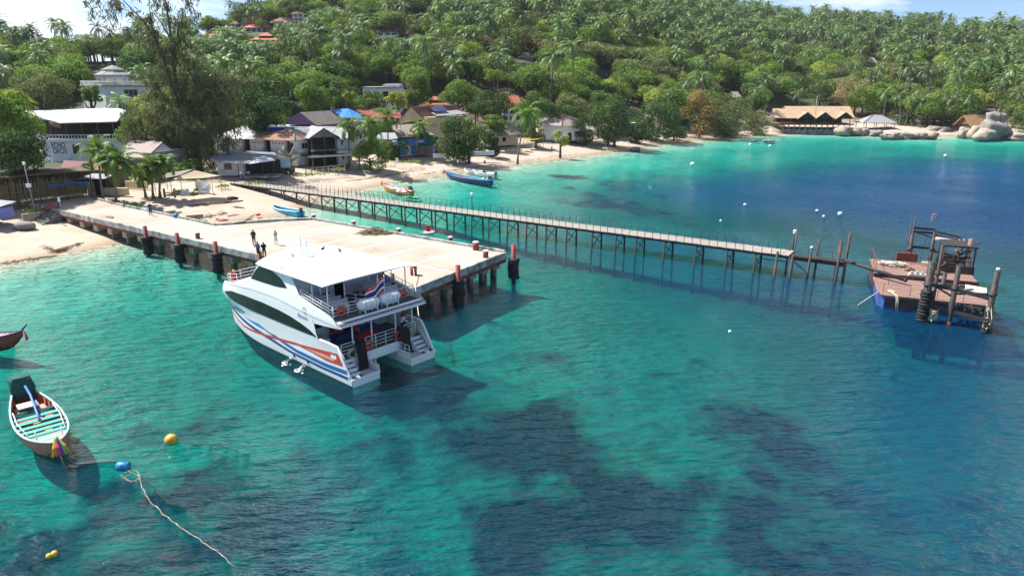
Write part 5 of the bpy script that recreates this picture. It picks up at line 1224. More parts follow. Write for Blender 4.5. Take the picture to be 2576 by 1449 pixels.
    def hip(s, x0, x1, y0, y1, ze, zr, ov, mat, t=.12, ridge=None, nm='roof', capm=None):
        w_, d_ = x1 - x0, y1 - y0; h = min(w_, d_) / 2 if ridge is None else ridge; xm, ym = (x0 + x1) / 2, (y0 + y1) / 2
        if w_ >= d_: A, B_ = (x0 + h, ym, zr), (x1 - h, ym, zr)
        else: A, B_ = (xm, y0 + h, zr), (xm, y1 - h, zr)
        c = [(x0 - ov, y0 - ov, ze), (x1 + ov, y0 - ov, ze), (x1 + ov, y1 + ov, ze), (x0 - ov, y1 + ov, ze)]; o = MB()
        F4 = [[c[0], c[1], B_, A], [c[1], c[2], B_], [c[2], c[3], A, B_], [c[3], c[0], A]] if w_ >= d_ else [[c[0], c[1], A], [c[1], c[2], B_, A], [c[2], c[3], B_], [c[3], c[0], A, B_]]
        def pt(q):
            q2 = [q[0]]
            for p in q[1:]:
                if (Vector(p) - Vector(q2[-1])).length > .02: q2.append(p)
            return q2
        for q in F4:
            q = pt(q)
            if len(q) >= 3: o.slab(q, t)
        r = o.build(nm, mat, s.o)
        if capm:
            o = MB()
            for p, q in ((c[0], A), (c[1], B_), (c[2], B_), (c[3], A), (A, B_)):
                if (Vector(p) - Vector(q)).length > .1: o.tube([Vector(p) + Vector((0, 0, .04)), Vector(q) + Vector((0, 0, .04))], .11, 5)
            o.build('ridge_cap', capm, s.o)
        return r
def rail_part(b, pts, h, step, mat, nm='balustrade', r=.04):
    o = MB()
    for z in (h, h * .5, .1): o.tube([(p[0], p[1], p[2] + z) for p in pts], r * .6, 4)
    for p, q in zip(pts[:-1], pts[1:]):
        p, q = Vector(p), Vector(q); n = max(1, round((q - p).length / step))
        for k in range(n + 1): c = p.lerp(q, k / n); o.bar(c, c + Vector((0, 0, h)), r)
    return o.build(nm, mat, b.o)
def sign_text(s_, par, mat, size, p, nm='lettering', axis=0, flip=False, bold=0.0, width=None):
    """raised lettering on a front wall (text runs along local x)"""
    cu = bpy.data.curves.new(nm, 'FONT'); cu.body = s_; cu.size = size; cu.extrude = .012; cu.offset = bold; cu.align_x = 'CENTER'
    tmp = bpy.data.objects.new('tmp', cu); COL.objects.link(tmp); dg = bpy.context.evaluated_depsgraph_get(); me = bpy.data.meshes.new_from_object(tmp.evaluated_get(dg)); bpy.data.objects.remove(tmp); me.materials.clear(); me.materials.append(mat)
    o = link(nm, me, par, p); o.rotation_euler = (math.pi / 2, 0, 0)
    if width:
        wv = max(v.co.x for v in me.vertices) - min(v.co.x for v in me.vertices); o.scale.x = width / max(wv, .01)
    if flip: o.rotation_euler = (math.pi / 2, math.pi, 0)
    return o

# --- white balcony house at the far left, with a big lettered wall
A = Vector((-96, 150, 2.6)); B_ = Vector((-83.6, 151.5, 2.6))
b = Bld('balcony_house', 'white two-storey balcony house with a bright white sheet roof and ECHO lettering', A, B_)
L_ = b.L
b.mb('wall', m_wallw, lambda m: m.prism([(0, 0), (L_ + 2, 0), (L_ + 2, 14), (-12, 13), (-3.2, 2.4)], 0, 4.6))
b.mb('upper_wall', m_dark, lambda m: m.prism([(.2, 3.0), (L_ + 2, 3.0), (L_ + 2, 13.9), (-12, 12.8), (-3.2, 3.2)], 4.6, 8.3))  # near-black wall colour stands in for the shadow under the roof
b.mb('balcony_floor', m_wallw, lambda m: m.prism([(-3.6, 1.8), (-.1, -.5), (L_ + 2.1, -.5), (L_ + 2.1, 3.0), (-3.0, 3.3)], 4.2, 4.62))
def bal(m):
    for z in (4.62, 5.45): m.b2(-.1, L_ + 2, -.48, -.36, z, z + .14)
    x = -.1
    while x < L_ + 2: m.b2(x, x + .13, -.46, -.38, 4.76, 5.45); x += .62
    for k in range(9): p = Vector((-.1, -.42, 0)).lerp(Vector((-3.5, 1.9, 0)), k / 8); m.b2(p.x - .07, p.x + .07, p.y - .05, p.y + .05, 4.62, 5.45)
    m.bar((-.1, -.42, 5.5), (-3.5, 1.9, 5.5), .12)
b.mb('balustrade', m_wallw, bal)
for k in range(5): b.mb('balcony_post', m_wood, lambda m: m.b2(.2 + 3.1 * k, .36 + 3.1 * k, -.3, -.14, 5.6, 8.5))
b.slab('roof', [dep(61, 280, 166), dep(294, 271.5, 166), dep(293, 305.5, 148), dep(150, 309, 148)], .2, m_roofw); b.slab('roof', [dep(294, 271.5, 166), dep(316, 279, 160), dep(293, 305.5, 148)], .2, m_roofw); b.slab('roof', [dep(61, 280, 166), dep(150, 309, 148), dep(98, 297, 158)], .2, m_roofw)
b.slab('verge_board', [dep(61, 281.5, 166.2), dep(100, 297.5, 156.1), dep(150, 310.8, 149), dep(150, 322, 150.6), dep(95, 312, 157), dep(40, 300, 166)], .15, m_wood)
for (x, n) in ((3.2, 1), (6.2, 1), (9.6, 2)): b.opening('f', x + 1.4, 1.6, 1.3 if n == 1 else 2.2, 1.9, 0, 'window', m_wood, None, n)
m_blackp = M('black_sign_paint', (.02, .02, .025), .6, .05); m_bluel = M('blue_sign_paint', (.03, .09, .26), .6, .05)
ez = b.loc(dep(160, 367, 150)).z - .5; sign_text('ECHO', b.o, m_blackp, 1.55, (1.2, -.03, ez + .06), width=2.7, bold=.02); sign_text('ECHO', b.o, m_bluel, 1.55, (1.35, -.03, ez - .06), width=2.7, flip=True, bold=.02)
# --- brown-roofed shops around it
def simple_gable(name, label, pts, Y, wallmat, roofmat, base=2.5, cat='building', fill=None):
    pass
A, B_ = at(160, 425, 5.0), at(262, 433, 5.0); A.z = B_.z = 2.5
b = Bld('low_shop', 'low shop with dull red-brown corrugated roof behind the bamboo fence', A, B_, 'shop'); m_mar = corr(M('maroon_sheet', (.20, .09, .09), .8, .12, 2), 0, 5)
b.wall(.4, b.L - .4, .6, 4.6, 0, 2.6, m_wood); b.slab('roof', [dep(160, 404, 132), dep(262, 408, 131), dep(245, 436, 123), dep(150, 433, 124)], .1, m_mar); b.mb('fascia', m_cream, lambda m: m.bar(b.loc(dep(150, 434.5, 123.9)), b.loc(dep(247, 437.5, 122.9)), .12, .2))
A, B_ = at(300, 470, 2.5), at(398, 474, 2.5)
b = Bld('gabled_bar', 'shaded bar with a faded pinkish-brown roof and white gable behind the palms', A, B_, 'bar')
P_ = [dep(326, 352, 134), dep(410, 357, 130)]
b.slab('roof', [P_[0], P_[1], dep(366, 398, 122), dep(306, 394, 124)], .14, m_pinkr); b.slab('roof', [P_[0], P_[1], dep(485, 398, 134), dep(392, 380, 140)], .14, m_wood)
b.slab('gable', [dep(410, 360, 130.4), dep(370, 398, 122.5), dep(452, 392, 131)], .12, m_wallw, nrm=(.3, -1, 0))
b.mb('wall', m_browng, lambda m: m.prism([tuple(b.loc(p)[:2]) for p in (dep(368, 398, 123.2), dep(470, 394, 133), dep(440, 390, 142), dep(312, 394, 130))], 0, 4.6)); b.mb('counter', m_cream, lambda m: m.b2(2, 6, -.9, -.5, 0, 1.1))
t_ = dep(443, 388, 131); sg = thing('round_sign', 'blue sign board with a round white emblem beside the big dark casuarina', 'sign', dep(480, 445, 128), R(10)); MB().b2(-1.2, 1.2, -.05, .05, -.8, .8).build('board', M('navy_board', (.03, .06, .16), .6, .05), sg); MB().torus((0, -.06, 0), .42, .1, 'Y', 14, 4).build('emblem', m_white, sg)
# --- long white guesthouse
z2 = 5.0; p_c = at(748, 386, z2); p_l = at(577, 378.5, z2); p_r = at(787.5, 380.7, z2)
b = Bld('guesthouse', 'long white two-storey guesthouse with patched grey and rusty sheet roof', Vector((p_l.x, p_l.y, 2.4)), Vector((p_c.x, p_c.y, 2.4)), 'guesthouse'); L_ = b.L; zf = z2 - 2.4; ze = b.loc(dep(748, 354, p_c.y)).z
pr = b.loc(p_r); D_ = max(pr.y, 3.4)
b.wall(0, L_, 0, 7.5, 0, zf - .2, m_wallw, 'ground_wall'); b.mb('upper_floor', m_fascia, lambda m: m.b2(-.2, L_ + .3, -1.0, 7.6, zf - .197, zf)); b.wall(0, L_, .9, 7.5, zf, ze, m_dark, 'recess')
def block(x0, x1):
    b.wall(x0, x1, -.05, 1.6, zf, ze, m_wallw, 'room_wall')
    for k in range(4): b.opening('f', x0 + (x1 - x0) * (k + .8) / 4.6, ze - .85, .28, .30, -.05, 'vent', m_greyr, m_dark)
for x0, x1 in ((-2.9, -1.6), (.1, 2.8), (4.4, 7.1), (8.5, 11.4)): block(x0 * L_ / 13.6, x1 * L_ / 13.6)
b.wall(L_ - 1.6, L_, -.05, D_, zf, ze, m_wallw, 'corner_wall'); b.opening('f', L_ - 1.15, zf + .1, .7, 1.9, -.05, 'door', m_wood, m_dark)
for k in range(3): b.opening('f', (3.5, 7.7, 12.0)[k] * L_ / 13.6, zf + .02, .8, 1.9, .9, 'door', m_wood, m_dark); rail_part(b, [((2.9, 7.2, 11.5)[k] * L_ / 13.6, -.9, zf), ((4.3, 8.4, 12.8)[k] * L_ / 13.6, -.9, zf)], .9, .35, m_iron, 'balcony_rail')
R0, R1 = b.loc(dep(605, 319, p_l.y + 5.5)), b.loc(dep(740, 327, p_c.y + 3.4)); e0, e1 = (-3.2, -1.0, ze + .05), (L_ + .3, -.9, ze + .02); R0.z = R1.z = max(R0.z, R1.z)
ck = [0, .26, .40, .50, .86, 1.0]; mats_ = [m_palegr, m_roofw, m_palegr, m_rustr, m_rustr]
for i in range(5):
    f0, f1 = ck[i], ck[i + 1]; q = lambda P, Q, f: Vector(P).lerp(Vector(Q), f)
    if i in (1,): b.slab('roof_sheet', [q(e0, e1, f0), q(e0, e1, f1), q(e0, e1, f1).lerp(q(R0, R1, f1), .45), q(e0, e1, f0).lerp(q(R0, R1, f0), .45)], .08, m_roofw, False); b.slab('roof_sheet', [q(e0, e1, f0).lerp(q(R0, R1, f0), .45), q(e0, e1, f1).lerp(q(R0, R1, f1), .45), q(R0, R1, f1), q(R0, R1, f0)], .08, m_palegr, False)
    else: b.slab('roof_sheet', [q(e0, e1, f0), q(e0, e1, f1), q(R0, R1, f1), q(R0, R1, f0)], .08, mats_[i], False)
far_e = [b.loc(dep(792, 348, p_r.y + .3)), b.loc(dep(848, 330, p_r.y + 7))]
b.slab('roof_sheet', [e1, far_e[0] + Vector((0, 0, .1)), R1], .08, m_rustr, False)
bk = b.loc(dep(860, 316, p_c.y + 14)); b.slab('roof_sheet', [R0, R1, far_e[0] + Vector((0, 0, .15)), (bk.x, bk.y, R1.z - .2), (R0.x + 2, R0.y + 6, R0.z - .1)], .08, m_palegr, False)
b.mb('ridge_cap', M('verdigris_capping', (.10, .34, .28), .6, .1), lambda m: (m.tube([R0 + Vector((0, 0, .1)), R1 + Vector((0, 0, .1))], .1, 5), m.tube([R1 + Vector((0, 0, .1)), far_e[0] + Vector((0, 0, .2))], .1, 5), m.tube([R1 + Vector((0, 0, .1)), Vector(e1) + Vector((0, 0, .1))], .08, 5)))
b.mb('side_wall', m_wallw, lambda m: m.prism([(L_ - .02, -.05), (pr.x, pr.y), (pr.x - .15, pr.y + .1), (L_ - .15, .2)], zf, ze))
sw = b.mb('window', m_white, lambda m: [m.bar((L_ + (pr.x - L_) * f0, -.05 + (pr.y + .05) * f0 - .06, zf + zz_), (L_ + (pr.x - L_) * f1, -.05 + (pr.y + .05) * f1 - .06, zf + zz_), .09) for f0, f1, zz_ in ((.12, .9, .7), (.12, .9, 1.9))])
for k in range(4): f0, f1 = .12 + .195 * k, .12 + .195 * (k + 1) - .02; b.slab('pane', [(L_ + (pr.x - L_) * f + .03, -.05 + (pr.y + .05) * f - .08, zf + zz_) for f, zz_ in ((f0, .75), (f1, .75), (f1, 1.85), (f0, 1.85))], .02, m_win if k in (1, 2) else m_gelin, False, (.4, -1, 0)).parent = sw
# gabled right-hand block with dark balconies
q0, q1 = at(789, 418, 2.4), at(852, 414, 2.4); 
b2 = Bld('gabled_guesthouse', 'dark-balconied gabled block with white side wing joined to the white guesthouse', q0, q1, 'guesthouse'); L2 = b2.L
zfl = b2.loc(dep(820, 379, q0.y)).z; zev = b2.loc(dep(800, 346, q0.y)).z; zpk = b2.loc(dep(820, 323, q0.y)).z
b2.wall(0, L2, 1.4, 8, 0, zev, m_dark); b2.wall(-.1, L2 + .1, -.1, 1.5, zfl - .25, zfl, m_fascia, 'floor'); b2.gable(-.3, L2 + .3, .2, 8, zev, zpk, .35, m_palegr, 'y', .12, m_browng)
for k in range(3): b2.mb('post', m_wood, lambda m: m.b2(k * L2 / 2 - .08, k * L2 / 2 + .08, 0, .16, 0, zev + .2))
rail_part(b2, [(0, .05, zfl), (L2, .05, zfl)], .95, .5, m_wood)
aw = [dep(751, 389, q0.y + 1), dep(883, 386, q0.y + 2), dep(886, 391, q0.y - 3.4), dep(782, 398, q0.y - 3.6)]; b2.slab('awning', aw, .08, M('dark_awning', (.035, .038, .042), .8, .15, 2))
for u_ in (786, 815, 848, 880): p = b2.loc(dep(u_, 397 - (u_ - 786) * .06, q0.y - 3.4)); b2.mb('awning_post', m_wood, lambda m: m.b2(p.x - .06, p.x + .06, p.y - .06, p.y + .06, -.1, p.z))
w0, w1 = b2.loc(at(852, 414, 2.4)), b2.loc(at(887, 412, 2.4)); b2.mb('wing_wall', m_wallw, lambda m: m.prism([(w0.x, w0.y), (w1.x, w1.y), (w1.x, w1.y + 7), (w0.x, w0.y + 7)], 0, zev - .6)); b2.mb('wing_floor', m_fascia, lambda m: m.prism([(w0.x - .1, w0.y - .1), (w1.x + .1, w1.y - .1), (w1.x + .1, w1.y + .4), (w0.x - .1, w0.y + .4)], zfl - .25, zfl)); b2.mb('wing_roof', m_palegr, lambda m: m.slab([(w0.x - .4, w0.y - .5, zev - .55), (w1.x + .5, w1.y - .5, zev - .6), (w1.x + .5, w1.y + 7, zev + 1.2), (w0.x - .4, w0.y + 7, zev + 1.2)], .1))
b2.opening('f', (w0.x + w1.x) / 2, zfl + .7, 1.5, 1.1, w0.y - .02, 'window', m_white, None, 2); b2.opening('f', (w0.x + w1.x) / 2, .9, 1.5, 1.2, w0.y - .02, 'window', m_white, None, 2)
for i, (u_, lab) in enumerate(((686, 'left'), (706, 'middle'), (727, 'right'))):
    p = dep(u_, 327, p_c.y + 5); t = thing('water_tank', f'white-topped blue water tank on the guesthouse ridge, {lab} of three', 'water tank', p, R(-20), 'water tanks on the guesthouse roof'); MB().b2(-.85, .85, -.6, .6, 0, .55).build('body', M('royal_blue', (.01, .05, .50), .5, .05), t); MB().b2(-.8, .8, -.55, .55, .55, .62).tube([(-.6, 0, .6), (.6, 0, .6)], .42, 10).build('lid', m_white, t)
# --- small shop with sign in front
g0, g1 = at(540, 447, 2.5), at(704, 440, 2.5)
b = Bld('beach_shop', 'low open-fronted beach shop with grey roof and small white gable sign', at(545, 446, 2.5), at(690, 444, 2.5), 'shop'); L_ = b.L; pk = b.loc(dep(661, 389, 131)); 
b.slab('roof', [dep(527, 398, 131), dep(552, 379, 138), dep(661, 389.5, 131), dep(622, 411.5, 124.5), dep(540, 407, 126)], .12, m_greyr); b.slab('roof', [dep(661, 389.5, 131), dep(620, 380, 141), dep(690, 384, 140), dep(707, 400.5, 128)], .12, m_greyr)
b.slab('gable', [dep(661, 391, 130.3), dep(624, 412.5, 124.6), dep(694, 403, 128)], .1, m_wallw, nrm=(.3, -1, 0))
b.wall(-.2, 4.4, 1.6, 5.5, 0, 2.7, m_wallw); b.opening('f', 1.7, 1.1, 1.3, 1.1, 1.6, 'window', m_wood); b.wall(4.4, L_ + .5, 3.2, 5.5, 0, 2.6, m_dark, 'back_wall')
b.mb('floor', m_fascia, lambda m: m.b2(4.2, L_ + .8, -.8, 3.2, -.15, .1))
for f in (.4, .62, .82, 1.02): b.mb('post', m_iron, lambda m: m.b2(L_ * f - .05, L_ * f + .05, -.5, -.4, 0, 3.0 - abs(f - .8)))
c_ = (Vector(b.loc(dep(661, 398, 128.6)))); sb = b.mb('sign_board', m_white, lambda m: m.b2(c_.x - 1.5, c_.x + .9, c_.y - .75, c_.y - .67, c_.z - .45, c_.z + .25)); sign_text("Bayee's", b.o, m_bluel, .62, (c_.x - .3, c_.y - .77, c_.z - .3), width=2.0, bold=.008)
m_poster = M('pale_blue_poster', (.42, .60, .72), .6, .2, .7, dark=(.20, .36, .25), dscale=.5, damt=.3)
pb = at(712, 436, 2.6); t = thing('notice_board', 'pale blue picture board on posts beside the walkway entrance', 'notice board', pb, R(-8)); MB().b2(-1.5, 1.5, -.04, .04, 1.0, 2.9).build('board', m_poster, t)
MB().cyl((-1.3, .06, 0), (-1.3, .06, 3), .05, n=6).cyl((1.3, .06, 0), (1.3, .06, 3), .05, n=6).build('post', m_iron, t)
# --- houses behind
def gable_from(name, label, pk0, pk1, el, er, Y0, Y1, basez, wall, roofm, cat='house', gm=None):
    """gable end facing the viewer: pk0 ridge front, pk1 ridge back, el/er the front eaves (all photo points)"""
    a, c = dep(*el, Y0), dep(*er, Y0); p0 = Vector((a.x, a.y, basez)); p1 = Vector((c.x, c.y, basez)); b = Bld(name, label, p0, p1, cat); F0, Bk = dep(*pk0, Y0), dep(*pk1, Y1); sh = Bk - F0
    b.slab('roof', [F0, Bk, c + sh, c], .14, roofm); b.slab('roof', [F0, Bk, a + sh, a], .14, roofm); b.slab('gable', [F0 + Vector((0, 0, -.25)), a + Vector((.2, 0, -.1)), c + Vector((-.2, 0, -.1))], .1, gm or wall, nrm=(0, -1, 0))
    w_ = [tuple(b.loc(q)[:2]) for q in (a + Vector((.5, .1, 0)), c + Vector((-.5, .1, 0)), c + sh + Vector((-.5, 0, 0)), a + sh + Vector((.5, 0, 0)))]; zt = min(b.loc(a).z, b.loc(c).z) - .15; b.mb('wall', wall, lambda m: m.prism(w_, -1, zt)); return b, zt
b, zt = gable_from('purple_house', 'purple house with a faded brown roof behind the guesthouse', (754, 283), (830, 278.6), (712, 309), (797, 316), 158, 170, 2.6, m_purple, m_browng)
o = thing('blue_tarp_roof', 'roof under bright blue tarpaulin beside the purple house', 'roof', dep(870, 312, 172), 0); inv = o.location
MB().slab([dep(832, 276, 178) - inv, dep(876, 273.5, 178) - inv, dep(886, 296, 170) - inv, dep(862, 298, 168) - inv], .1).slab([dep(876, 273.5, 178) - inv, dep(905, 286, 178) - inv, dep(915, 302, 172) - inv, dep(886, 296, 170) - inv], .1).build('tarpaulin', m_bluet, o); MB().b2(-3, 4, .5, 6, -6, .3).build('wall', m_wallw, o)
b = Bld('red_roofed_shed', 'long shed with dull red roof behind the beach palms', dep(896, 300, 182), dep(1012, 303, 182), 'shed', z=2.6); b.slab('roof', [dep(895, 296, 180), dep(1012, 298, 180), dep(1004, 279, 190), dep(898, 274, 190)], .12, m_redr); b.wall(.3, b.L - .3, .5, 7, 0, 6, m_wood)
b, zt = gable_from('cream_house', 'cream house with brown roof and solar panels on it', (1035, 268.5), (1146, 264.5), (996, 313), (1068, 300), 174, 184, 2.6, m_cream, m_brownt)
c_ = b.loc(dep(1046, 300, 173.8)); b.opening('f', c_.x, c_.z - 1.2, 1.5, 2.8, .06, 'window', m_wood, None, 2)
b.slab('lower_roof', [dep(1085, 284, 176), dep(1100, 292.5, 172), dep(1178, 286, 176), dep(1150, 277, 182)], .1, m_greyr); b.mb('lower_wall', m_cream, lambda m: m.prism([tuple(b.loc(p)[:2]) for p in (dep(1066, 300, 173), dep(1170, 295, 176), dep(1160, 285, 184), dep(1075, 290, 180))], -1, b.loc(dep(1100, 296, 173)).z))
S0, S1, S2, S3 = dep(1079, 271.5, 178.5), dep(1112, 270, 180), dep(1127, 282, 175.8), dep(1092, 284.5, 174.2)
m_solar = glass('solar_cell', (.012, .02, .06), .12)
for k in range(4):
    q = lambda f: (S0.lerp(S1, f), S3.lerp(S2, f)); (a0, d0), (a1, d1) = q(k / 4 + .015), q((k + 1) / 4 - .015); up = Vector((0, 0, .35)); b.slab('solar_panel', [a0 + up, a1 + up, d1 + up, d0 + up], .06, m_solar)
# --- dive shop with long blue sign
q0, q1 = at(1003, 396, 2.4), at(1092, 390, 2.4)
b = Bld('dive_shop', 'dive shop with green boarding and a long blue sign among small palms', q0, q1, 'shop'); L_ = b.L
b.wall(0, L_, 1.5, 7, 0, 3.4, m_gelin, 'wall'); b.wall(L_ * .62, L_ + .6, 1.2, 1.49, 2.0, 4.3, m_green, 'green_boarding'); b.wall(.5, L_ * .62, 1.3, 1.48, 3.4, 4.2, m_green, 'green_boarding'); b.wall(L_ * .55, L_ + .4, 1.35, 1.49, 0, 2.0, m_browng, 'plank_wall')
b.slab('roof', [(.2, .6, 4.5), (L_ + .6, .4, 4.5), (L_ * .8, 7, 6.6), (1.6, 7, 6.6)], .12, m_browng, False)
for x in (.6, L_ * .4): b.opening('f', x + .9, .2, 1.5, 2.2, 1.5, 'door', m_bluef, M('poster_blue', (.02, .22, .55), .5, .3, 1))
sb = b.mb('sign_board', M('sign_blue', (.015, .10, .42), .5, .05), lambda m: m.b2(.1, L_ * .78, -.3, -.2, 2.75, 3.85)); sign_text('DIVERS', b.o, m_white, .78, (L_ * .60, -.33, 3.0), width=L_ * .26, bold=.01); sign_text('BIG BLUE', b.o, M('pale_sign_paint', (.25, .40, .60), .6, .05), .62, (L_ * .22, -.33, 3.05), width=L_ * .34)
for x in (.2, L_ * .4, L_ * .74): b.mb('post', m_bluef, lambda m: m.b2(x - .06, x + .06, -.25, -.13, -.2, 2.75))
ft = thing('feather_flag', 'purple feather flag standing on the sand by the dive shop', 'flag', at(1089, 398, 2.2)); MB().cyl((0, 0, 0), (0, 0, 2.8), .03, n=5).build('pole', m_iron, ft); MB().slab([(.02, 0, .4), (.5, .02, .5), (.55, .0, 2.0), (.3, .02, 2.75), (.02, 0, 2.8)], .02, nrm=(0, -1, 0)).build('cloth', M('lilac_cloth', (.22, .18, .50), .8, .1), ft)
b = Bld('white_terrace', 'pale concrete terrace with a low roof left of the dive shop', at(948, 392, 2.5), at(1000, 392, 2.5), 'building'); b.wall(0, b.L, 1, 7, 0, 3.2, m_wallw); b.slab('roof', [(-.4, .3, 3.6), (b.L + .5, .3, 3.6), (b.L + .5, 7, 4.6), (-.4, 7, 4.6)], .15, m_palegr, False); b.opening('f', 1.6, .1, 1.4, 2.0, 1, 'door', m_wood, m_dark)
wl_ = thing('low_wall', 'low white garden wall in front of the round shady beach tree', 'wall', at(1090, 398, 2.3), rz_of(at(1090, 398, 2.3), at(1245, 390, 2.3))); MB().b2(0, 15, 0, .2, 0, .85).b2(0, 15, -.03, .23, .85, .92).build('wall_panel', m_wallw, wl_)
# --- yellow beach bar, thatched hut, white hipped house
q0, q1 = at(1222, 371, 2.5), at(1306, 364, 2.5)
b = Bld('beach_bar', 'ochre beach bar under a faded brown roof behind the umbrella-shaped tree', q0, q1, 'bar'); L_ = b.L; b.wall(0, L_, .5, 6, 0, 2.9, m_cream); b.gable(0, L_, .2, 6.4, 3.0, 5.2, .6, m_browng, 'x', .12, m_wood)
for x in (1.4, 4.2, 6.6): b.opening('f', x, 1.0, 1.2, 1.1, .5, 'window', m_wood, m_dark)
q0, q1 = at(1297, 352, 2.6), at(1350, 349, 2.6)
b = Bld('thatched_hut', 'tall A-frame thatched hut beside the leaning palm', q0, q1, 'hut'); L_ = b.L; b.gable(0, L_, 0, 6, 1.6, 6.4, .4, m_tanr, 'y', .25, m_wood); b.wall(.5, L_ - .5, .5, 5.5, 0, 2.2, m_wood)
q0, q1, q2 = at(1365, 352, 2.6), at(1417, 355, 2.6), at(1472, 353, 2.6)
b = Bld('white_hipped_house', 'small white house with a pinkish hipped roof and arched doorway on the beach', q0, q1, 'house'); L_ = b.L; r2 = b.loc(q2)
zc = b.loc(dep(1413, 317, q1.y)).z
b.mb('wall', m_wallw, lambda m: m.prism([(0, 0), (L_, 0), (r2.x, r2.y), (r2.x - 3, r2.y + 5), (1, 7)], 0, zc))
ap = b.loc(dep(1418, 287, q1.y + 4)); c0, c1, c2 = b.loc(dep(1353, 312.5, q0.y - .3)), b.loc(dep(1413, 318, q1.y - .6)), b.loc(dep(1476, 315.5, q2.y - .5)); c3 = Vector((r2.x - 2, r2.y + 7, zc)); c4 = Vector((0, 9, zc))
for q in ((c0, c1, ap), (c1, c2, ap), (c2, c3, ap), (c3, c4, ap), (c4, c0, ap)): b.slab('roof', list(q), .12, m_pinkr, False)
b.mb('ridge_cap', m_brownt, lambda m: [m.tube([c + Vector((0, 0, .06)), ap + Vector((0, 0, .06))], .1, 5) for c in (c0, c1, c2)])
dr = (r2 - Vector((L_, 0, 0))); dl = dr.xy.length; dn = dr.normalized(); nn = Vector((dn.y, -dn.x, 0))
def onr(f, z): return Vector((L_, 0, 0)) + dn * dl * f + nn * .05 + Vector((0, 0, z))
arch = [onr(.28 + .09 * math.cos(a), 1.5 + .75 * math.sin(a)) for a in lin(0, math.pi, 8)] + [onr(.19, .1), onr(.37, .1)]; b.slab('doorway', arch, .06, m_dark, False, nn)
wv = b.slab('window', [onr(.50, .9), onr(.88, .9), onr(.88, 2.5), onr(.50, 2.5)], .05, M('teal_frame', (.06, .20, .26), .6, .05), False, nn)
for k in range(3): f0 = .515 + .12 * k; b.slab('pane', [p + nn * .02 for p in (onr(f0, 1.0), onr(f0 + .11, 1.0), onr(f0 + .11, 2.4), onr(f0, 2.4))], .02, m_win, False, nn).parent = wv
t = thing('blue_canopy', 'small bright blue canopy at the right corner of the white hipped house', 'canopy', at(1483, 352, 2.6)); MB().slab([(-1.4, -1, 2.2), (1.4, -1, 2.2), (0, .4, 3.0)], .04).slab([(1.4, -1, 2.2), (1.4, 2, 2.2), (0, .4, 3.0)], .04).slab([(-1.4, 2, 2.2), (-1.4, -1, 2.2), (0, .4, 3.0)], .04).build('cloth', M('bright_blue_cloth', (.02, .06, .65), .7, .05), t); 
for x, y in ((-1.3, -.9), (1.3, -.9), (1.3, 1.9), (-1.3, 1.9)): MB().cyl((x, y, 0), (x, y, 2.25), .03, n=5).build('pole', m_iron, t)
b = Bld('porch_house', 'half hidden white porch with pale flat roof between the shady beach trees', at(1575, 338, 2.6), at(1600, 336, 2.6), 'house'); b.wall(0, 4, 1, 6, 0, 3.2, m_gelin); b.slab('roof', [(-1, -.6, 3.3), (5, -.6, 3.3), (5, 6, 3.6), (-1, 6, 3.6)], .15, m_roofw, False); b.opening('f', 2, .8, 2.4, 1.6, 1, 'window', m_white, None, 3)

# --- restaurant with three gables on the far right shore
q0, q1 = at(1962, 333, .6), at(2136, 334, .6)
b = Bld('restaurant', 'open restaurant on stilts with long tan roof and three small gables', q0, q1, 'restaurant', z=0); L_ = b.L; YR = q0.y
zd = b.loc(dep(2000, 312, YR)).z; zev = b.loc(dep(2060, 297, YR)).z; zrd = b.loc(dep(2060, 267.5, YR + 7)).z
b.mb('base_wall', m_fascia, lambda m: m.b2(1.5, L_ - .5, 0, 9, -1, zd - 1.9)); b.mb('deck', m_brownt, lambda m: m.b2(-.5, L_ + 1, -1.2, 14, zd - .3, zd)); b.wall(1, L_, 9, 13, zd, zev + .3, m_dark, 'back_wall')
k = 0
for i in range(13): MB().b2(.6 + i * (L_ - 1) / 12, .9 + i * (L_ - 1) / 12, -.6, -.3, zd - 2.3, zd - .3).build('stilt', m_fascia, b.o)
for i in range(9): MB().b2(.3 + i * (L_ - .6) / 8 - .1, .3 + i * (L_ - .6) / 8 + .1, -.2, 0, zd, zev + .4).build('post', m_wood, b.o)
rail_part(b, [(-.4, -1.1, zd), (L_ + .9, -1.1, zd)], 1.0, 1.4, m_brownt, 'railing', .07)
xl = b.loc(dep(1973, 267, YR + 7)).x; xr = b.loc(dep(2133, 268, YR + 7)).x; xe = b.loc(dep(2145, 298, YR - 1)).x; xel = b.loc(dep(1985, 297, YR - 1)).x
b.slab('roof', [(xel, -1.2, zev), (xe, -1.2, zev), (xr, 7, zrd), (xl, 7, zrd)], .2, m_tanr, False); b.slab('roof', [(xl, 7, zrd), (xr, 7, zrd), (xe, 15, zev), (xel, 15, zev)], .2, m_tanr, False)
a0, a1 = b.loc(dep(1945, 273.5, YR + 6)), b.loc(dep(1976, 275, YR + 6)); b.slab('side_roof', [(b.loc(dep(1937, 292, YR - 1)).x, -1, zev + .2), (b.loc(dep(1992, 296, YR - 1)).x, -1, zev - .1), (a1.x + .5, 6, a0.z), (a0.x, 6, a0.z)], .2, m_tanr, False)
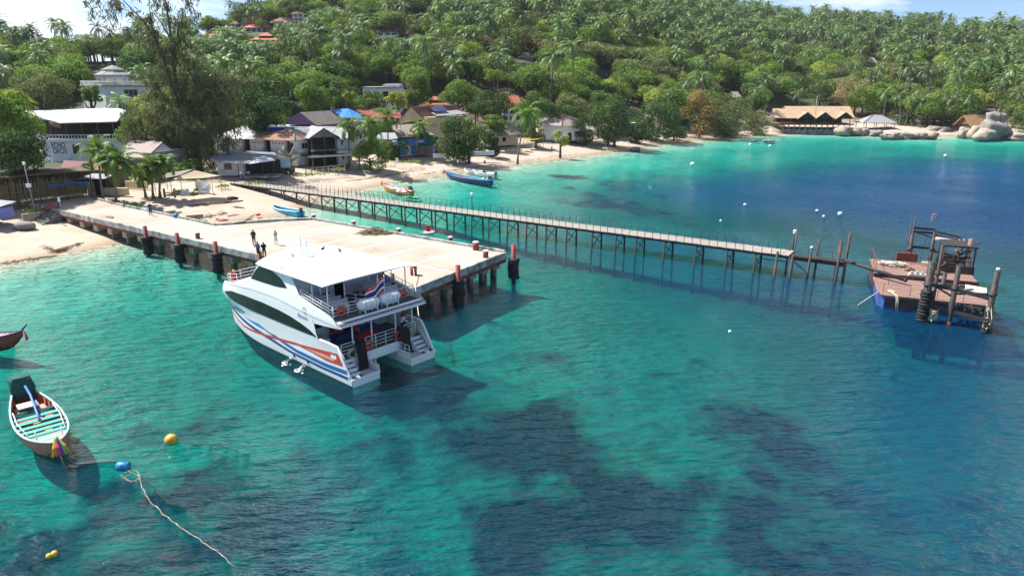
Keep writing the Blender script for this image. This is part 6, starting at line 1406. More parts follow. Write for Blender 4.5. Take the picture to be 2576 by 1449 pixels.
for u_ in (2027, 2070, 2120):
    x = b.loc(dep(u_, 282, YR)).x; zp = b.loc(dep(u_, 281.5, YR - 1.4)).z; hw = 3.4; o = MB(); o.slab([(x - hw, -1.7, zev - .3), (x, -1.7, zp), (x, 4.5, zp), (x - hw, 1.5, zev)], .15); o.slab([(x, -1.7, zp), (x + hw, -1.7, zev - .3), (x + hw, 1.5, zev), (x, 4.5, zp)], .15); o.build('gable_roof', m_tanr, b.o)
    MB().slab([(x - hw + .4, -1.3, zev - .2), (x + hw - .4, -1.3, zev - .2), (x, -1.3, zp - .3)], .1, nrm=(0, -1, 0)).build('gable', m_dark, b.o)
q0, q1 = at(2172, 326, 1.6), at(2250, 326, 1.6)
b = Bld('beach_pavilion', 'open pavilion with pale metal hipped roof above the shore rocks', q0, q1, 'pavilion'); L_ = b.L; ze = b.loc(dep(2210, 309, q0.y)).z; zr = b.loc(dep(2210, 289, q0.y + 3)).z
b.hip(0, L_, 0, 6, ze, zr, .6, m_palegr, ridge=4.2, capm=m_brownt); b.mb('floor', m_wood, lambda m: m.b2(-.3, L_ + .3, -.3, 6.3, -.3, .1))
for x in (0, L_ / 3, 2 * L_ / 3, L_):
    for y in (.1, 5.9): b.mb('post', m_gelin, lambda m: m.b2(x - .1, x + .1, y - .1, y + .1, .1, ze))
rail_part(b, [(0, 0, .1), (L_, 0, .1)], .9, 1.2, m_brownt, 'railing')
b = Bld('thatched_hut', 'brown thatched hut tucked behind the stacked boulders', dep(2440, 330, 250), dep(2484, 330, 252), 'hut', z=1.5); zz0 = b.loc(dep(2460, 312, 250)).z; b.gable(0, b.L + 2, 0, 6, zz0, b.loc(dep(2460, 290, 253)).z, .8, M('orange_brown_thatch', (.32, .19, .09), .95, .2, 2), 'x', .25, m_wood); b.wall(.5, b.L + 1.5, .5, 5.5, 0, zz0, m_wood)

# --- white villa with a gazebo on its terrace
YV = 200; zb = 8.0; p0, p1 = dep(266, 250, YV), dep(352, 252, YV + 1)
b = Bld('terrace_villa', 'white villa with balustraded terrace and a tiered gazebo on top', p0, p1, 'villa', z=zb); L_ = b.L; zt = b.loc(dep(300, 215, YV)).z; ll = b.loc(dep(203, 213, YV + 9))
b.mb('wall', m_wallw, lambda m: m.prism([(0, 0), (L_ + 4, 0), (L_ + 4, 12), (ll.x, 12), (ll.x, ll.y)], -4, zt - .35)); b.mb('terrace', m_fascia, lambda m: m.prism([(-.2, -.4), (L_ + 4.3, -.4), (L_ + 4.3, 12.2), (ll.x - .3, 12.2), (ll.x - .3, ll.y - .3)], zt - .347, zt))
rail_part(b, [(ll.x, ll.y, zt), (-.1, -.2, zt), (L_ + 4, -.2, zt)], .95, .55, m_wallw, 'balustrade', .12)
b.opening('f', 2.4, zt - 3.3, 2.8, 2.1, 0, 'window', m_white, m_gelin, 2); b.opening('f', 6.8, zt - 3.3, 3.6, 2.2, 0, 'window', m_white, None, 3)
gx, gy, gr = b.loc(dep(288, 205, YV + 5)).x, 5.0, 4.0; ze = b.loc(dep(288, 189, YV + 3)).z; zm = b.loc(dep(288, 178, YV + 5)).z; za = b.loc(dep(288, 164.5, YV + 5)).z
oc = lambda r, z: [(gx + r * math.cos(a), gy + r * math.sin(a), z) for a in lin(math.pi / 8, math.pi / 8 + 2 * math.pi * 7 / 8, 7)]
def fr_(m, A_, B2):
    for i in range(8): m.slab([A_[i], A_[(i + 1) % 8], B2[(i + 1) % 8], B2[i]], .1)
b.mb('gazebo_roof', m_greyr, lambda m: (fr_(m, oc(gr * 1.2, ze), oc(gr * .62, zm)), fr_(m, oc(gr * .72, zm + .3), oc(.1, za))))
for p in oc(gr * .95, zt): b.mb('gazebo_column', m_wallw, lambda m: m.b2(p[0] - .28, p[0] + .28, p[1] - .28, p[1] + .28, zt, ze + .1))
b.mb('gazebo_arch', m_wallw, lambda m: [m.bar((oc(gr * .95, ze - .5)[i]), (oc(gr * .95, ze - .5)[(i + 1) % 8]), .3, .9) for i in range(8)])
# --- houses on the hillside
def villa(name, label, u0, u1, vt, ve, vb, roofm, fl=1, yaw=0, ridge=None, wm=None, tier=False, Y=None):
    c = (u0 + u1) / 2; gp = G(c, vb) if Y is None else dep(c, vb, Y); Yq = gp.y; a, d = dep(u0, vb, Yq), dep(u1, vb, Yq); rot = R(yaw); mid = (a + d) / 2; h = (d - a) / 2; h = Vector((h.x * math.cos(rot), h.x * math.sin(rot), 0))
    b = Bld(name, label, mid - h, mid + h, 'villa', 'villas on the hillside', z=gp.z); L_ = b.L; ze = dep(c, ve, Yq).z - gp.z; zr = dep(c, vt, Yq + 3).z - gp.z; D_ = L_ * .7; ov = L_ * .07
    b.wall(ov, L_ - ov, ov, D_ - ov, -3, ze, wm or m_wallw)
    for f in range(fl):
        z0 = ze * f / fl + .15 * ze / fl; hh = ze / fl * .62; n = max(3, int(L_ / 3.2))
        for k in range(n): b.opening('f', ov + (L_ - 2 * ov) * (k + .5) / n, z0, (L_ - 2 * ov) / n * .68, hh, ov, 'window', m_white, m_win if (k + f) % 3 else m_dark, 2, .05)
        if fl > 1 and f: b.mb('balcony', m_wallw, lambda m: m.b2(ov, L_ - ov, -.6, ov - .01, ze * f / fl - .3, ze * f / fl))
    if tier: b.hip(0, L_, 0, D_, ze, ze + (zr - ze) * .55, .3, roofm, ridge=L_ * .27); b.hip(L_ * .25, L_ * .75, D_ * .25, D_ * .75, ze + (zr - ze) * .55, zr, .3, roofm)
    else: b.hip(0, L_, 0, D_, ze, zr, .3, roofm, ridge=ridge or D_ * .42)
    return b
villa('hillside_villa', 'brown-roofed tower-like villa at the left of the hillside row', 571, 605, 53, 61, 80, m_brownt, 2, 8); villa('hillside_villa', 'wide orange-roofed white villa, second from left in the upper row', 611, 677, 58, 70, 82, m_terra, 1, -6)
villa('hillside_villa', 'white villa with long brown roof and balcony, third in the upper row', 684, 746, 44, 55, 69, m_brownt, 1, 5); villa('hillside_villa', 'highest white two-storey villa with a flat-looking brown roof', 733, 779, 26, 35, 55, m_brownt, 2, -4)
villa('hillside_villa', 'orange-roofed villa with a two-tiered roof below the upper row', 631, 701, 83, 101, 120, m_terra, 1, 4, tier=True); villa('hillside_villa', 'small orange-roofed villa at the far left behind the casuarina', 510, 542, 80, 90, 106, m_terra, 1, -5)
villa('hillside_villa', 'white two-storey villa with brown roof standing alone in mid slope', 945, 1006, 71, 80, 104, m_brownt, 2, 6); villa('hillside_villa', 'left one of a pair of small brown-roofed villas right of the lone villa', 1029, 1052, 81, 92, 104, m_brownt, 1, 10); villa('hillside_villa', 'right one of a pair of small brown-roofed villas right of the lone villa', 1048, 1075, 81, 90, 104, m_brownt, 1, -10)
t = G(678, 46); b = Bld('tank_house', 'small blue-grey flat block above the hillside villas', dep(668, 46, t.y), dep(690, 46, t.y), 'building'); b.wall(0, b.L, 0, b.L, -2, dep(668, 33, t.y).z - b.o.location.z, M('blue_grey_plaster', (.30, .38, .48), .8, .08)); b.mb('roof', m_fascia, lambda m: m.b2(-.2, b.L + .2, -.2, b.L + .2, dep(668, 33, t.y).z - b.o.location.z + .003, dep(668, 32, t.y).z - b.o.location.z + .1))
b = Bld('flat_roofed_block', 'white flat-roofed concrete block among the trees behind the village', dep(914, 250, 215), dep(1005, 249, 215), 'building', z=3.0); L_ = b.L; zt = b.loc(dep(960, 222, 215)).z
b.wall(0, L_, 0, 9, 0, zt, m_wallw); b.wall(-.3, L_ + .3, -.5, 9, zt + .003, zt + .3, m_fascia, 'roof'); b.wall(L_ * .55, L_, 1, 8, zt + .3, b.loc(dep(980, 213, 215)).z, m_gelin, 'upper_room')
for k in range(4): b.opening('f', L_ * (k + .5) / 4, zt - 2.6, L_ / 6, 1.6, 0, 'window', m_wood, m_dark, 2)
villa('village_house', 'orange pagoda-roofed house between dark trees behind the cream house', 1068, 1126, 243, 264, 282, m_terra, 1, 12, tier=True, Y=212); villa('village_house', 'orange-roofed white house half hidden behind the leaning palm', 1258, 1318, 241, 272, 306, m_terra, 2, -8, Y=205)
villa('village_house', 'bright orange roof peeping between two dense trees', 1188, 1214, 222, 232, 248, m_terra, 1, 5, Y=235)
villa('hillside_hut', 'small hut with pale roof left above the restaurant', 1828, 1863, 231, 245, 254, m_pinkr, 1, -20); villa('hillside_hut', 'tiny white-eaved hut right behind the restaurant', 2001, 2031, 225, 236, 244, m_pinkr, 1, 10); villa('hillside_hut', 'small pale-roofed hut high on the palm slope', 2180, 2204, 146, 158, 167, m_pinkr, 1, -15)
villa('hillside_hut', 'white hut lost among the palms below the right skyline', 2314, 2342, 152, 162, 174, m_roofw, 1, 15); villa('hillside_hut', 'grey-green roofed shed in the middle of the slope', 1302, 1342, 137, 145, 152, m_greyr, 1, -5); villa('hillside_hut', 'hut with a teal roof low on the middle slope', 1508, 1530, 178, 187, 192, M('teal_roof', (.02, .16, .24), .7, .1), 1, 0)

# --- granite boulders
def rock(label, u0, u1, vt, vb, Y=None, mat=None, seed=0, nm='boulder', group=None, flat=1.0, tilt=0.0):
    g = random.Random(seed + 100); c = (u0 + u1) / 2; p = at(c, vb, 0) if Y is None else dep(c, vb, Y); w_ = (u1 - u0) / FOC * p.y / 2; h = (vb - vt) / FOC * p.y; n, k = 22, 14; vs = []; fs = []
    ph = [g.uniform(0, 6.28) for _ in range(6)]
    def rad(d):
        q = 1 + .13 * math.sin(3 * d.x + ph[0]) * math.cos(2.6 * d.y + ph[1]) + .10 * math.sin(5 * d.z + 3 * d.x + ph[2]) + .06 * math.sin(9 * d.y + 7 * d.x + ph[3]) + .05 * math.sin(17 * d.x + 13 * d.z + ph[4]) * math.cos(15 * d.y + ph[2]) - .10 * max(0, math.sin(4 * d.x - 5 * d.y + 3 * d.z + ph[5])) ** 8; return q
    for i in range(k + 1):
        for j in range(n):
            th = math.pi * i / k; a = 2 * math.pi * j / n; d = Vector((math.sin(th) * math.cos(a), math.sin(th) * math.sin(a), math.cos(th))); q = rad(d); d2 = Vector((abs(d.x) ** .8 * (1 if d.x > 0 else -1), abs(d.y) ** .8 * (1 if d.y > 0 else -1), abs(d.z) ** .8 * (1 if d.z > 0 else -1)))
            vs.append((d2.x * w_ * q + d2.z * tilt * w_, d2.y * w_ * .9 * q, h * .42 + d2.z * h * .6 * q))
    for i in range(k):
        for j in range(n): fs.append((i * n + j, (i + 1) * n + j, (i + 1) * n + (j + 1) % n, i * n + (j + 1) % n))
    return tag(MB().add(vs, fs, 0, True).build(nm, mat or m_stone, None, p), label, 'boulder', group)
rock('huge rounded granite boulder at the water edge on the far right', 2462, 2530, 304, 350, None, m_stone, 1); rock('rounded boulder balanced on top of the huge one', 2480, 2515, 283, 310, 238, m_stone, 2); rock('pale slab boulder leaning on the foot of the huge one', 2452, 2496, 327, 351, 233, m_stonew, 3, tilt=.4)
rock('tilted pointed boulder left of the huge one', 2432, 2463, 318, 348, None, m_stonew, 4, tilt=.35); rock('low split boulder at the left end of the stacked boulders', 2410, 2438, 323, 347, None, m_stonew, 5); rock('grey boulder behind the balanced one', 2506, 2530, 285, 306, 246, m_stone, 6); rock('pale boulder at the right edge of the photograph by the water', 2536, 2600, 335, 352, None, m_stonew, 7); rock('small grey rock on the shore between the huge boulder and the right edge', 2523, 2550, 330, 348, None, m_stone, 8)
rock('broad pale rock below the right end of the restaurant', 2101, 2140, 319, 341, None, m_stonew, 9); rock('pale rock next to the broad one, under the pavilion side', 2130, 2168, 322, 341, None, m_stonew, 29, tilt=-.3)
for i in range(15): c_ = 2222 + 8.6 * i; w_ = 8 + (i * 7 % 5) * 2.2; rock('rough pale rock of the low shelf in front of the pavilion', c_ - w_, c_ + w_, 338 - (i * 5 % 4) * 1.6, 349.5 + (i * 3 % 3), None, m_stonew if i % 3 else m_stone, 40 + i, group='rocks of the low shelf', tilt=.3 * ((i % 3) - 1))
rock('rounded rock on the shore above the shelf', 2328, 2362, 319, 338, 258, m_stone, 12); rock('second rounded rock on the shore above the shelf', 2355, 2392, 321, 338, 257, m_stone, 13)
rock('small rock under the left post of the pavilion', 2160, 2190, 326, 341, None, m_stone, 14); rock('small dark rock under the middle of the pavilion', 2188, 2218, 328, 343, None, m_stone, 15); rock('dark boulder in shade behind the shore palms', 2270, 2302, 290, 318, 280, m_stone, 16); rock('lone grey rock at the waterline of the middle beach', 1582, 1612, 371, 380, None, m_stone, 17); rock('low dark rock in the shallows right of the tree shade', 1918, 1948, 352, 356, None, m_stone, 18, flat=.5); rock('second small dark rock awash in the shallows', 1890, 1904, 352, 355, None, m_stone, 19)
rock('large pale boulder high on the hill under the top edge', 820, 872, -14, 26, 470, m_stonew, 20); rock('grey boulder on the slope below the pale hilltop boulder', 838, 862, 30, 52, 440, m_stone, 21); rock('grey-brown dome of rock among trees high on the slope', 1042, 1082, 17, 44, 470, m_stone, 22); rock('pale rock showing beside the highest villa', 782, 806, 40, 62, 440, m_stonew, 23)
# ================================================================== trees and palms near the shore, each with trunk and crown
def tree(name, label, base, blobs, n, leaf, mat, trunk, seed, cat='tree', group=None, low=-.5, out=.75, bark=None):
    o = thing(name, label, cat, base, 0, group); v, f = crown(blobs, n, leaf, seed, out=out, low=low); link('crown', npmesh('crown', v, f, LEAF[mat], smooth=False), o); trunk.build('trunk', bark or m_bark, o); return o
def shape(u0, u1, vt, vb, base, n, seed, fill=.30, depthk=.8):
    """crown lobes that fill an outline of the photograph round a tree standing at base"""
    g = random.Random(seed); Y = base.y; L_ = []; a, b_ = dep(u0, vt, Y) - base, dep(u1, vb, Y) - base; cx, cz = (a.x + b_.x) / 2, (a.z + b_.z) / 2; rx, rz = (b_.x - a.x) / 2, (a.z - b_.z) / 2
    for i in range(n):
        th = g.uniform(0, 6.28); q = math.sqrt(g.random()) * .80; y = g.uniform(-1, 1) * rx * depthk * math.sqrt(max(0, 1 - q * q)); s = g.uniform(.75, 1.25) * fill
        L_.append((cx + rx * q * math.cos(th), y, cz + rz * q * math.sin(th), rx * s, rx * s * .95, min(rz, rx) * s * .95))
    return L_
def tr(h, r, lean=0, limbs=5, spread=2.0, seed=1): return trunkmb(h, r, limbs, seed, lean, spread)
# the tall feathery casuarina
cb = at(505, 433, 2.5); Yc = cb.y
o = thing('casuarina_tree', 'tall feathery dark casuarina rising above the skyline left of the guesthouse', 'tree', cb)
tk = MB()
def wp(u, v, dy=0): p = dep(u, v, Yc + dy) - cb; return p
tk.tube([wp(505, 445), wp(495, 380), wp(470, 300), wp(448, 245), wp(440, 190), wp(436, 150), wp(425, 60), wp(418, 10), wp(400, -60)], [.75, .7, .6, .5, .38, .3, .2, .14, .05], 8)
tk.tube([wp(470, 300), wp(440, 235), wp(415, 160), wp(395, 110), wp(362, 55), wp(318, 10), wp(280, -30)], [.35, .3, .24, .2, .14, .09, .04], 6); tk.tube([wp(436, 150), wp(450, 70), wp(470, 10), wp(480, -40)], [.2, .15, .1, .04], 5)
tk.tube([wp(430, 100), wp(400, 50), wp(370, 10)], [.14, .09, .04], 5); tk.tube([wp(395, 110), wp(380, 60), wp(372, -20)], [.12, .08, .04], 5); tk.tube([wp(490, 370), wp(540, 300), wp(560, 240)], [.3, .2, .08], 6)
tk.build('trunk', m_bark, o)
g = np.random.default_rng(4); PB = []
def lobe(u, v, ru, rv, n, dens=1, dy=0):
    c = np.array(wp(u, v, dy)); a = ru / FOC * Yc; b_ = rv / FOC * Yc; m = max(3, n // 30); d = g.normal(size=(m, 3)); d /= np.linalg.norm(d, axis=1, keepdims=True); r = g.random(m) ** .4
    C = c + d * r[:, None] * np.array([a, a * .8, b_]); k = g.integers(0, m, n); w_ = .25 + .35 * g.random(m); PB.append(C[k] + g.normal(size=(n, 3)) * w_[k][:, None] * np.array([1, 1, .9]) + np.array([0, 0, -1]) * np.abs(g.normal(0, .5, n))[:, None])
for (u, v, ru, rv, n) in ((470, 190, 75, 60, 3600), (430, 250, 75, 60, 3200), (520, 230, 75, 65, 3600), (560, 280, 60, 60, 2600), (480, 300, 95, 70, 4200), (410, 320, 70, 50, 2400), (520, 360, 70, 60, 2800), (385, 190, 40, 30, 700), (470, 395, 60, 40, 1300), (560, 215, 40, 40, 900), (350, 300, 45, 40, 1100), (360, 350, 50, 36, 1100),
    (430, 140, 34, 30, 550), (445, 95, 30, 22, 300), (400, 95, 40, 22, 380), (470, 120, 34, 30, 420), (455, 60, 26, 22, 260), (375, 75, 34, 22, 300), (350, 45, 36, 18, 300), (310, 20, 40, 16, 300), (260, 0, 40, 16, 260), (240, 25, 20, 12, 90), (420, 20, 30, 24, 320), (470, 25, 28, 22, 320), (395, -20, 50, 18, 320), (330, 80, 26, 14, 130), (295, 50, 26, 14, 130), (480, -15, 30, 20, 220), (425, -40, 40, 20, 240)):
    lobe(u, v, ru, rv, int(n * .56))
P = np.concatenate(PB); n = len(P); dirn = np.stack([g.normal(0, .45, n), g.normal(0, .45, n), -np.abs(g.normal(.8, .4, n))], 1); dirn /= np.linalg.norm(dirn, axis=1, keepdims=True); sd = np.cross(dirn, g.normal(size=(n, 3))); sd /= np.linalg.norm(sd, axis=1, keepdims=True)
ln = g.uniform(.5, 1.1, n)[:, None]; wd_ = g.uniform(.05, .13, n)[:, None]
vv = np.stack([P - sd * wd_, P + sd * wd_, P + dirn * ln + sd * wd_ * .5, P + dirn * ln - sd * wd_ * .5], 1).reshape(-1, 3)
link('crown', npmesh('crown', vv, np.arange(n * 4).reshape(n, 4), LEAF['needle'], smooth=False), o)
# dark wood beside it
def big(label, u0, u1, vt, vb, vbase, Y, mat, seed, n=4200, lf=.38, nb=16, trh=None, uc=None, group=None, low=-.8, fill=.38, nm='broadleaf_tree'):
    vb += (.32 if any(w_ in label for w_ in ('bush', 'shrub', 'hedge', 'thicket', 'undergrowth', 'greenery', 'scrub')) and 'bushy' not in label else .10 if 'beach' in label else 0) * (vb - vt)
    c = (u0 + u1) / 2 if uc is None else uc; base = dep(c, vbase, Y); base.z = gz(base.x, base.y); h = max(1.5, dep(c, vb, Y).z - base.z + (dep(c, vt, Y).z - dep(c, vb, Y).z) * .4)
    return tree(nm, label, base, shape(u0, u1, vt, vb, base, nb, seed, fill), n, lf, mat, tr(h, .2 + h * .022, 0, 6, (u1 - u0) / FOC * Y * .28, seed), seed, group=group, low=low)
big('dense dark tree right behind the guesthouse roof, next to the casuarina', 590, 735, 205, 345, 378, 152, 'dark', 201, 6000, .45, 20); big('dull olive tree above the left end of the guesthouse', 560, 660, 170, 270, 370, 166, 'olive', 202, 4500, .45, 16); big('bushy mid green tree behind the purple house', 735, 830, 205, 285, 330, 176, 'mid', 203, 4500, .45); big('rounded dark tree between the purple house and the flat-roofed block', 815, 880, 213, 285, 330, 186, 'dark', 204, 3600, .42); big('narrow yellow-green tree left of the flat-roofed block', 858, 900, 222, 282, 330, 184, 'light', 205, 2400, .4, 10)
big('dark rounded tree in front of the flat-roofed block', 890, 975, 232, 280, 330, 192, 'dark', 206, 3600, .42); big('bright yellow-green tree right of the flat-roofed block', 968, 1036, 232, 272, 320, 190, 'light', 207, 3000, .4); big('tall dark green tree behind the cream house', 1008, 1092, 190, 278, 330, 200, 'mid', 208, 5000, .45); big('broad mid green tree right of the pagoda-roofed house', 1098, 1212, 200, 276, 330, 204, 'mid', 209, 6000, .45, 20); big('dark leafy tree behind the umbrella tree', 1180, 1290, 232, 300, 340, 196, 'dark', 210, 5000, .42, 18); big('dark green tree behind the thatched hut', 1296, 1392, 224, 300, 335, 206, 'dark', 211, 5000, .42, 18); big('rusty and green tree left of the dark beach trees', 1395, 1490, 238, 310, 335, 212, 'olive', 212, 4500, .42, 18)
big('grey-green bushy tree above the balcony house roof', 30, 200, 175, 276, 330, 172, 'olive', 213, 6500, .45, 22); big('bushy tree on the right side of the balcony house', 300, 420, 268, 375, 400, 140, 'mid', 214, 6500, .38, 22); big('low dense greenery between the balcony house and the gabled bar', 355, 470, 330, 400, 430, 138, 'dark', 215, 4500, .36, 16); big('small green tree before the white villa with the gazebo', 205, 262, 215, 262, 290, 178, 'mid', 216, 2200, .4, 10)
big('large leafy tree filling the left edge above the bamboo fence', -75, 112, 222, 420, 470, 104, 'mid', 217, 15000, .34, 40, uc=0, low=-.7, fill=.40); big('lower dark branch of trees hanging over the bamboo fence', -40, 138, 335, 436, 480, 100, 'dark', 218, 8500, .30, 26, uc=40, low=-.8, fill=.42)
# trees on the beach
big('round dark beach almond tree with layered branches left of the umbrella tree', 1092, 1220, 288, 394, 402, 162, 'dark', 220, 6500, .46, 20, uc=1180); big('umbrella-shaped bright green beach tree', 1182, 1296, 288, 336, 376, 184, 'mid', 221, 3600, .46, 14, uc=1244, low=-.2, fill=.26); big('tall dark spreading beach tree right of the white hipped house', 1472, 1596, 234, 346, 354, 203, 'dark', 222, 6000, .5, 20, uc=1546); big('dark bushy beach tree left of the rusty-tinged one', 1604, 1716, 244, 346, 348, 222, 'dark', 223, 5200, .5, 20, uc=1640); big('large rusty-tinged beach tree overhanging the sand', 1714, 1802, 232, 334, 336, 236, 'rust', 224, 3600, .5, 16, uc=1760); big('large olive beach tree next to the rusty-tinged one', 1738, 1880, 218, 332, 334, 240, 'olive', 225, 5600, .52, 20, uc=1800)
big('dense green bush under the beach palms', 886, 976, 330, 416, 418, 146, 'mid', 226, 5500, .32, 22, low=-1); big('small vine-covered bush in front of the white hipped house', 1388, 1432, 324, 358, 358, 179, 'light', 227, 1500, .32, 8); big('bright green tree at the right end of the restaurant', 2144, 2212, 206, 296, 322, 290, 'mid', 228, 3600, .6, 14); big('pale tan bamboo-like clump behind the restaurant', 2098, 2190, 196, 272, 318, 296, 'tan', 229, 3600, .6, 16); big('tall dark tree above the restaurant roof', 2010, 2100, 180, 262, 318, 305, 'dark', 230, 3800, .6, 16)
for i, (u0, u1, vt, vb, Y, k, lab) in enumerate(((1860, 1935, 268, 326, 252, 'olive', 'scrubby olive bush left of the restaurant'), (2376, 2440, 230, 312, 262, 'mid', 'leafy green tree left of the thatched hut by the boulders'), (2500, 2600, 215, 300, 262, 'olive', 'olive tree overhanging the stacked boulders'), (2540, 2640, 270, 340, 246, 'dark', 'dark shrubs at the right edge behind the rocks'), (2240, 2300, 262, 320, 272, 'dark', 'dark undergrowth behind the pavilion'), (2310, 2380, 268, 322, 268, 'dark', 'dark shady thicket behind the shore palms'), (1600, 1650, 292, 340, 226, 'mid', 'low green bush between two dark beach trees'))):
    big(lab, u0, u1, vt, vb, vb + 8, Y, k, 240 + i, 2800, .5, 12)
for i, (u0, u1, vt, vb, Y, k, lab) in enumerate(((1440, 1500, 280, 350, 200, 'dark', 'dark shrub between the white hipped house and the spreading beach tree'), (1575, 1625, 300, 348, 214, 'dark', 'dark shrub under the porch of the beach tree row'), (1325, 1372, 300, 352, 190, 'olive', 'olive shrub between the thatched hut and the white hipped house'), (1080, 1110, 330, 400, 168, 'dark', 'dark shrub at the right end of the dive shop'), (950, 1006, 340, 396, 160, 'dark', 'dark shrub left of the dive shop sign'), (1205, 1260, 330, 384, 172, 'dark', 'dark shrub under the umbrella-shaped tree'), (1160, 1200, 300, 340, 186, 'mid', 'green shrub between the cream house and the umbrella-shaped tree'), (180, 260, 400, 470, 116, 'dark', 'dark shrub at the right end of the bamboo fence'), (420, 540, 400, 450, 128, 'dark', 'dark hedge in shade behind the shade sails'), (690, 740, 395, 440, 136, 'olive', 'olive shrub beside the cut-back tree trunk'), (1500, 1560, 318, 352, 204, 'olive', 'olive shrub at the foot of the spreading beach tree'), (1660, 1730, 306, 348, 226, 'dark', 'dark shrubs between the bushy and rusty beach trees'), (1790, 1870, 300, 336, 244, 'mid', 'green shrubs at the foot of the olive beach tree'), (1380, 1450, 262, 312, 205, 'dark', 'dark tree behind the roof of the white hipped house'))):
    big(lab, u0, u1, vt, vb, vb + 4, Y, k, 270 + i, 2600, .4, 16, low=-1)
# palms near the shore (each with trunk, crown and nuts)
def palm(label, bu, bv, cu, cv, z, Lf, seed, n=20, pairs=22, wdt=.19, group='palms near the shore', Y=None, mat='palm2', r=.17, leaf=.85, droop=1.0):
    base = at(bu, bv, z) if Y is None else dep(bu, bv, Y); top = dep(cu, cv, base.y) - base; o = thing('palm_tree', label, 'palm tree', base, 0, group); g = random.Random(seed); mb = MB()
    pts = [(top.x * t ** 1.5, 0, top.z * t) for t in lin(0, 1, 8)]; pts[0] = (0, 0, -.5); mb.tube(pts, [r * 1.7] + [r * (1.1 - .4 * t) for t in lin(.12, 1, 7)], 8); mb.build('trunk', m_palmbark, o)
    v, f = palm_fronds(n, Lf, pairs, wdt, seed, (top.x, 0, top.z), droop, leaf); link('crown', npmesh('crown', v, f, LEAF[mat], smooth=False), o)
    nb = MB()
    for i in range(5): nb.ball((top.x + g.uniform(-.3, .3), g.uniform(-.3, .3), top.z - .35), .13, 6, 4)
    nb.build('coconuts', M('nut_green', (.10, .12, .03), .6, .2) if 'nut_green' not in bpy.data.materials else bpy.data.materials['nut_green'], o); return o
palm('left of the two big palms at the head of the pier', 259, 500, 246, 378, 2.5, 3.6, 1); palm('right of the two big palms at the head of the pier', 292, 508, 296, 404, 2.5, 3.9, 2, 24, 26); palm('low bushy palm clump right of the two big palms', 385, 492, 384, 420, 2.5, 3.2, 3, 26, 24); palm('second low palm of the bushy clump', 402, 490, 410, 408, 2.5, 2.8, 4, 18, 20); palm('short young palm behind the low clump', 366, 490, 352, 440, 2.5, 2.6, 5, 16, 18)
palm('upright palm at the right corner of the guesthouse', 878, 416, 878, 318, 2.4, 4.0, 6); palm('leaning pale-trunked palm right of the guesthouse', 903, 420, 930, 312, 2.3, 4.0, 7); palm('palm in front of the cream house gable', 978, 394, 974, 294, 2.4, 4.2, 8); palm('palm above the dive shop sign', 1056, 390, 1056, 320, 2.5, 4.0, 9); palm('small slender palm at the left end of the dive shop sign', 1022, 398, 1018, 366, 2.3, 2.4, 10, 14, 14); palm('leaning palm on the sand before the thatched hut', 1302, 408, 1325, 288, 2.0, 4.4, 11)
for i, (bu, bv, cu, cv, Y) in enumerate(((1884, 290, 1906, 228, 262), (1730, 262, 1732, 206, 250), (2262, 318, 2264, 240, 268), (2276, 321, 2296, 245, 266), (2314, 320, 2326, 252, 264), (2348, 318, 2364, 262, 266), (2222, 300, 2228, 236, 276), (2392, 314, 2394, 250, 262), (2432, 312, 2438, 248, 258), (1765, 296, 1757, 242, 244), (2010, 262, 2008, 236, 300))):
    lab = ['tall bare-trunked palm on the slope left of the restaurant', 'tall pale palm rising behind the dark beach tree', 'leftmost shore palm behind the pavilion', 'second shore palm right of the pavilion', 'third shore palm leaning right of the pavilion', 'fourth shore palm half hidden in shade', 'palm close behind the pavilion roof', 'bushy palm left of the thatched hut', 'palm right above the thatched hut by the boulders', 'palm crown poking from the olive beach tree', 'palm standing behind the restaurant roof'][i]
    palm(lab, bu, bv, cu, cv, 0, 4.2, 30 + i, 18, 12, .2, Y=Y, mat='palm', group='palms on the far shore')
# ground cover
def tufts(name, label, pts, n, mat, seed, h=.5, r=1.2, kd='stuff'):
    g = np.random.default_rng(seed); P = []
    for (c, rr) in pts: a = g.uniform(0, 6.28, n); q = rr * np.sqrt(g.random(n)); P.append(np.stack([c.x + q * np.cos(a), c.y + q * np.sin(a), c.z + g.random(n) * h * (1 - q / rr * .6)], 1))
    P = np.concatenate(P); v, f = quads(P, g.normal(size=P.shape) + np.array([0, 0, .6]), .30, seed=seed); return kind(link(name, npmesh(name, v, f, LEAF[mat], smooth=False)), kd)
tufts('undergrowth', '', [(at(u, v, 2.3), r) for u, v, r in ((110, 520, 2.2), (135, 515, 1.6), (85, 530, 1.5), (300, 512, 1.2), (330, 520, 1.5), (352, 526, 1.2), (280, 508, .8), (800, 438, 2.2), (770, 442, 1.6), (850, 428, 1.4), (640, 462, 1.8), (505, 480, 1.2), (450, 485, 1.0), (560, 470, 1.2), (1040, 408, 1.6), (1010, 410, 1.6), (940, 412, 1.4), (972, 408, 1.6))], 130, 'mid', 5)
fl_ = []
for (u, v, r) in [(u, 322 + 12 * math.sin(u), 5) for u in range(1480, 1980, 26)] + [(u, 314, 6) for u in range(2240, 2620, 24)] + [(u, 300, 6) for u in range(1290, 1500, 30)] + [(u, 345, 4) for u in range(880, 1090, 34)] + [(u, 395, 4) for u in range(20, 240, 26)] + [(u, 382, 4) for u in range(420, 560, 24)]:
    p = G(u, v); fl_.append((p, r))
tufts('undergrowth', '', fl_, 330, 'dark', 6, 2.6)
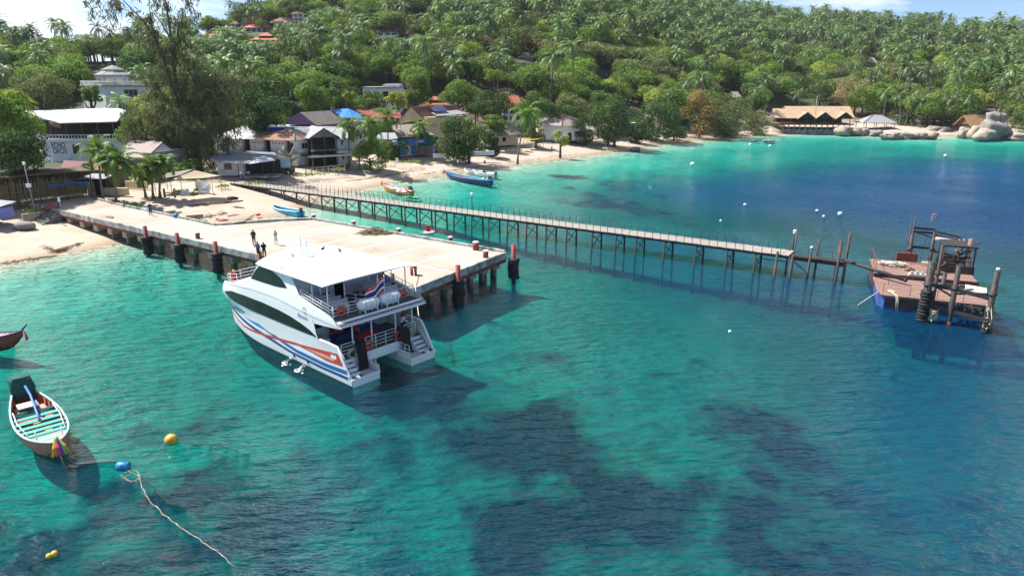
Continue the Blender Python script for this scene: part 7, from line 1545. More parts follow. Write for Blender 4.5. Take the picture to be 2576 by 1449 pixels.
# ================================================================== boats
m_tq = M('turquoise_paint', (.06, .42, .36), .5, .15, 2, dark=(.30, .28, .22), dscale=1.5, damt=.2); m_redwood = M('red_brown_boat_paint', (.42, .13, .09), .6, .2, 2, dark=(.22, .09, .07), dscale=1.5, damt=.3); m_pink = M('sun_bleached_red_boards', (.55, .30, .25), .8, .15, 2)
m_hullred = M('red_hull', (.25, .045, .03), .5, .2, 1.5); m_dgreen = M('dark_green_tarpaulin', (.008, .075, .070), .8, .25, 3, bump=.5, bscale=4); m_orw = M('orange_varnish', (.55, .22, .06), .5, .2, 1.5); m_blueh = M('bright_blue_hull', (.02, .22, .50), .45, .15, 1.5); m_sky = M('sky_blue_hull', (.05, .42, .66), .45, .1, 1.5); m_navy2 = M('navy_hull', (.02, .05, .14), .45, .15, 1.5); m_eng = M('engine_grey', (.06, .06, .065), .5, .3, 5); m_greyb = M('grey_boat_paint', (.22, .25, .30), .6, .15, 1.5)
m_yel = M('yellow_cloth', (.65, .42, .06), .8, .1, 2); m_orc = M('orange_cloth', (.70, .20, .04), .8, .1, 2); m_purp = M('purple_cloth', (.22, .05, .35), .8, .1, 2); m_mag = M('magenta_cloth', (.65, .08, .25), .8, .1, 2); m_grn = M('lime_cloth', (.25, .50, .10), .8, .1, 2)
def boat(name, label, stern, bow, beam, hull, inner, rim, bowz=1.1, frez=.62, thw=None, n_thw=5, cat='boat', bowpost=True, transom=.5, ribs=None, deckm=None, z=0., group=None, roll=0.0):
    d = bow - stern; Lb = d.xy.length; o = thing(name, label, cat, (stern.x, stern.y, z), math.atan2(d.y, d.x), group); o.rotation_euler[0] = roll
    ns = 20
    def hb(t): return beam / 2 * ((transom + (1 - transom) * math.sin(min(1, t / .5) * math.pi / 2)) if t < .5 else max(.02, 1 - ((t - .5) / .5) ** 2.3))
    def sh(t): return frez * (1 + .25 * (1 - t) ** 2 * (t < .5)) + (bowz - frez) * max(0, (t - .45) / .55) ** 2.4
    def kl(t): return -.35 + (.35 + sh(1) * .72) * max(0, (t - .78) / .22) ** 2
    def ring(t, off, fl=None):
        x = Lb * t; b = max(.01, hb(t) - off); s = sh(t); k = kl(t); L_ = []
        for f, zf in ((1, s), (.97, s * .55 + k * .45), (.80, .25 * s + .75 * k + .02), (.45, k + .06), (0, k)):
            zz_ = zf if fl is None else max(zf, fl if t < .93 else zf + .05); L_.append((x, b * f, zz_))
        return L_ + [(p[0], -p[1], p[2]) for p in reversed(L_[:-1])]
    def skin(off, fl):
        m = MB(); vs = []; ts = [i / ns for i in range(ns + 1)]
        for t in ts: vs += ring(t if fl is None else .01 + t * .97, off, fl)
        w_ = 9; return m.add(vs, [(i * w_ + k, (i + 1) * w_ + k, (i + 1) * w_ + k + 1, i * w_ + k + 1) for i in range(ns) for k in range(w_ - 1)], 0, True).add(ring(0 if fl is None else .01, off, fl), [tuple(range(9))])
    skin(0, None).build('hull', hull, o); skin(.06, .10).build('inner_hull', inner, o)
    gw = MB()
    for s in (1, -1): gw.tube([(Lb * t, s * (hb(t) - .02), sh(t) + .02) for t in lin(0, 1, 18)], [.065] * 18 + [.04], 5)
    gw.bar((.02, -hb(0), sh(0)), (.02, hb(0), sh(0)), .1); gw.build('gunwale', rim, o)
    if ribs:
        r0 = MB()
        for i in range(14):
            t = .08 + .82 * i / 13
            for s in (1, -1): r0.bar((Lb * t, s * (hb(t) - .07), sh(t) - .03), (Lb * t, s * (hb(t) - .16), .12), .07)
        r0.build('rib', ribs, o)
    if thw:
        for i in range(n_thw):
            t = .40 + .34 * i / max(1, n_thw - 1); b = hb(t) - .05; MB().b2(Lb * t - .17, Lb * t + .17, -b, b, sh(t) - .20, sh(t) - .14).build('thwart', thw, o)
    if deckm: 
        m = MB(); vs = []
        for t in lin(.76, .97, 5): vs += [(Lb * t, -hb(t) + .07, sh(t) - .1), (Lb * t, hb(t) - .07, sh(t) - .1)]
        m.add(vs, [(2 * i, 2 * i + 1, 2 * i + 3, 2 * i + 2) for i in range(5)]).build('fore_deck', deckm, o)
    if bowpost: MB().tube([(Lb * .97, 0, sh(1) - .3), (Lb * 1.0, 0, sh(1) + .1), (Lb * 1.05, 0, sh(1) + .55)], [.09, .08, .05], 6).build('bow_post', rim, o)
    o['_L'] = Lb; return o, Lb, hb, sh
def engine(o, Lb, sh, cover=None):
    e = MB(); z = sh(0) + .15; e.box((.35, 0, z + .25), (.75, .5, .45)).cyl((.1, 0, z + .4), (.1, 0, z + .75), .12, n=8).ball((.5, .1, z + .55), .2, 8, 5); e.build('engine', m_eng, o)
    MB().tube([(.3, 0, z + .2), (-1.2, .1, z), (-2.8, .2, .0)], .04, 6).build('shaft', m_iron, o); MB().tube([(.7, .1, z + .4), (1.8, .1, z + .75)], .03, 5).build('tiller', m_iron, o)
def ribbons(o, Lb, z, seed=0, cols=None):
    g = random.Random(seed)
    for k, mm in enumerate(cols or (m_yel, m_orc, m_mag, m_purp, m_grn, m_yel)):
        a = (k - 2.5) * .16; MB().add([(Lb * 1.01, a * .2 - .04, z), (Lb * 1.01, a * .2 + .04, z), (Lb * 1.03 + .16, a * .7 + .06, z - .35), (Lb * 1.03 + .16, a * .7 - .05, z - .38), (Lb * 1.03 + .26 + g.uniform(0, .12), a + .07, z - .7 - g.uniform(0, .2)), (Lb * 1.03 + .24, a - .05, z - .72 - g.uniform(0, .15))], [(0, 1, 2, 3), (3, 2, 4, 5)]).build('ribbon', mm, o)
# near longtail
bw_, sn_ = at(146, 1128, .9), at(58, 992, .5)
o, Lb, hb, sh = boat('longtail_boat', 'near wooden longtail boat with turquoise thwarts, red ribs and colourful bow ribbons', sn_, bw_, 2.55, m_redwood, m_redwood, M('pale_turquoise_rim', (.42, .66, .60), .5, .15, 3), 1.25, .62, m_tq, 6, 'longtail boat', True, .42, m_hullred, m_pink)
MB().b2(1.3, 3.3, -.85, .85, .16, .20).build('stern_deck', m_pink, o); 
c = MB(); g = random.Random(5)
vs = []; 
for z, sx, sy in ((.55, .55, .62), (1.0, .62, .68), (1.65, .5, .6), (1.85, .42, .5)):
    for k in range(10): a = 2 * math.pi * k / 10; vs.append((.15 + sx * math.copysign(abs(math.cos(a)) ** .5, math.cos(a)) + g.uniform(-.05, .05), sy * math.copysign(abs(math.sin(a)) ** .5, math.sin(a)) + g.uniform(-.05, .05), z + g.uniform(-.05, .05)))
c.add(vs, [(i * 10 + k, i * 10 + (k + 1) % 10, (i + 1) * 10 + (k + 1) % 10, (i + 1) * 10 + k) for i in range(3) for k in range(10)]).add(vs[-10:], [tuple(range(10))]).build('engine_cover', m_dgreen, o)
MB().tube([(.9, .1, 1.35), (2.4, .12, 1.25), (4.4, .05, .75), (5.2, 0, .6)], .07, 7).build('blue_pole', M('faded_blue_pole', (.06, .18, .50), .5, .15, 3), o)
bx_ = MB().b2(2.0, 2.75, -.62, .35, .2, .62).build('storage_box', M('deep_green_box', (.012, .085, .06), .6, .2), o); MB().b2(1.97, 2.78, -.66, .39, .623, .69).build('lid', m_white, bx_)
c = MB(); vs = []
for i in range(7):
    for k in range(6): vs.append((3.3 + .13 * i + g.uniform(-.05, .05), -1.0 + 2.0 * k / 5, .52 + .16 * math.sin(i * .9) + g.uniform(-.06, .06)))
c.add(vs, [(i * 6 + k, (i + 1) * 6 + k, (i + 1) * 6 + k + 1, i * 6 + k + 1) for i in range(6) for k in range(5)]).build('green_tarpaulin', m_dgreen, o)
for s in (1, -1): MB().tube([(3.4, s * (hb(.34) - .16), .78), (5, s * (hb(.5) - .20), .74), (7.3, s * (hb(.72) - .18), .78)], .03, 5).build('side_rail', m_white, o)
MB().b2(8.4, 8.75, -.5, .3, .74, .80).build('hatch', m_tq, o); MB().tube([(8.2, -.62, .7), (8.2, -.62, 1.35)], .04, 5).tube([(8.6, .55, .75), (8.6, .55, 1.4)], .04, 5).build('bow_bitt', m_white, o)
MB().b2(4.4, 5.3, -.25, .1, .12, .32).b2(5.4, 6.0, .1, .45, .12, .25).build('yellow_crate', m_yel, o); ribbons(o, Lb, 1.55, 3)
ln_ = MB(); e_ = bw_ + (bw_ - sn_).normalized() * .2
ln_.tube([(bw_.x, bw_.y, .9), (bw_.x + .35, bw_.y - .35, .45), (bw_.x + .9, bw_.y - .2, .03), (bw_.x + 2.0, bw_.y + .05, .02), (bw_.x + 3.4, bw_.y + .1, .02)], .03, 5).tube([(bw_.x + .1, bw_.y - .1, .8), (bw_.x + .7, bw_.y - .75, .1), (bw_.x + 1.6, bw_.y - .35, .02)], .03, 5)
tag(ln_.build('mooring_line', m_rubber), 'dark mooring line trailing in the water from the near longtail bow', 'rope')
# boat at the left edge
bw_ = at(58, 842, 1.05); sn_ = Vector((bw_.x - 9.5, bw_.y + 1.2, .5))
o, Lb, hb, sh = boat('longtail_boat', 'red longtail boat whose bow pokes in at the left edge', sn_, bw_, 2.0, m_hullred, m_white, m_navy2, 1.35, .7, m_pink, 5, 'longtail boat', True, .5, m_redwood, m_pink); ribbons(o, Lb, 1.5, 4, (m_mag, m_redp)); engine(o, Lb, sh)
# boats off the beach
o, Lb, hb, sh = boat('longtail_boat', 'orange varnished longtail boat beached under the walkway end', at(1036, 485, .5), at(962, 464, .8), 1.9, m_orw, m_white, m_orw, 1.2, .6, m_bluet, 3, 'longtail boat', True, .55); engine(o, Lb, sh); MB().b2(2.2, 3.6, -.5, .5, .5, .62).build('yellow_cushion', m_yel, o); ribbons(o, Lb, 1.4, 5, (m_orc, m_redp, m_grn))
MB().slab([(4.5, -.6, 1.7), (6.2, -.6, 1.7), (6.2, .6, 1.75), (4.5, .6, 1.75)], .05).cyl((4.6, 0, .2), (4.6, 0, 1.72), .03, n=5).cyl((6.1, 0, .2), (6.1, 0, 1.72), .03, n=5).build('sunshade', m_tq, o)
o, Lb, hb, sh = boat('longtail_boat', 'blue longtail boat with orange bow ribbons and red seats afloat by the beach', at(1236, 458, .5), at(1120, 437, .8), 2.0, m_navy2, m_sky, m_blueh, 1.3, .62, m_redp, 7, 'longtail boat', True, .55); engine(o, Lb, sh); ribbons(o, Lb, 1.5, 6, (m_orc, m_orc, m_redp, m_orc)); MB().ball((2.0, .2, .9), .3, 8, 5).ball((1.2, -.2, .95), .25, 8, 5).build('white_fender', m_white, o)
for i, (s, e, lab) in enumerate((((1216, 436), (1168, 428), 'white motor boat nearer the beach behind the blue longtail'), ((1246, 442), (1190, 431), 'white motor boat with outboard right behind the blue longtail'))):
    o, Lb, hb, sh = boat('motor_boat', lab, at(*s, .4), at(*e, .6), 1.9, m_white, m_gelin, m_white, .95, .6, m_navy2, 2, 'motor boat', False, .85); e_ = MB(); e_.box((-.15, 0, .95), (.4, .35, .6)).box((-.2, 0, .4), (.15, .12, .8)); e_.build('outboard_motor', m_eng, o)
    if i == 0: MB().cyl((2.4, 0, .6), (2.4, 0, 2.3), .025, n=5).slab([(2.4, 0, 1.7), (3.5, .1, 1.9), (3.5, .1, 2.4), (2.4, 0, 2.25)], .02, nrm=(0, -1, 0)).build('small_flag', m_purp, o)
o, Lb, hb, sh = boat('motor_boat', 'sky-blue and white open motor boat aground between pier and walkway', at(756, 536, .5), at(684, 518, .8), 1.75, m_sky, m_sky, m_white, 1.0, .62, m_blueh, 5, 'motor boat', False, .85); MB().box((-.15, 0, .95), (.4, .38, .6)).box((-.2, 0, .4), (.15, .12, .8)).build('outboard_motor', m_eng, o)
o, Lb, hb, sh = boat('rowing_boat', 'grey-blue rowing boat drawn up on the sand before the white hipped house', at(1368, 366, 1.2), at(1416, 361, 1.4), 1.7, m_greyb, m_gelin, m_white, .95, .65, m_white, 4, 'boat', False, .7, z=1.45)
o, Lb, hb, sh = boat('rowing_boat', 'dark rowing boat on the sand by the steps of the white hipped house', at(1450, 364, 1.2), at(1416, 363, 1.4), 1.3, m_eng, m_eng, m_eng, .9, .6, m_wood, 3, 'boat', False, .6, z=1.5)
# kayak, parasol, pedal boat
o = thing('green_board', 'bright green paddle board floating beside the walkway', 'paddle board', at(1036, 497, .08), R(-20)); vs = []; m = MB(); m.tube([(-1.7 + 3.4 * t, 0, .05 + .08 * abs(2 * t - 1) ** 3) for t in lin(0, 1, 10)], [.05 + .36 * math.sin(math.pi * t) ** .6 for t in lin(0, 1, 10)], 10); b_ = m.build('hull', M('bright_green', (.03, .55, .22), .4, .1), o); b_.scale = (1, 1, .35)
o = thing('beach_parasol', 'red and white beach parasol standing beside the green paddle board', 'parasol', at(1014, 500, 0)); MB().cyl((0, 0, -.6), (0, 0, 1.75), .03, n=6).build('pole', m_white, o)
for k in range(8):
    a0, a1 = 2 * math.pi * k / 8, 2 * math.pi * (k + 1) / 8; MB().slab([(0, 0, 1.9), (1.15 * math.cos(a0), 1.15 * math.sin(a0), 1.3), (1.15 * math.cos(a1), 1.15 * math.sin(a1), 1.3)], .02).build('panel', m_redp if k % 2 else m_white, o)
o = thing('pedal_float', 'small pink float with a red backrest drifting behind the pier', 'float', at(1080, 588, 0), R(-30)); p_ = MB(); p_.torus((0, 0, .12), .62, .2, n=18, k=8); p_.build('ring', M('pink_plastic', (.75, .25, .36), .45, .08), o); MB().b2(-.5, .5, -.4, .4, .1, .3).build('seat', m_white, o); MB().box((-.25, .1, .65), (.12, .8, .75)).build('backrest', m_redp, o)
# buoys and floating ropes
def buoy(label, u, v, r, mat, cat='buoy', shape_='ball', group=None):
    p = at(u, v, 0); o = thing('buoy', label, cat, p, 0, group)
    if shape_ == 'ball': MB().ball((0, 0, r * .45), r, 14, 9).build('float', mat, o); MB().torus((r * .8, 0, r * .5), r * .22, r * .06, 'Y', 10, 5).build('ring', m_iron, o)
    else: MB().tube([(-r * 1.1, 0, r * .45), (-r, 0, r * .45), (r, 0, r * .45), (r * 1.1, 0, r * .45)], [r * .8, r * .9, r * .9, r * .8], 14).build('drum', mat, o); MB().torus((0, 0, r * .45), r * .92, r * .05, 'X', 16, 5).torus((r * .5, 0, r * .45), r * .92, r * .05, 'X', 16, 5).build('hoop', m_bluef, o)
    return o
m_ybuoy = M('yellow_buoy', (.72, .42, .06), .45, .12, 3, dark=(.35, .2, .05), dscale=2, damt=.2)
buoy('yellow ball buoy floating alone between the near longtail and the ferry', 431, 1112, .34, m_ybuoy); buoy('blue drum buoy at the head of the long floating rope', 311, 1178, .28, M('blue_drum', (.02, .24, .50), .4, .15, 2), 'buoy', 'drum')
buoy('right one of two small yellow buoys in the bottom left corner', 137, 1396, .15, m_ybuoy); buoy('left one of two small yellow buoys in the bottom left corner', 124, 1401, .13, m_ybuoy)
for (u, v, r, lab) in ((2113, 541, .34, 'largest small white buoy in the blue water beyond the walkway'), (2055, 532, .22, 'pinkish white buoy left of the largest white one beyond the walkway'), (2072, 546, .2, 'small white buoy just below the pinkish one beyond the walkway'), (1874, 517, .24, 'white buoy alone in the blue water above the walkway middle'), (1813, 557, .18, 'tiny white buoy closest to the walkway rail'), (2378, 394, .4, 'white buoy in the bright shallow band below the stacked boulders'), (1742, 416, .5, 'white buoy off the dark beach trees'), (1887, 366, .4, 'white buoy near the low dark rock in the far shallows'), (1937, 369, .4, 'white buoy right of the far shallow rocks'), (1836, 836, .14, 'small white and orange float in the open water below the walkway end')):
    buoy(lab, u, v, r, m_white, group='small white buoys')
g = random.Random(12)
def frope(label, pts, th, mat, seed=0, wob=.06):
    g = random.Random(seed); P = [at(u, v, 0) for u, v in pts]; out_ = []
    for a, b in zip(P[:-1], P[1:]):
        n = max(2, int((b - a).length / .35))
        for k in range(n): q = a.lerp(b, k / n); out_.append((q.x + g.uniform(-wob, wob), q.y + g.uniform(-wob, wob), .02 + g.uniform(-.03, .03)))
    return tag(MB().tube(out_, th, 5).build('floating_rope', mat), label, 'rope')
m_oldrope = M('weedy_rope', (.24, .18, .15), .9, .3, 6, dark=(.62, .60, .55), dscale=2, damt=.35)
frope('long pale floating rope trailing from the blue drum buoy to the lower edge', [(318, 1182), (352, 1200), (356, 1226), (385, 1268), (430, 1312), (500, 1356), (545, 1388), (600, 1434)], .026, m_oldrope, 1); frope('thin dark rope running beside the long floating rope', [(352, 1195), (385, 1228), (420, 1262), (470, 1280), (520, 1310)], .022, m_rubber, 2)
frope('loop of tangled rope below the blue drum buoy', [(326, 1182), (306, 1196), (318, 1210), (345, 1212), (356, 1198), (340, 1186), (312, 1200), (330, 1214), (350, 1204), (338, 1190)], .02, m_oldrope, 3); frope('thin line trailing right from the lone yellow buoy', [(440, 1112), (500, 1118), (560, 1122), (640, 1150)], .015, m_rubber, 4)
frope('rope with small floats in the bottom left corner', [(124, 1402), (90, 1420), (40, 1440)], .025, m_rubber, 5)
# ================================================================== people
SKIN = M('skin', (.42, .24, .16), .6, .06, 3); HAIR = M('dark_hair', (.012, .010, .009), .7, .2, 5)
CL = {}
def cloth(nm, c): 
    if nm not in CL: CL[nm] = M(nm, c, .9, .12, 4)
    return CL[nm]
def body_mesh(J, rad, edges):
    names = list(J); me = bpy.data.meshes.new('sk'); me.from_pydata([J[n] for n in names], [(names.index(a), names.index(b)) for a, b in edges], []); ob = bpy.data.objects.new('sk', me); COL.objects.link(ob)
    ob.modifiers.new('s', 'SKIN'); sv = me.skin_vertices[0].data
    for i, n in enumerate(names): r = rad[n]; sv[i].radius = r if hasattr(r, '__len__') else (r, r); sv[i].use_root = (n == 'pelvis')
    ob.modifiers.new('d', 'SUBSURF').levels = 1
    m2 = bpy.data.meshes.new_from_object(ob.evaluated_get(bpy.context.evaluated_depsgraph_get())); bpy.data.objects.remove(ob); bpy.data.meshes.remove(me); return m2
def person(label, p, rz, shirt, bottom, pose='stand', h=1.72, sleeves='short', legs='long', hat=None, dress=False, hair=HAIR, par=None, shoes=True):
    o = thing('person', label, 'person', p, rz, 'people'); k = h / 1.75; g = random.Random(label)
    st = g.uniform(.02, .06)
    J = {'pelvis': (0, 0, .96), 'spine': (0, .01, 1.16), 'chest': (0, .01, 1.36), 'neck': (0, 0, 1.49), 'head': (0, -.015, 1.60), 'crown': (0, -.01, 1.69)}
    for s, q in ((1, 'l'), (-1, 'r')):
        J[q + 'sho'] = (s * .185, .01, 1.41); J[q + 'elb'] = (s * .245, .03, 1.13); J[q + 'wri'] = (s * .25, -.05, .90); J[q + 'pal'] = (s * .25, -.07, .82)
        J[q + 'hip'] = (s * .095, 0, .90); J[q + 'kne'] = (s * .115, -.01 - s * st, .49); J[q + 'ank'] = (s * .125, .03 - s * st * 1.5, .085); J[q + 'toe'] = (s * .135, -.11 - s * st * 1.5, .04)
    def arm(q, elb, wri, pal): J[q + 'elb'], J[q + 'wri'], J[q + 'pal'] = elb, wri, pal
    if pose == 'hips': arm('l', (.36, .06, 1.18), (.20, -.02, 1.03), (.15, -.04, 1.0)); 
    if pose == 'hold': arm('l', (.22, -.02, 1.14), (.08, -.22, 1.18), (.02, -.26, 1.22)); arm('r', (-.22, -.02, 1.14), (-.08, -.22, 1.16), (-.03, -.27, 1.2))
    if pose == 'reach': arm('l', (.30, -.22, 1.30), (.34, -.48, 1.24), (.35, -.56, 1.22)); arm('r', (-.26, -.20, 1.22), (-.24, -.42, 1.12), (-.24, -.5, 1.1)); J['chest'] = (0, -.08, 1.35); J['neck'] = (0, -.13, 1.47); J['head'] = (0, -.18, 1.57); J['crown'] = (0, -.19, 1.66); J['lsho'] = (.185, -.08, 1.40); J['rsho'] = (-.185, -.08, 1.40)
    if pose == 'sit':
        dz_ = -.42
        for n in J: J[n] = (J[n][0], J[n][1], J[n][2] + dz_)
        for s, q in ((1, 'l'), (-1, 'r')): J[q + 'hip'] = (s * .1, -.02, .50); J[q + 'kne'] = (s * .12, -.42, .50); J[q + 'ank'] = (s * .12, -.44, .09); J[q + 'toe'] = (s * .13, -.58, .04); J[q + 'elb'] = (s * .25, -.05, .74); J[q + 'wri'] = (s * .16, -.27, .62); J[q + 'pal'] = (s * .13, -.34, .60)
    if pose == 'crouch':
        for n in J: J[n] = (J[n][0], J[n][1] - .1, J[n][2] - .62)
        for s, q in ((1, 'l'), (-1, 'r')): J[q + 'hip'] = (s * .1, -.05, .30); J[q + 'kne'] = (s * .16, -.38, .42); J[q + 'ank'] = (s * .13, -.12, .085); J[q + 'toe'] = (s * .14, -.26, .04); J[q + 'elb'] = (s * .24, -.3, .5); J[q + 'wri'] = (s * .15, -.48, .36); J[q + 'pal'] = (s * .13, -.53, .30)
    rad = {'pelvis': (.155, .12), 'spine': (.135, .10), 'chest': (.165, .115), 'neck': .055, 'head': (.082, .098), 'crown': (.062, .075)}
    for q in 'lr': rad.update({q + 'sho': .068, q + 'elb': .043, q + 'wri': .030, q + 'pal': (.040, .022), q + 'hip': .088, q + 'kne': .060, q + 'ank': .040, q + 'toe': .036})
    E_ = [('pelvis', 'spine'), ('spine', 'chest'), ('chest', 'neck'), ('neck', 'head'), ('head', 'crown')]
    for q in 'lr': E_ += [('chest', q + 'sho'), (q + 'sho', q + 'elb'), (q + 'elb', q + 'wri'), (q + 'wri', q + 'pal'), ('pelvis', q + 'hip'), (q + 'hip', q + 'kne'), (q + 'kne', q + 'ank'), (q + 'ank', q + 'toe')]
    J = {n: Vector(v) * k for n, v in J.items()}; rad = {n: (tuple(a * k for a in r) if hasattr(r, '__len__') else r * k) for n, r in rad.items()}
    me = body_mesh(J, rad, E_); me.name = 'body'; seg = [(a, b, J[a], J[b]) for a, b in E_]
    def nearest(c):
        best = (9, '')
        for a, b, A, B_ in seg:
            d = B_ - A; t = max(0, min(1, (c - A).dot(d) / max(d.length_squared, 1e-9))); q = (c - A - d * t).length
            if q < best[0]: best = (q, a, b, t)
        return best
    V_ = [v.co.copy() for v in me.vertices]; Nn = [v.normal.copy() for v in me.vertices]; zone = []
    for f in me.polygons:
        _, a, b, t = nearest(f.center); a_, b_ = a.lstrip('lr') if a[1:] in ('sho', 'elb', 'wri', 'pal', 'hip', 'kne', 'ank', 'toe') else a, b[1:] if b[1:] in ('sho', 'elb', 'wri', 'pal', 'hip', 'kne', 'ank', 'toe') else b
        z = {'spine': 'torso', 'chest': 'torso', 'neck': 'torso' if t < .6 else 'neck', 'sho': 'torso', 'elb': 'uarm', 'wri': 'farm', 'pal': 'hand', 'hip': 'low', 'kne': 'thigh', 'ank': 'shank', 'toe': 'foot', 'head': 'neck' if t < .3 else 'head', 'crown': 'head'}[b_]; zone.append(z)
    def part(nm, zs, off, mat, cond=None):
        fi = [list(f.vertices) for f, z in zip(me.polygons, zone) if z in zs and (cond is None or cond(f))]
        if not fi: return
        used = sorted({i for f in fi for i in f}); mp_ = {v: i for i, v in enumerate(used)}; MB().add([V_[i] + Nn[i] * off for i in used], [tuple(mp_[i] for i in f) for f in fi], 0, True).build(nm, mat, o)
    # body with nose, ears and fingers
    mb = MB(); mb.add(V_, [tuple(f.vertices) for f in me.polygons], 0, True); H_ = J['head']; mb.ball(H_ + Vector((0, -.098 * k, -.005)), (.014 * k, .02 * k, .022 * k), 6, 4)
    for s in (1, -1): mb.ball(H_ + Vector((s * .083 * k, .01, 0)), (.012 * k, .02 * k, .03 * k), 6, 4)
    for s, q in ((1, 'l'), (-1, 'r')):
        A, B_ = J[q + 'wri'], J[q + 'pal']; d = (B_ - A).normalized(); sd = Vector((0, -1, 0)) if abs(d.z) > .6 else Vector((1, 0, 0)); up = d.cross(sd).normalized()
        for j, ln_ in enumerate((.068, .078, .074, .056)): b0_ = B_ + sd * (.026 - .0175 * j) * k; mb.tube([b0_ - d * .01, b0_ + d * ln_ * .55 * k, b0_ + (d * ln_ * .9 + up * .02 * s) * k], [.0088 * k, .008 * k, .0065 * k], 5)
        t0 = A.lerp(B_, .7) + sd * .025 * k; mb.tube([t0, t0 + (sd * .03 + d * .03) * k, t0 + (sd * .035 + d * .062) * k], [.011 * k, .0095 * k, .0075 * k], 5)
    mb.build('body', SKIN, o)
    for s in (1, -1): MB().ball(H_ + Vector((s * .031 * k, -.086 * k, .018 * k)), .010 * k, 6, 4).build('eye', HAIR, o)
    MB().ball(H_ + Vector((0, -.090 * k, -.038 * k)), (.022 * k, .008, .006), 6, 4).build('mouth', M('lips', (.35, .12, .10), .6, .05) if 'lips' not in bpy.data.materials else bpy.data.materials['lips'], o)
    part('shirt' if not dress else 'dress', ['torso', 'uarm'] + (['farm'] if sleeves == 'long' else []) + (['low', 'thigh'] if dress else []), .014 if not dress else .02, shirt)
    if not dress: part('trousers' if legs == 'long' else 'shorts', ['low', 'thigh'] + (['shank'] if legs == 'long' else []), .012, bottom)
    if shoes: part('shoe', ['foot'], .010, m_rubber)
    part('hair' if hat is None else 'hood', ['head'] + ([] if hat is None else ['neck']), .014 if hat is None else .03, hair if hat is None else hat, lambda f: (f.center.z - H_.z > .045 * k) or (f.center.y - H_.y > .0 and f.center.z - H_.z > -.06 * k))
    bpy.data.meshes.remove(me); return o
Z_ = 2.62
k_black, k_navy, k_red, k_lb, k_violet, k_beige, k_white = cloth('black_cloth', (.015, .015, .018)), cloth('navy_cloth', (.025, .03, .05)), cloth('red_cloth', (.55, .015, .02)), cloth('light_blue_cloth', (.36, .50, .75)), cloth('violet_blue_cloth', (.20, .22, .50)), cloth('beige_cloth', (.60, .54, .45)), cloth('white_cloth', (.75, .75, .76))
k_grey = cloth('grey_blue_cloth', (.10, .14, .24)); k_jade = cloth('jade_cloth', (.10, .35, .30))
person('person in black T-shirt and dark trousers standing behind the pair near the pier edge', at(640, 618, Z_), R(175), k_black, k_navy, 'stand', 1.80)
person('person in blue-grey shirt and shorts with hand on hip near the pier edge', at(651, 650, Z_), R(160), k_grey, k_navy, 'hips', 1.76, legs='short'); person('person all in black standing right of the person in shorts', at(666, 650, Z_), R(200), k_black, k_black, 'hold', 1.70)
person('person in a short pale beige dress standing alone on the pier head', at(695, 616, Z_), R(60), k_beige, k_beige, 'hold', 1.66, dress=True, legs='short'); person('person in dark clothes with folded arms on the narrow pier approach', at(380, 543, Z_), R(40), k_black, k_navy, 'hold', 1.72)
person('person in blue with a bag at the top of the concrete stairs', at(150, 524, 2.55), R(100), cloth('royal_blue_cloth', (.02, .06, .38)), k_navy, 'stand', 1.7)
person('crew member in red shirt and yellow hood at the ferry bow', fw(17.3, 1.15, 3.2), FRZ + R(60), k_red, k_navy, 'hold', 1.66, hat=cloth('yellow_hood', (.70, .48, .10))); person('bareheaded crew member in red shirt in the middle of the ferry bow', fw(16.3, 2.7, 3.2), FRZ + R(120), k_red, k_navy, 'hold', 1.72); person('crew member in red reaching over the far bow rail by the ferry windscreen', fw(15.9, 5.0, 3.35), FRZ + R(-150), k_red, k_navy, 'reach', 1.72)
person('passenger in red seated on an upper deck bench under the ferry roof', fw(5.15, 1.9, 4.22), FRZ + R(90), k_red, k_navy, 'sit', 1.68); person('person in violet-blue shirt standing by the far upper rail of the ferry', fw(4.5, 6.55, 4.21), FRZ + R(180), k_violet, k_navy, 'stand', 1.75, 'long'); person('person in light blue shirt seen from behind at the far upper rail of the ferry', fw(3.6, 6.75, 4.21), FRZ + R(150), k_lb, k_navy, 'hold', 1.74, 'long')
person('crew member in red vest on the shaded lower aft deck of the ferry', fw(3.6, 3.1, 1.47), FRZ + R(30), k_red, k_navy, 'stand', 1.72); person('person in white shirt and dark vest by the starboard steps of the ferry', fw(2.3, 6.3, 1.47), FRZ + R(-30), k_white, k_navy, 'reach', 1.72, 'long'); person('person in red standing behind the white-shirted one at the starboard steps', fw(2.9, 7.0, 1.47), FRZ + R(0), k_red, k_navy, 'stand', 1.7)
person('person sitting in the shade of the low beach shop', at(626, 446, 2.45), R(0), k_white, k_navy, 'sit', 1.68); person('person with bare legs walking on the bright sand before the white hipped house', at(1388, 384, 1.2), R(60), k_black, k_navy, 'stand', 1.7, legs='short'); person('person crouching in the tree shade on the middle beach', at(1219, 414, 1.0), R(20), k_jade, k_navy, 'crouch', 1.7); person('person in white top near the palm foot at the left end of the beach shop', at(607, 452, 2.4), R(-20), k_white, k_grey, 'stand', 1.65)
# ================================================================== birds
def bird(label, p, rz):
    o = thing('bird', label, 'bird', p, rz); mb = MB(); mb.ball((0, 0, .20), (.17, .09, .10), 10, 6).ball((.15, 0, .32), .065, 8, 5).cyl((.08, 0, .24), (.14, 0, .31), .055, .05, n=7); mb.build('body', m_rubber, o)
    MB().add([(-.12, -.05, .2), (-.12, .05, .2), (-.36, .03, .13), (-.36, -.03, .13)], [(0, 1, 2, 3)]).build('tail', m_rubber, o); MB().cyl((.20, 0, .32), (.28, 0, .305), .02, .004, n=5).build('beak', m_iron, o)
    for s in (1, -1): MB().cyl((0, s * .04, 0), (.01, s * .04, .13), .009, n=4).build('leg', m_iron, o)
bird('dark bird perched on the far edge of the ferry roof, left one', fw(10.0, 5.0, 6.86), 1.0); bird('dark bird perched on the far edge of the ferry roof, right one', fw(8.6, 5.6, 6.84), 2.2)
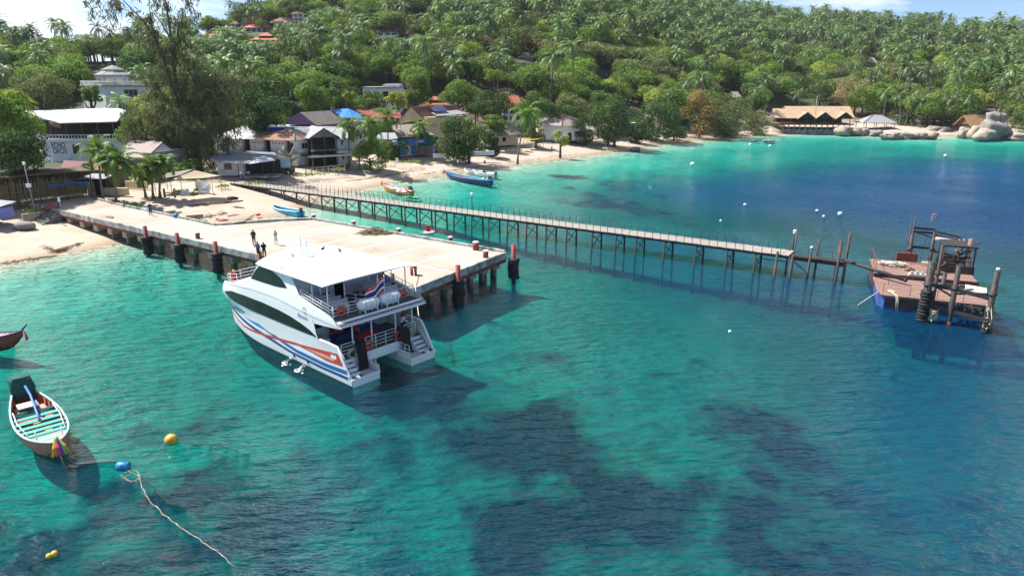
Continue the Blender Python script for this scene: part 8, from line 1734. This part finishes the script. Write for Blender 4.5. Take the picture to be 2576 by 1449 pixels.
# ================================================================== things along the left shore
FA, FB = at(-40, 524, 2.6), at(243, 494, 2.6); fv = FB - FA; FL = fv.length
o = thing('bamboo_fence', 'tall see-through bamboo stick fence beside the stairs under the leafy trees', 'fence', FA, math.atan2(fv.y, fv.x)); g = random.Random(6); s0 = None; x = 0
while x < FL:
    hgt_ = g.uniform(2.6, 3.5) * (1 if x < FL * .8 else .75); c = MB().cyl((0, 0, -.3), (0, 0, 1), .045, n=5).build('stick', m_bamboo, o) if s0 is None else s0.copy()
    if s0 is not None: COL.objects.link(c)
    s0 = s0 or c; c.location = (x, g.uniform(-.06, .06), 0); c.scale = (1, 1, hgt_); c.rotation_euler = (g.uniform(-.04, .04), g.uniform(-.05, .05), 0); x += g.uniform(.07, .15)
for z in (.5, 1.7, 2.7): MB().tube([(0, -.06, z), (FL, -.06, z + .05)], .04, 5).build('rail', m_bamboo, o)
m_drift0 = M('dark_brown_cover', (.10, .075, .05), .95, .3, 3, bump=.6, bscale=6)
o = thing('pergola', 'rough pole pergola roof above the bamboo fence', 'pergola', FA, math.atan2(fv.y, fv.x))
for y in (-.8, 1.5, 4.0): MB().tube([(FL * t, y + g.uniform(-.2, .2), 3.9 + g.uniform(-.15, .15)) for t in lin(-.05, 1, 7)], .08, 6).build('beam', m_bamboo, o)
for k in range(12): MB().tube([(FL * k / 11, -1.0, 4.0), (FL * k / 11 + .3, 4.4, 4.1)], .05, 5).build('rafter', m_bamboo, o)
MB().slab([(-.5, -1.1, 4.06), (FL * .97, -1.1, 4.0), (FL * .97, 4.6, 4.15), (-.5, 4.6, 4.2)], .1).build('added_shade_cover', m_drift0, o)  # cover slab added to throw shade on the fence below
MB().b2(-.5, FL, 4.3, 4.5, 0, 4).build('added_back_screen', m_drift0, o)  # dark sheet added to darken the gaps behind the fence
for k in range(5): MB().cyl((FL * k / 4.2, -.7, -.2), (FL * k / 4.2 + .1, -.7, 4), .09, n=6).build('post', m_wood, o)
for k in range(5): MB().cyl((FL * k / 4.2, 3.9, -.2), (FL * k / 4.2 + .1, 3.9, 4), .09, n=6).build('post', m_wood, o)
tg = MB(); vs = []
for i in range(7):
    for k in range(3): vs.append((FL * .56 + i * .85, -.75 - .25 * k, 2.5 - .12 * k - .12 * math.sin(i * 1.4)))
tag(tg.add(vs, [(i * 3 + k, (i + 1) * 3 + k, (i + 1) * 3 + k + 1, i * 3 + k + 1) for i in range(6) for k in range(2)]).build('blue_awning', m_bluet, None, FA, math.atan2(fv.y, fv.x)), 'strip of blue tarpaulin hung along the bamboo fence', 'awning')
o = lamp(at(88, 530, 2.5), ztop(at(88, 530, 2.5), 408) - 2.9, 'tall grey lamp post with two white lamps beside the bamboo fence', m_grey, (-.25, 0)); MB().box((-.15, -.1, 3.4), (.5, .35, .5)).build('lower_lamp', m_white, o)
o = thing('beach_stall', 'blue and white beach stall with a sheet roof at the left edge', 'stall', at(-10, 560, 1.6), R(-20)); MB().b2(-2.2, 1.6, -.9, 1.5, .6, 2.0).build('wall', M('lilac_blue_boards', (.20, .24, .55), .8, .15), o); MB().b2(-2.2, 1.7, -1.0, -.903, .1, 1.0).build('counter', m_white, o); MB().slab([(-2.6, -1.6, 2.15), (2.0, -1.6, 2.1), (2.0, 1.8, 2.6), (-2.6, 1.8, 2.65)], .08).build('roof', m_palegr, o)
for x in (-2, 1.5): MB().b2(x - .06, x + .06, -1.1, -.98, -1.2, 2.15).build('post', m_bluef, o)
lump('rubble_heap', at(62, 575, 1.0), (1.5, .9, .6), m_stone, 'heap of grey rubble at the foot of the beach stall', 'rubble', 3); lump('covered_pile', at(132, 528, 2.4), (1.1, .6, .5), M('dull_red_cloth', (.30, .07, .07), .9, .2), 'pile under a dull red cover by the fence', 'pile', 4)
o = thing('beach_kiosk', 'dark open kiosk with pale counter left of the two big palms', 'kiosk', at(262, 488, 2.5), R(-5)); MB().b2(-2.6, .4, 0, 2, .0, 2.4).build('wall', m_dark, o); MB().slab([(-2.9, -1.2, 2.5), (1.2, -1.2, 2.5), (1.2, 2.2, 2.8), (-2.9, 2.2, 2.8)], .08).build('roof', m_palegr, o); MB().b2(.2, 4.2, -.6, -.1, -.1, 1.0).build('counter', m_cream, o)
t = thing('banner', 'blue and white upright banner by the bamboo fence end', 'banner', at(228, 492, 2.5)); MB().b2(-.3, .3, -.03, .03, .1, 2.1).build('cloth', m_poster, t); MB().cyl((.32, 0, 0), (.32, 0, 2.3), .03, n=5).build('pole', m_iron, t)
t = thing('sign_post', 'small white sign post at the pier root', 'sign', pw(-1.2, .4, 2.66)); MB().cyl((0, 0, 0), (0, 0, 1.0), .035, n=5).build('pole', m_white, t); MB().box((0, 0, 1.25), (.3, .05, .65)).build('plate', m_white, t)
# shade sails and seats
o = thing('shade_sail', 'cream shade sail nearer the water on bamboo poles', 'shade sail', at(480, 489, 2.4), R(8)); zz_ = [(-2.6, -.4, 2.3), (3.4, -.3, 2.7), (4.0, 2.6, 2.4), (.2, 3.0, 3.3)]
def sail(o, C, mat, sag=.35):
    n = 6; vs = []
    for i in range(n + 1):
        for j in range(n + 1): a, b = i / n, j / n; p = Vector(C[0]).lerp(Vector(C[1]), a).lerp(Vector(C[3]).lerp(Vector(C[2]), a), b); p.z -= sag * math.sin(math.pi * a) * math.sin(math.pi * b); vs.append(p)
    q = MB().add(vs, [(i * (n + 1) + j, (i + 1) * (n + 1) + j, (i + 1) * (n + 1) + j + 1, i * (n + 1) + j + 1) for i in range(n) for j in range(n)], 0, True).build('cloth', mat, o)
    for c in C: MB().cyl((c[0], c[1], -.2), (c[0], c[1], c[2] + .15), .045, n=6).build('pole', m_bamboo, o)
m_sail = leafmat('sail_cloth', (.55, .48, .34), (.58, .50, .36), .4, .6, .02); sail(o, zz_, m_sail)
o = thing('shade_sail', 'grey-brown shade sail left of the cream one', 'shade sail', at(448, 484, 2.4), R(4)); sail(o, [(-3.4, 0, 2.0), (.4, .6, 2.6), (1.6, 3.4, 3.2), (-2.8, 3.2, 2.6)], leafmat('sail_cloth_grey', (.26, .24, .20), (.28, .26, .22), .3, .6, .02))
o = thing('shade_sail', 'small yellow shade sail on the beach before the thatched hut', 'shade sail', at(1342, 372, 2.0), R(10)); sail(o, [(-2.6, 0, 1.9), (2.6, 0, 2.5), (2.2, 2.6, 2.0), (-2.2, 2.2, 2.4)], leafmat('sail_cloth_yellow', (.62, .42, .10), (.66, .46, .14), .4, .6, .02))
def chair(label, u, v, rz, mat=m_white):
    o = thing('beach_chair', label, 'chair', at(u, v, 2.45), rz, 'white beach chairs'); MB().b2(-.3, .3, -.3, .3, .38, .44).build('seat', mat, o); MB().box((0, .34, .75), (.6, .06, .75)).build('backrest', mat, o)
    for x in (-.26, .26):
        for y in (-.26, .26): MB().b2(x - .03, x + .03, y - .03, y + .03, 0, .38).build('leg', mat, o)
for i, (u, v, lab) in enumerate(((458, 496, 'left white chair of the pair under the cream shade sail'), (470, 495, 'right white chair of the pair under the cream shade sail'), (508, 490, 'left white chair right of the cream shade sail'), (522, 489, 'right white chair right of the cream shade sail'), (1000, 412, 'white plastic chair on the sand beside the leaning pale palm'))): chair(lab, u, v, R(-10 + 8 * i))
o = thing('white_bench', 'white high-backed bench behind the chairs by the shade sail', 'bench', at(512, 478, 2.45), R(-5)); MB().b2(-1.0, 1.0, -.3, .3, .4, .46).build('seat', m_white, o); MB().b2(-1.0, 1.0, .3, .36, .46, 1.3).build('backrest', m_white, o); MB().b2(-1.06, -1.0, -.4, .36, 0, 1.2).b2(1.0, 1.06, -.4, .36, 0, 1.0).build('armrest', m_white, o)
tufts('potted_plant', '', [(at(488, 492, 2.4), .4)], 90, 'light', 9, .9, 'thing'); bpy.data.objects['potted_plant']['label'] = 'small bright yellow-green plant beside the shade sail pole'; bpy.data.objects['potted_plant']['category'] = 'plant'
o = thing('bamboo_rack', 'small bamboo rack table left of the chairs', 'table', at(428, 498, 2.4)); MB().b2(-.8, .8, -.3, .3, .75, .8).b2(-.8, .8, -.3, .3, .3, .34).build('shelf', m_bamboo, o)
for x in (-.78, .78): MB().b2(x - .04, x + .04, -.3, .3, 0, 1.4).build('leg', m_bamboo, o)
lump('black_basket', at(585, 502, 2.0), (.9, .4, .28), m_black, 'black upturned basket lying on the shaded sand', 'basket', 5); lump('red_bag', at(649, 542, .4), (.4, .25, .18), m_redp, 'small red bag on the wet sand by the pier corner', 'bag', 6); lump('blue_tarp', at(366, 530, 2.3), (.9, .5, .3), m_bluet, 'small blue tarpaulin bundle on the sand behind the dark-clothed person', 'tarpaulin', 7)
tag(MB().box((0, 0, .25), (2.2, 1.0, .5)).build('concrete_block', m_cap, None, at(490, 548, .9), R(25)), 'pale concrete block on the sand behind the pier approach', 'block')
o = thing('red_bag', 'red and white towel heap by the inside corner of the pier', 'towel', at(560, 556, .7)); MB().ball((0, 0, .12), (.9, .35, .16), 8, 5).build('cloth', m_redp, o); MB().ball((-.8, .2, .2), (.3, .2, .2), 8, 5).build('cushion', m_grn, o)
m_drift = M('driftwood', (.22, .17, .12), .9, .25, 4)
for i, (p, q, lab) in enumerate((((590, 545), (636, 520), 'straight driftwood pole on the sand by the pier corner'), ((570, 530), (600, 522), 'short driftwood stick further up the sand'), ((612, 533), (630, 527), 'bent driftwood stick near the blue boat'), ((470, 510), (610, 492), 'long driftwood trunk lying at the edge of the shade'))):
    a, b = at(*p, 1.3 if i < 3 else 1.9), at(*q, 1.5 if i < 3 else 2.1); a.z = gz(a.x, a.y) + .05; b.z = gz(b.x, b.y) + .08; md = (a + b) / 2 + Vector((.1, .1, .06)); tag(MB().tube([a, md, b], [.06, .07, .04] if i < 3 else [.10, .16, .09], 6).build('driftwood', m_drift), lab, 'driftwood')
def wrack(pts, n, seed, label):
    g = random.Random(seed); mb = MB(); P = [G(u, v) for u, v in pts]
    for i in range(n):
        k = g.random() * (len(P) - 1); a = P[int(k)].lerp(P[min(int(k) + 1, len(P) - 1)], k - int(k)); x, y = a.x + g.gauss(0, .22), a.y + g.gauss(0, .22); an = g.uniform(0, 6.28); l = g.uniform(.1, .5); z = gz(x, y) if i % 8 == 0 or i == 0 else z_
        z_ = z; mb.tube([(x - l * math.cos(an), y - l * math.sin(an), z + .01), (x, y, z + .07), (x + l * math.cos(an), y + l * math.sin(an), z + .01)], .025, 4)
    return kind(mb.build('seaweed_wrack', m_drift), 'stuff')
wrack([(0, 664), (60, 655), (130, 646)], 160, 1, ''); wrack([(100, 618), (140, 636), (160, 632), (205, 612)], 200, 2, ''); wrack([(410, 545), (470, 556), (520, 548), (570, 536)], 220, 3, ''); wrack([(1060, 440), (1150, 428), (1300, 408), (1450, 388)], 200, 4, ''); wrack([(870, 458), (960, 446), (1050, 430)], 160, 5, '')
# cut tree, wooden fence, dish by the guesthouse
o = thing('cut_tree', 'pale cut-back tree trunk with stubby branches in front of the guesthouse', 'tree stump', at(733, 428, 2.4)); m_pale = M('pale_bark', (.34, .28, .22), .9, .2, 2)
MB().tube([(0, 0, -.3), (-.1, 0, 1.6), (-.3, 0, 2.6)], [.5, .42, .36], 8).tube([(-.3, 0, 2.4), (-1.0, 0, 3.6), (-1.2, .1, 4.4)], [.34, .3, .26], 7).tube([(-.2, 0, 2.4), (.5, .1, 3.4), (.9, 0, 4.3)], [.32, .28, .22], 7).tube([(0, 0, 1.6), (.9, -.2, 2.1), (1.6, -.2, 2.5)], [.3, .24, .2], 7).tube([(-.4, 0, 2.6), (-1.5, -.3, 3.0), (-2.0, -.3, 3.6)], [.24, .2, .15], 7).build('trunk', m_pale, o)
wa, wb = at(770, 440, 2.3), at(868, 428, 2.4); wv_ = wb - wa; o = thing('wooden_fence', 'low weathered wooden rail fence in front of the dark awning', 'fence', wa, math.atan2(wv_.y, wv_.x))
for k in range(8): MB().b2(wv_.length * k / 7 - .07, wv_.length * k / 7 + .07, -.07, .07, -.2, 1.15).build('post', m_plank, o)
for z in (.55, 1.05): MB().b2(-.1, wv_.length + .1, -.04, .04, z, z + .1).build('rail', m_plank, o)
o = thing('satellite_dish', 'white satellite dish above the round beach almond tree', 'satellite dish', dep(1103, 309, 176)); MB().ball((0, 0, .2), (.75, .25, .5), 12, 6).build('dish', m_white, o); MB().cyl((0, .2, -1.5), (0, .2, .2), .05, n=6).build('pole', m_iron, o)
o = thing('utility_pole', 'thin grey utility pole before the three-gabled restaurant', 'pole', at(2046, 330, 1)); zt = ztop(at(2046, 330, 1), 242) - 1; MB().cyl((0, 0, 0), (0, 0, zt), .12, .08, n=7).build('shaft', m_grey, o); MB().cyl((0, 0, zt), (1.2, 0, zt + .5), .05, n=5).build('bracket', m_grey, o)
for i, (u, v, zt_, lab) in enumerate(((1008, 390, 330, 'thin grey pole with white globe left of the dive shop'),)):
    b_ = at(u, v, 2.4); lamp(b_, ztop(b_, zt_) - 2.4, lab, m_grey)
# ================================================================== thin sea haze
m_haze = bpy.data.materials.new('haze_air'); m_haze.use_nodes = True; N = m_haze.node_tree.nodes; N.remove(N['Principled BSDF'])
pv = N.new('ShaderNodeVolumePrincipled'); pv.inputs['Color'].default_value = (.86, .92, 1, 1); pv.inputs['Density'].default_value = .00007; pv.inputs['Anisotropy'].default_value = 0.0
m_haze.node_tree.links.new(pv.outputs[0], N['Material Output'].inputs['Volume'])
kind(MB().b2(-1120, 1120, -60, 900, -16, 190).build('haze', m_haze), 'stuff')
cy.volume_bounces = 0
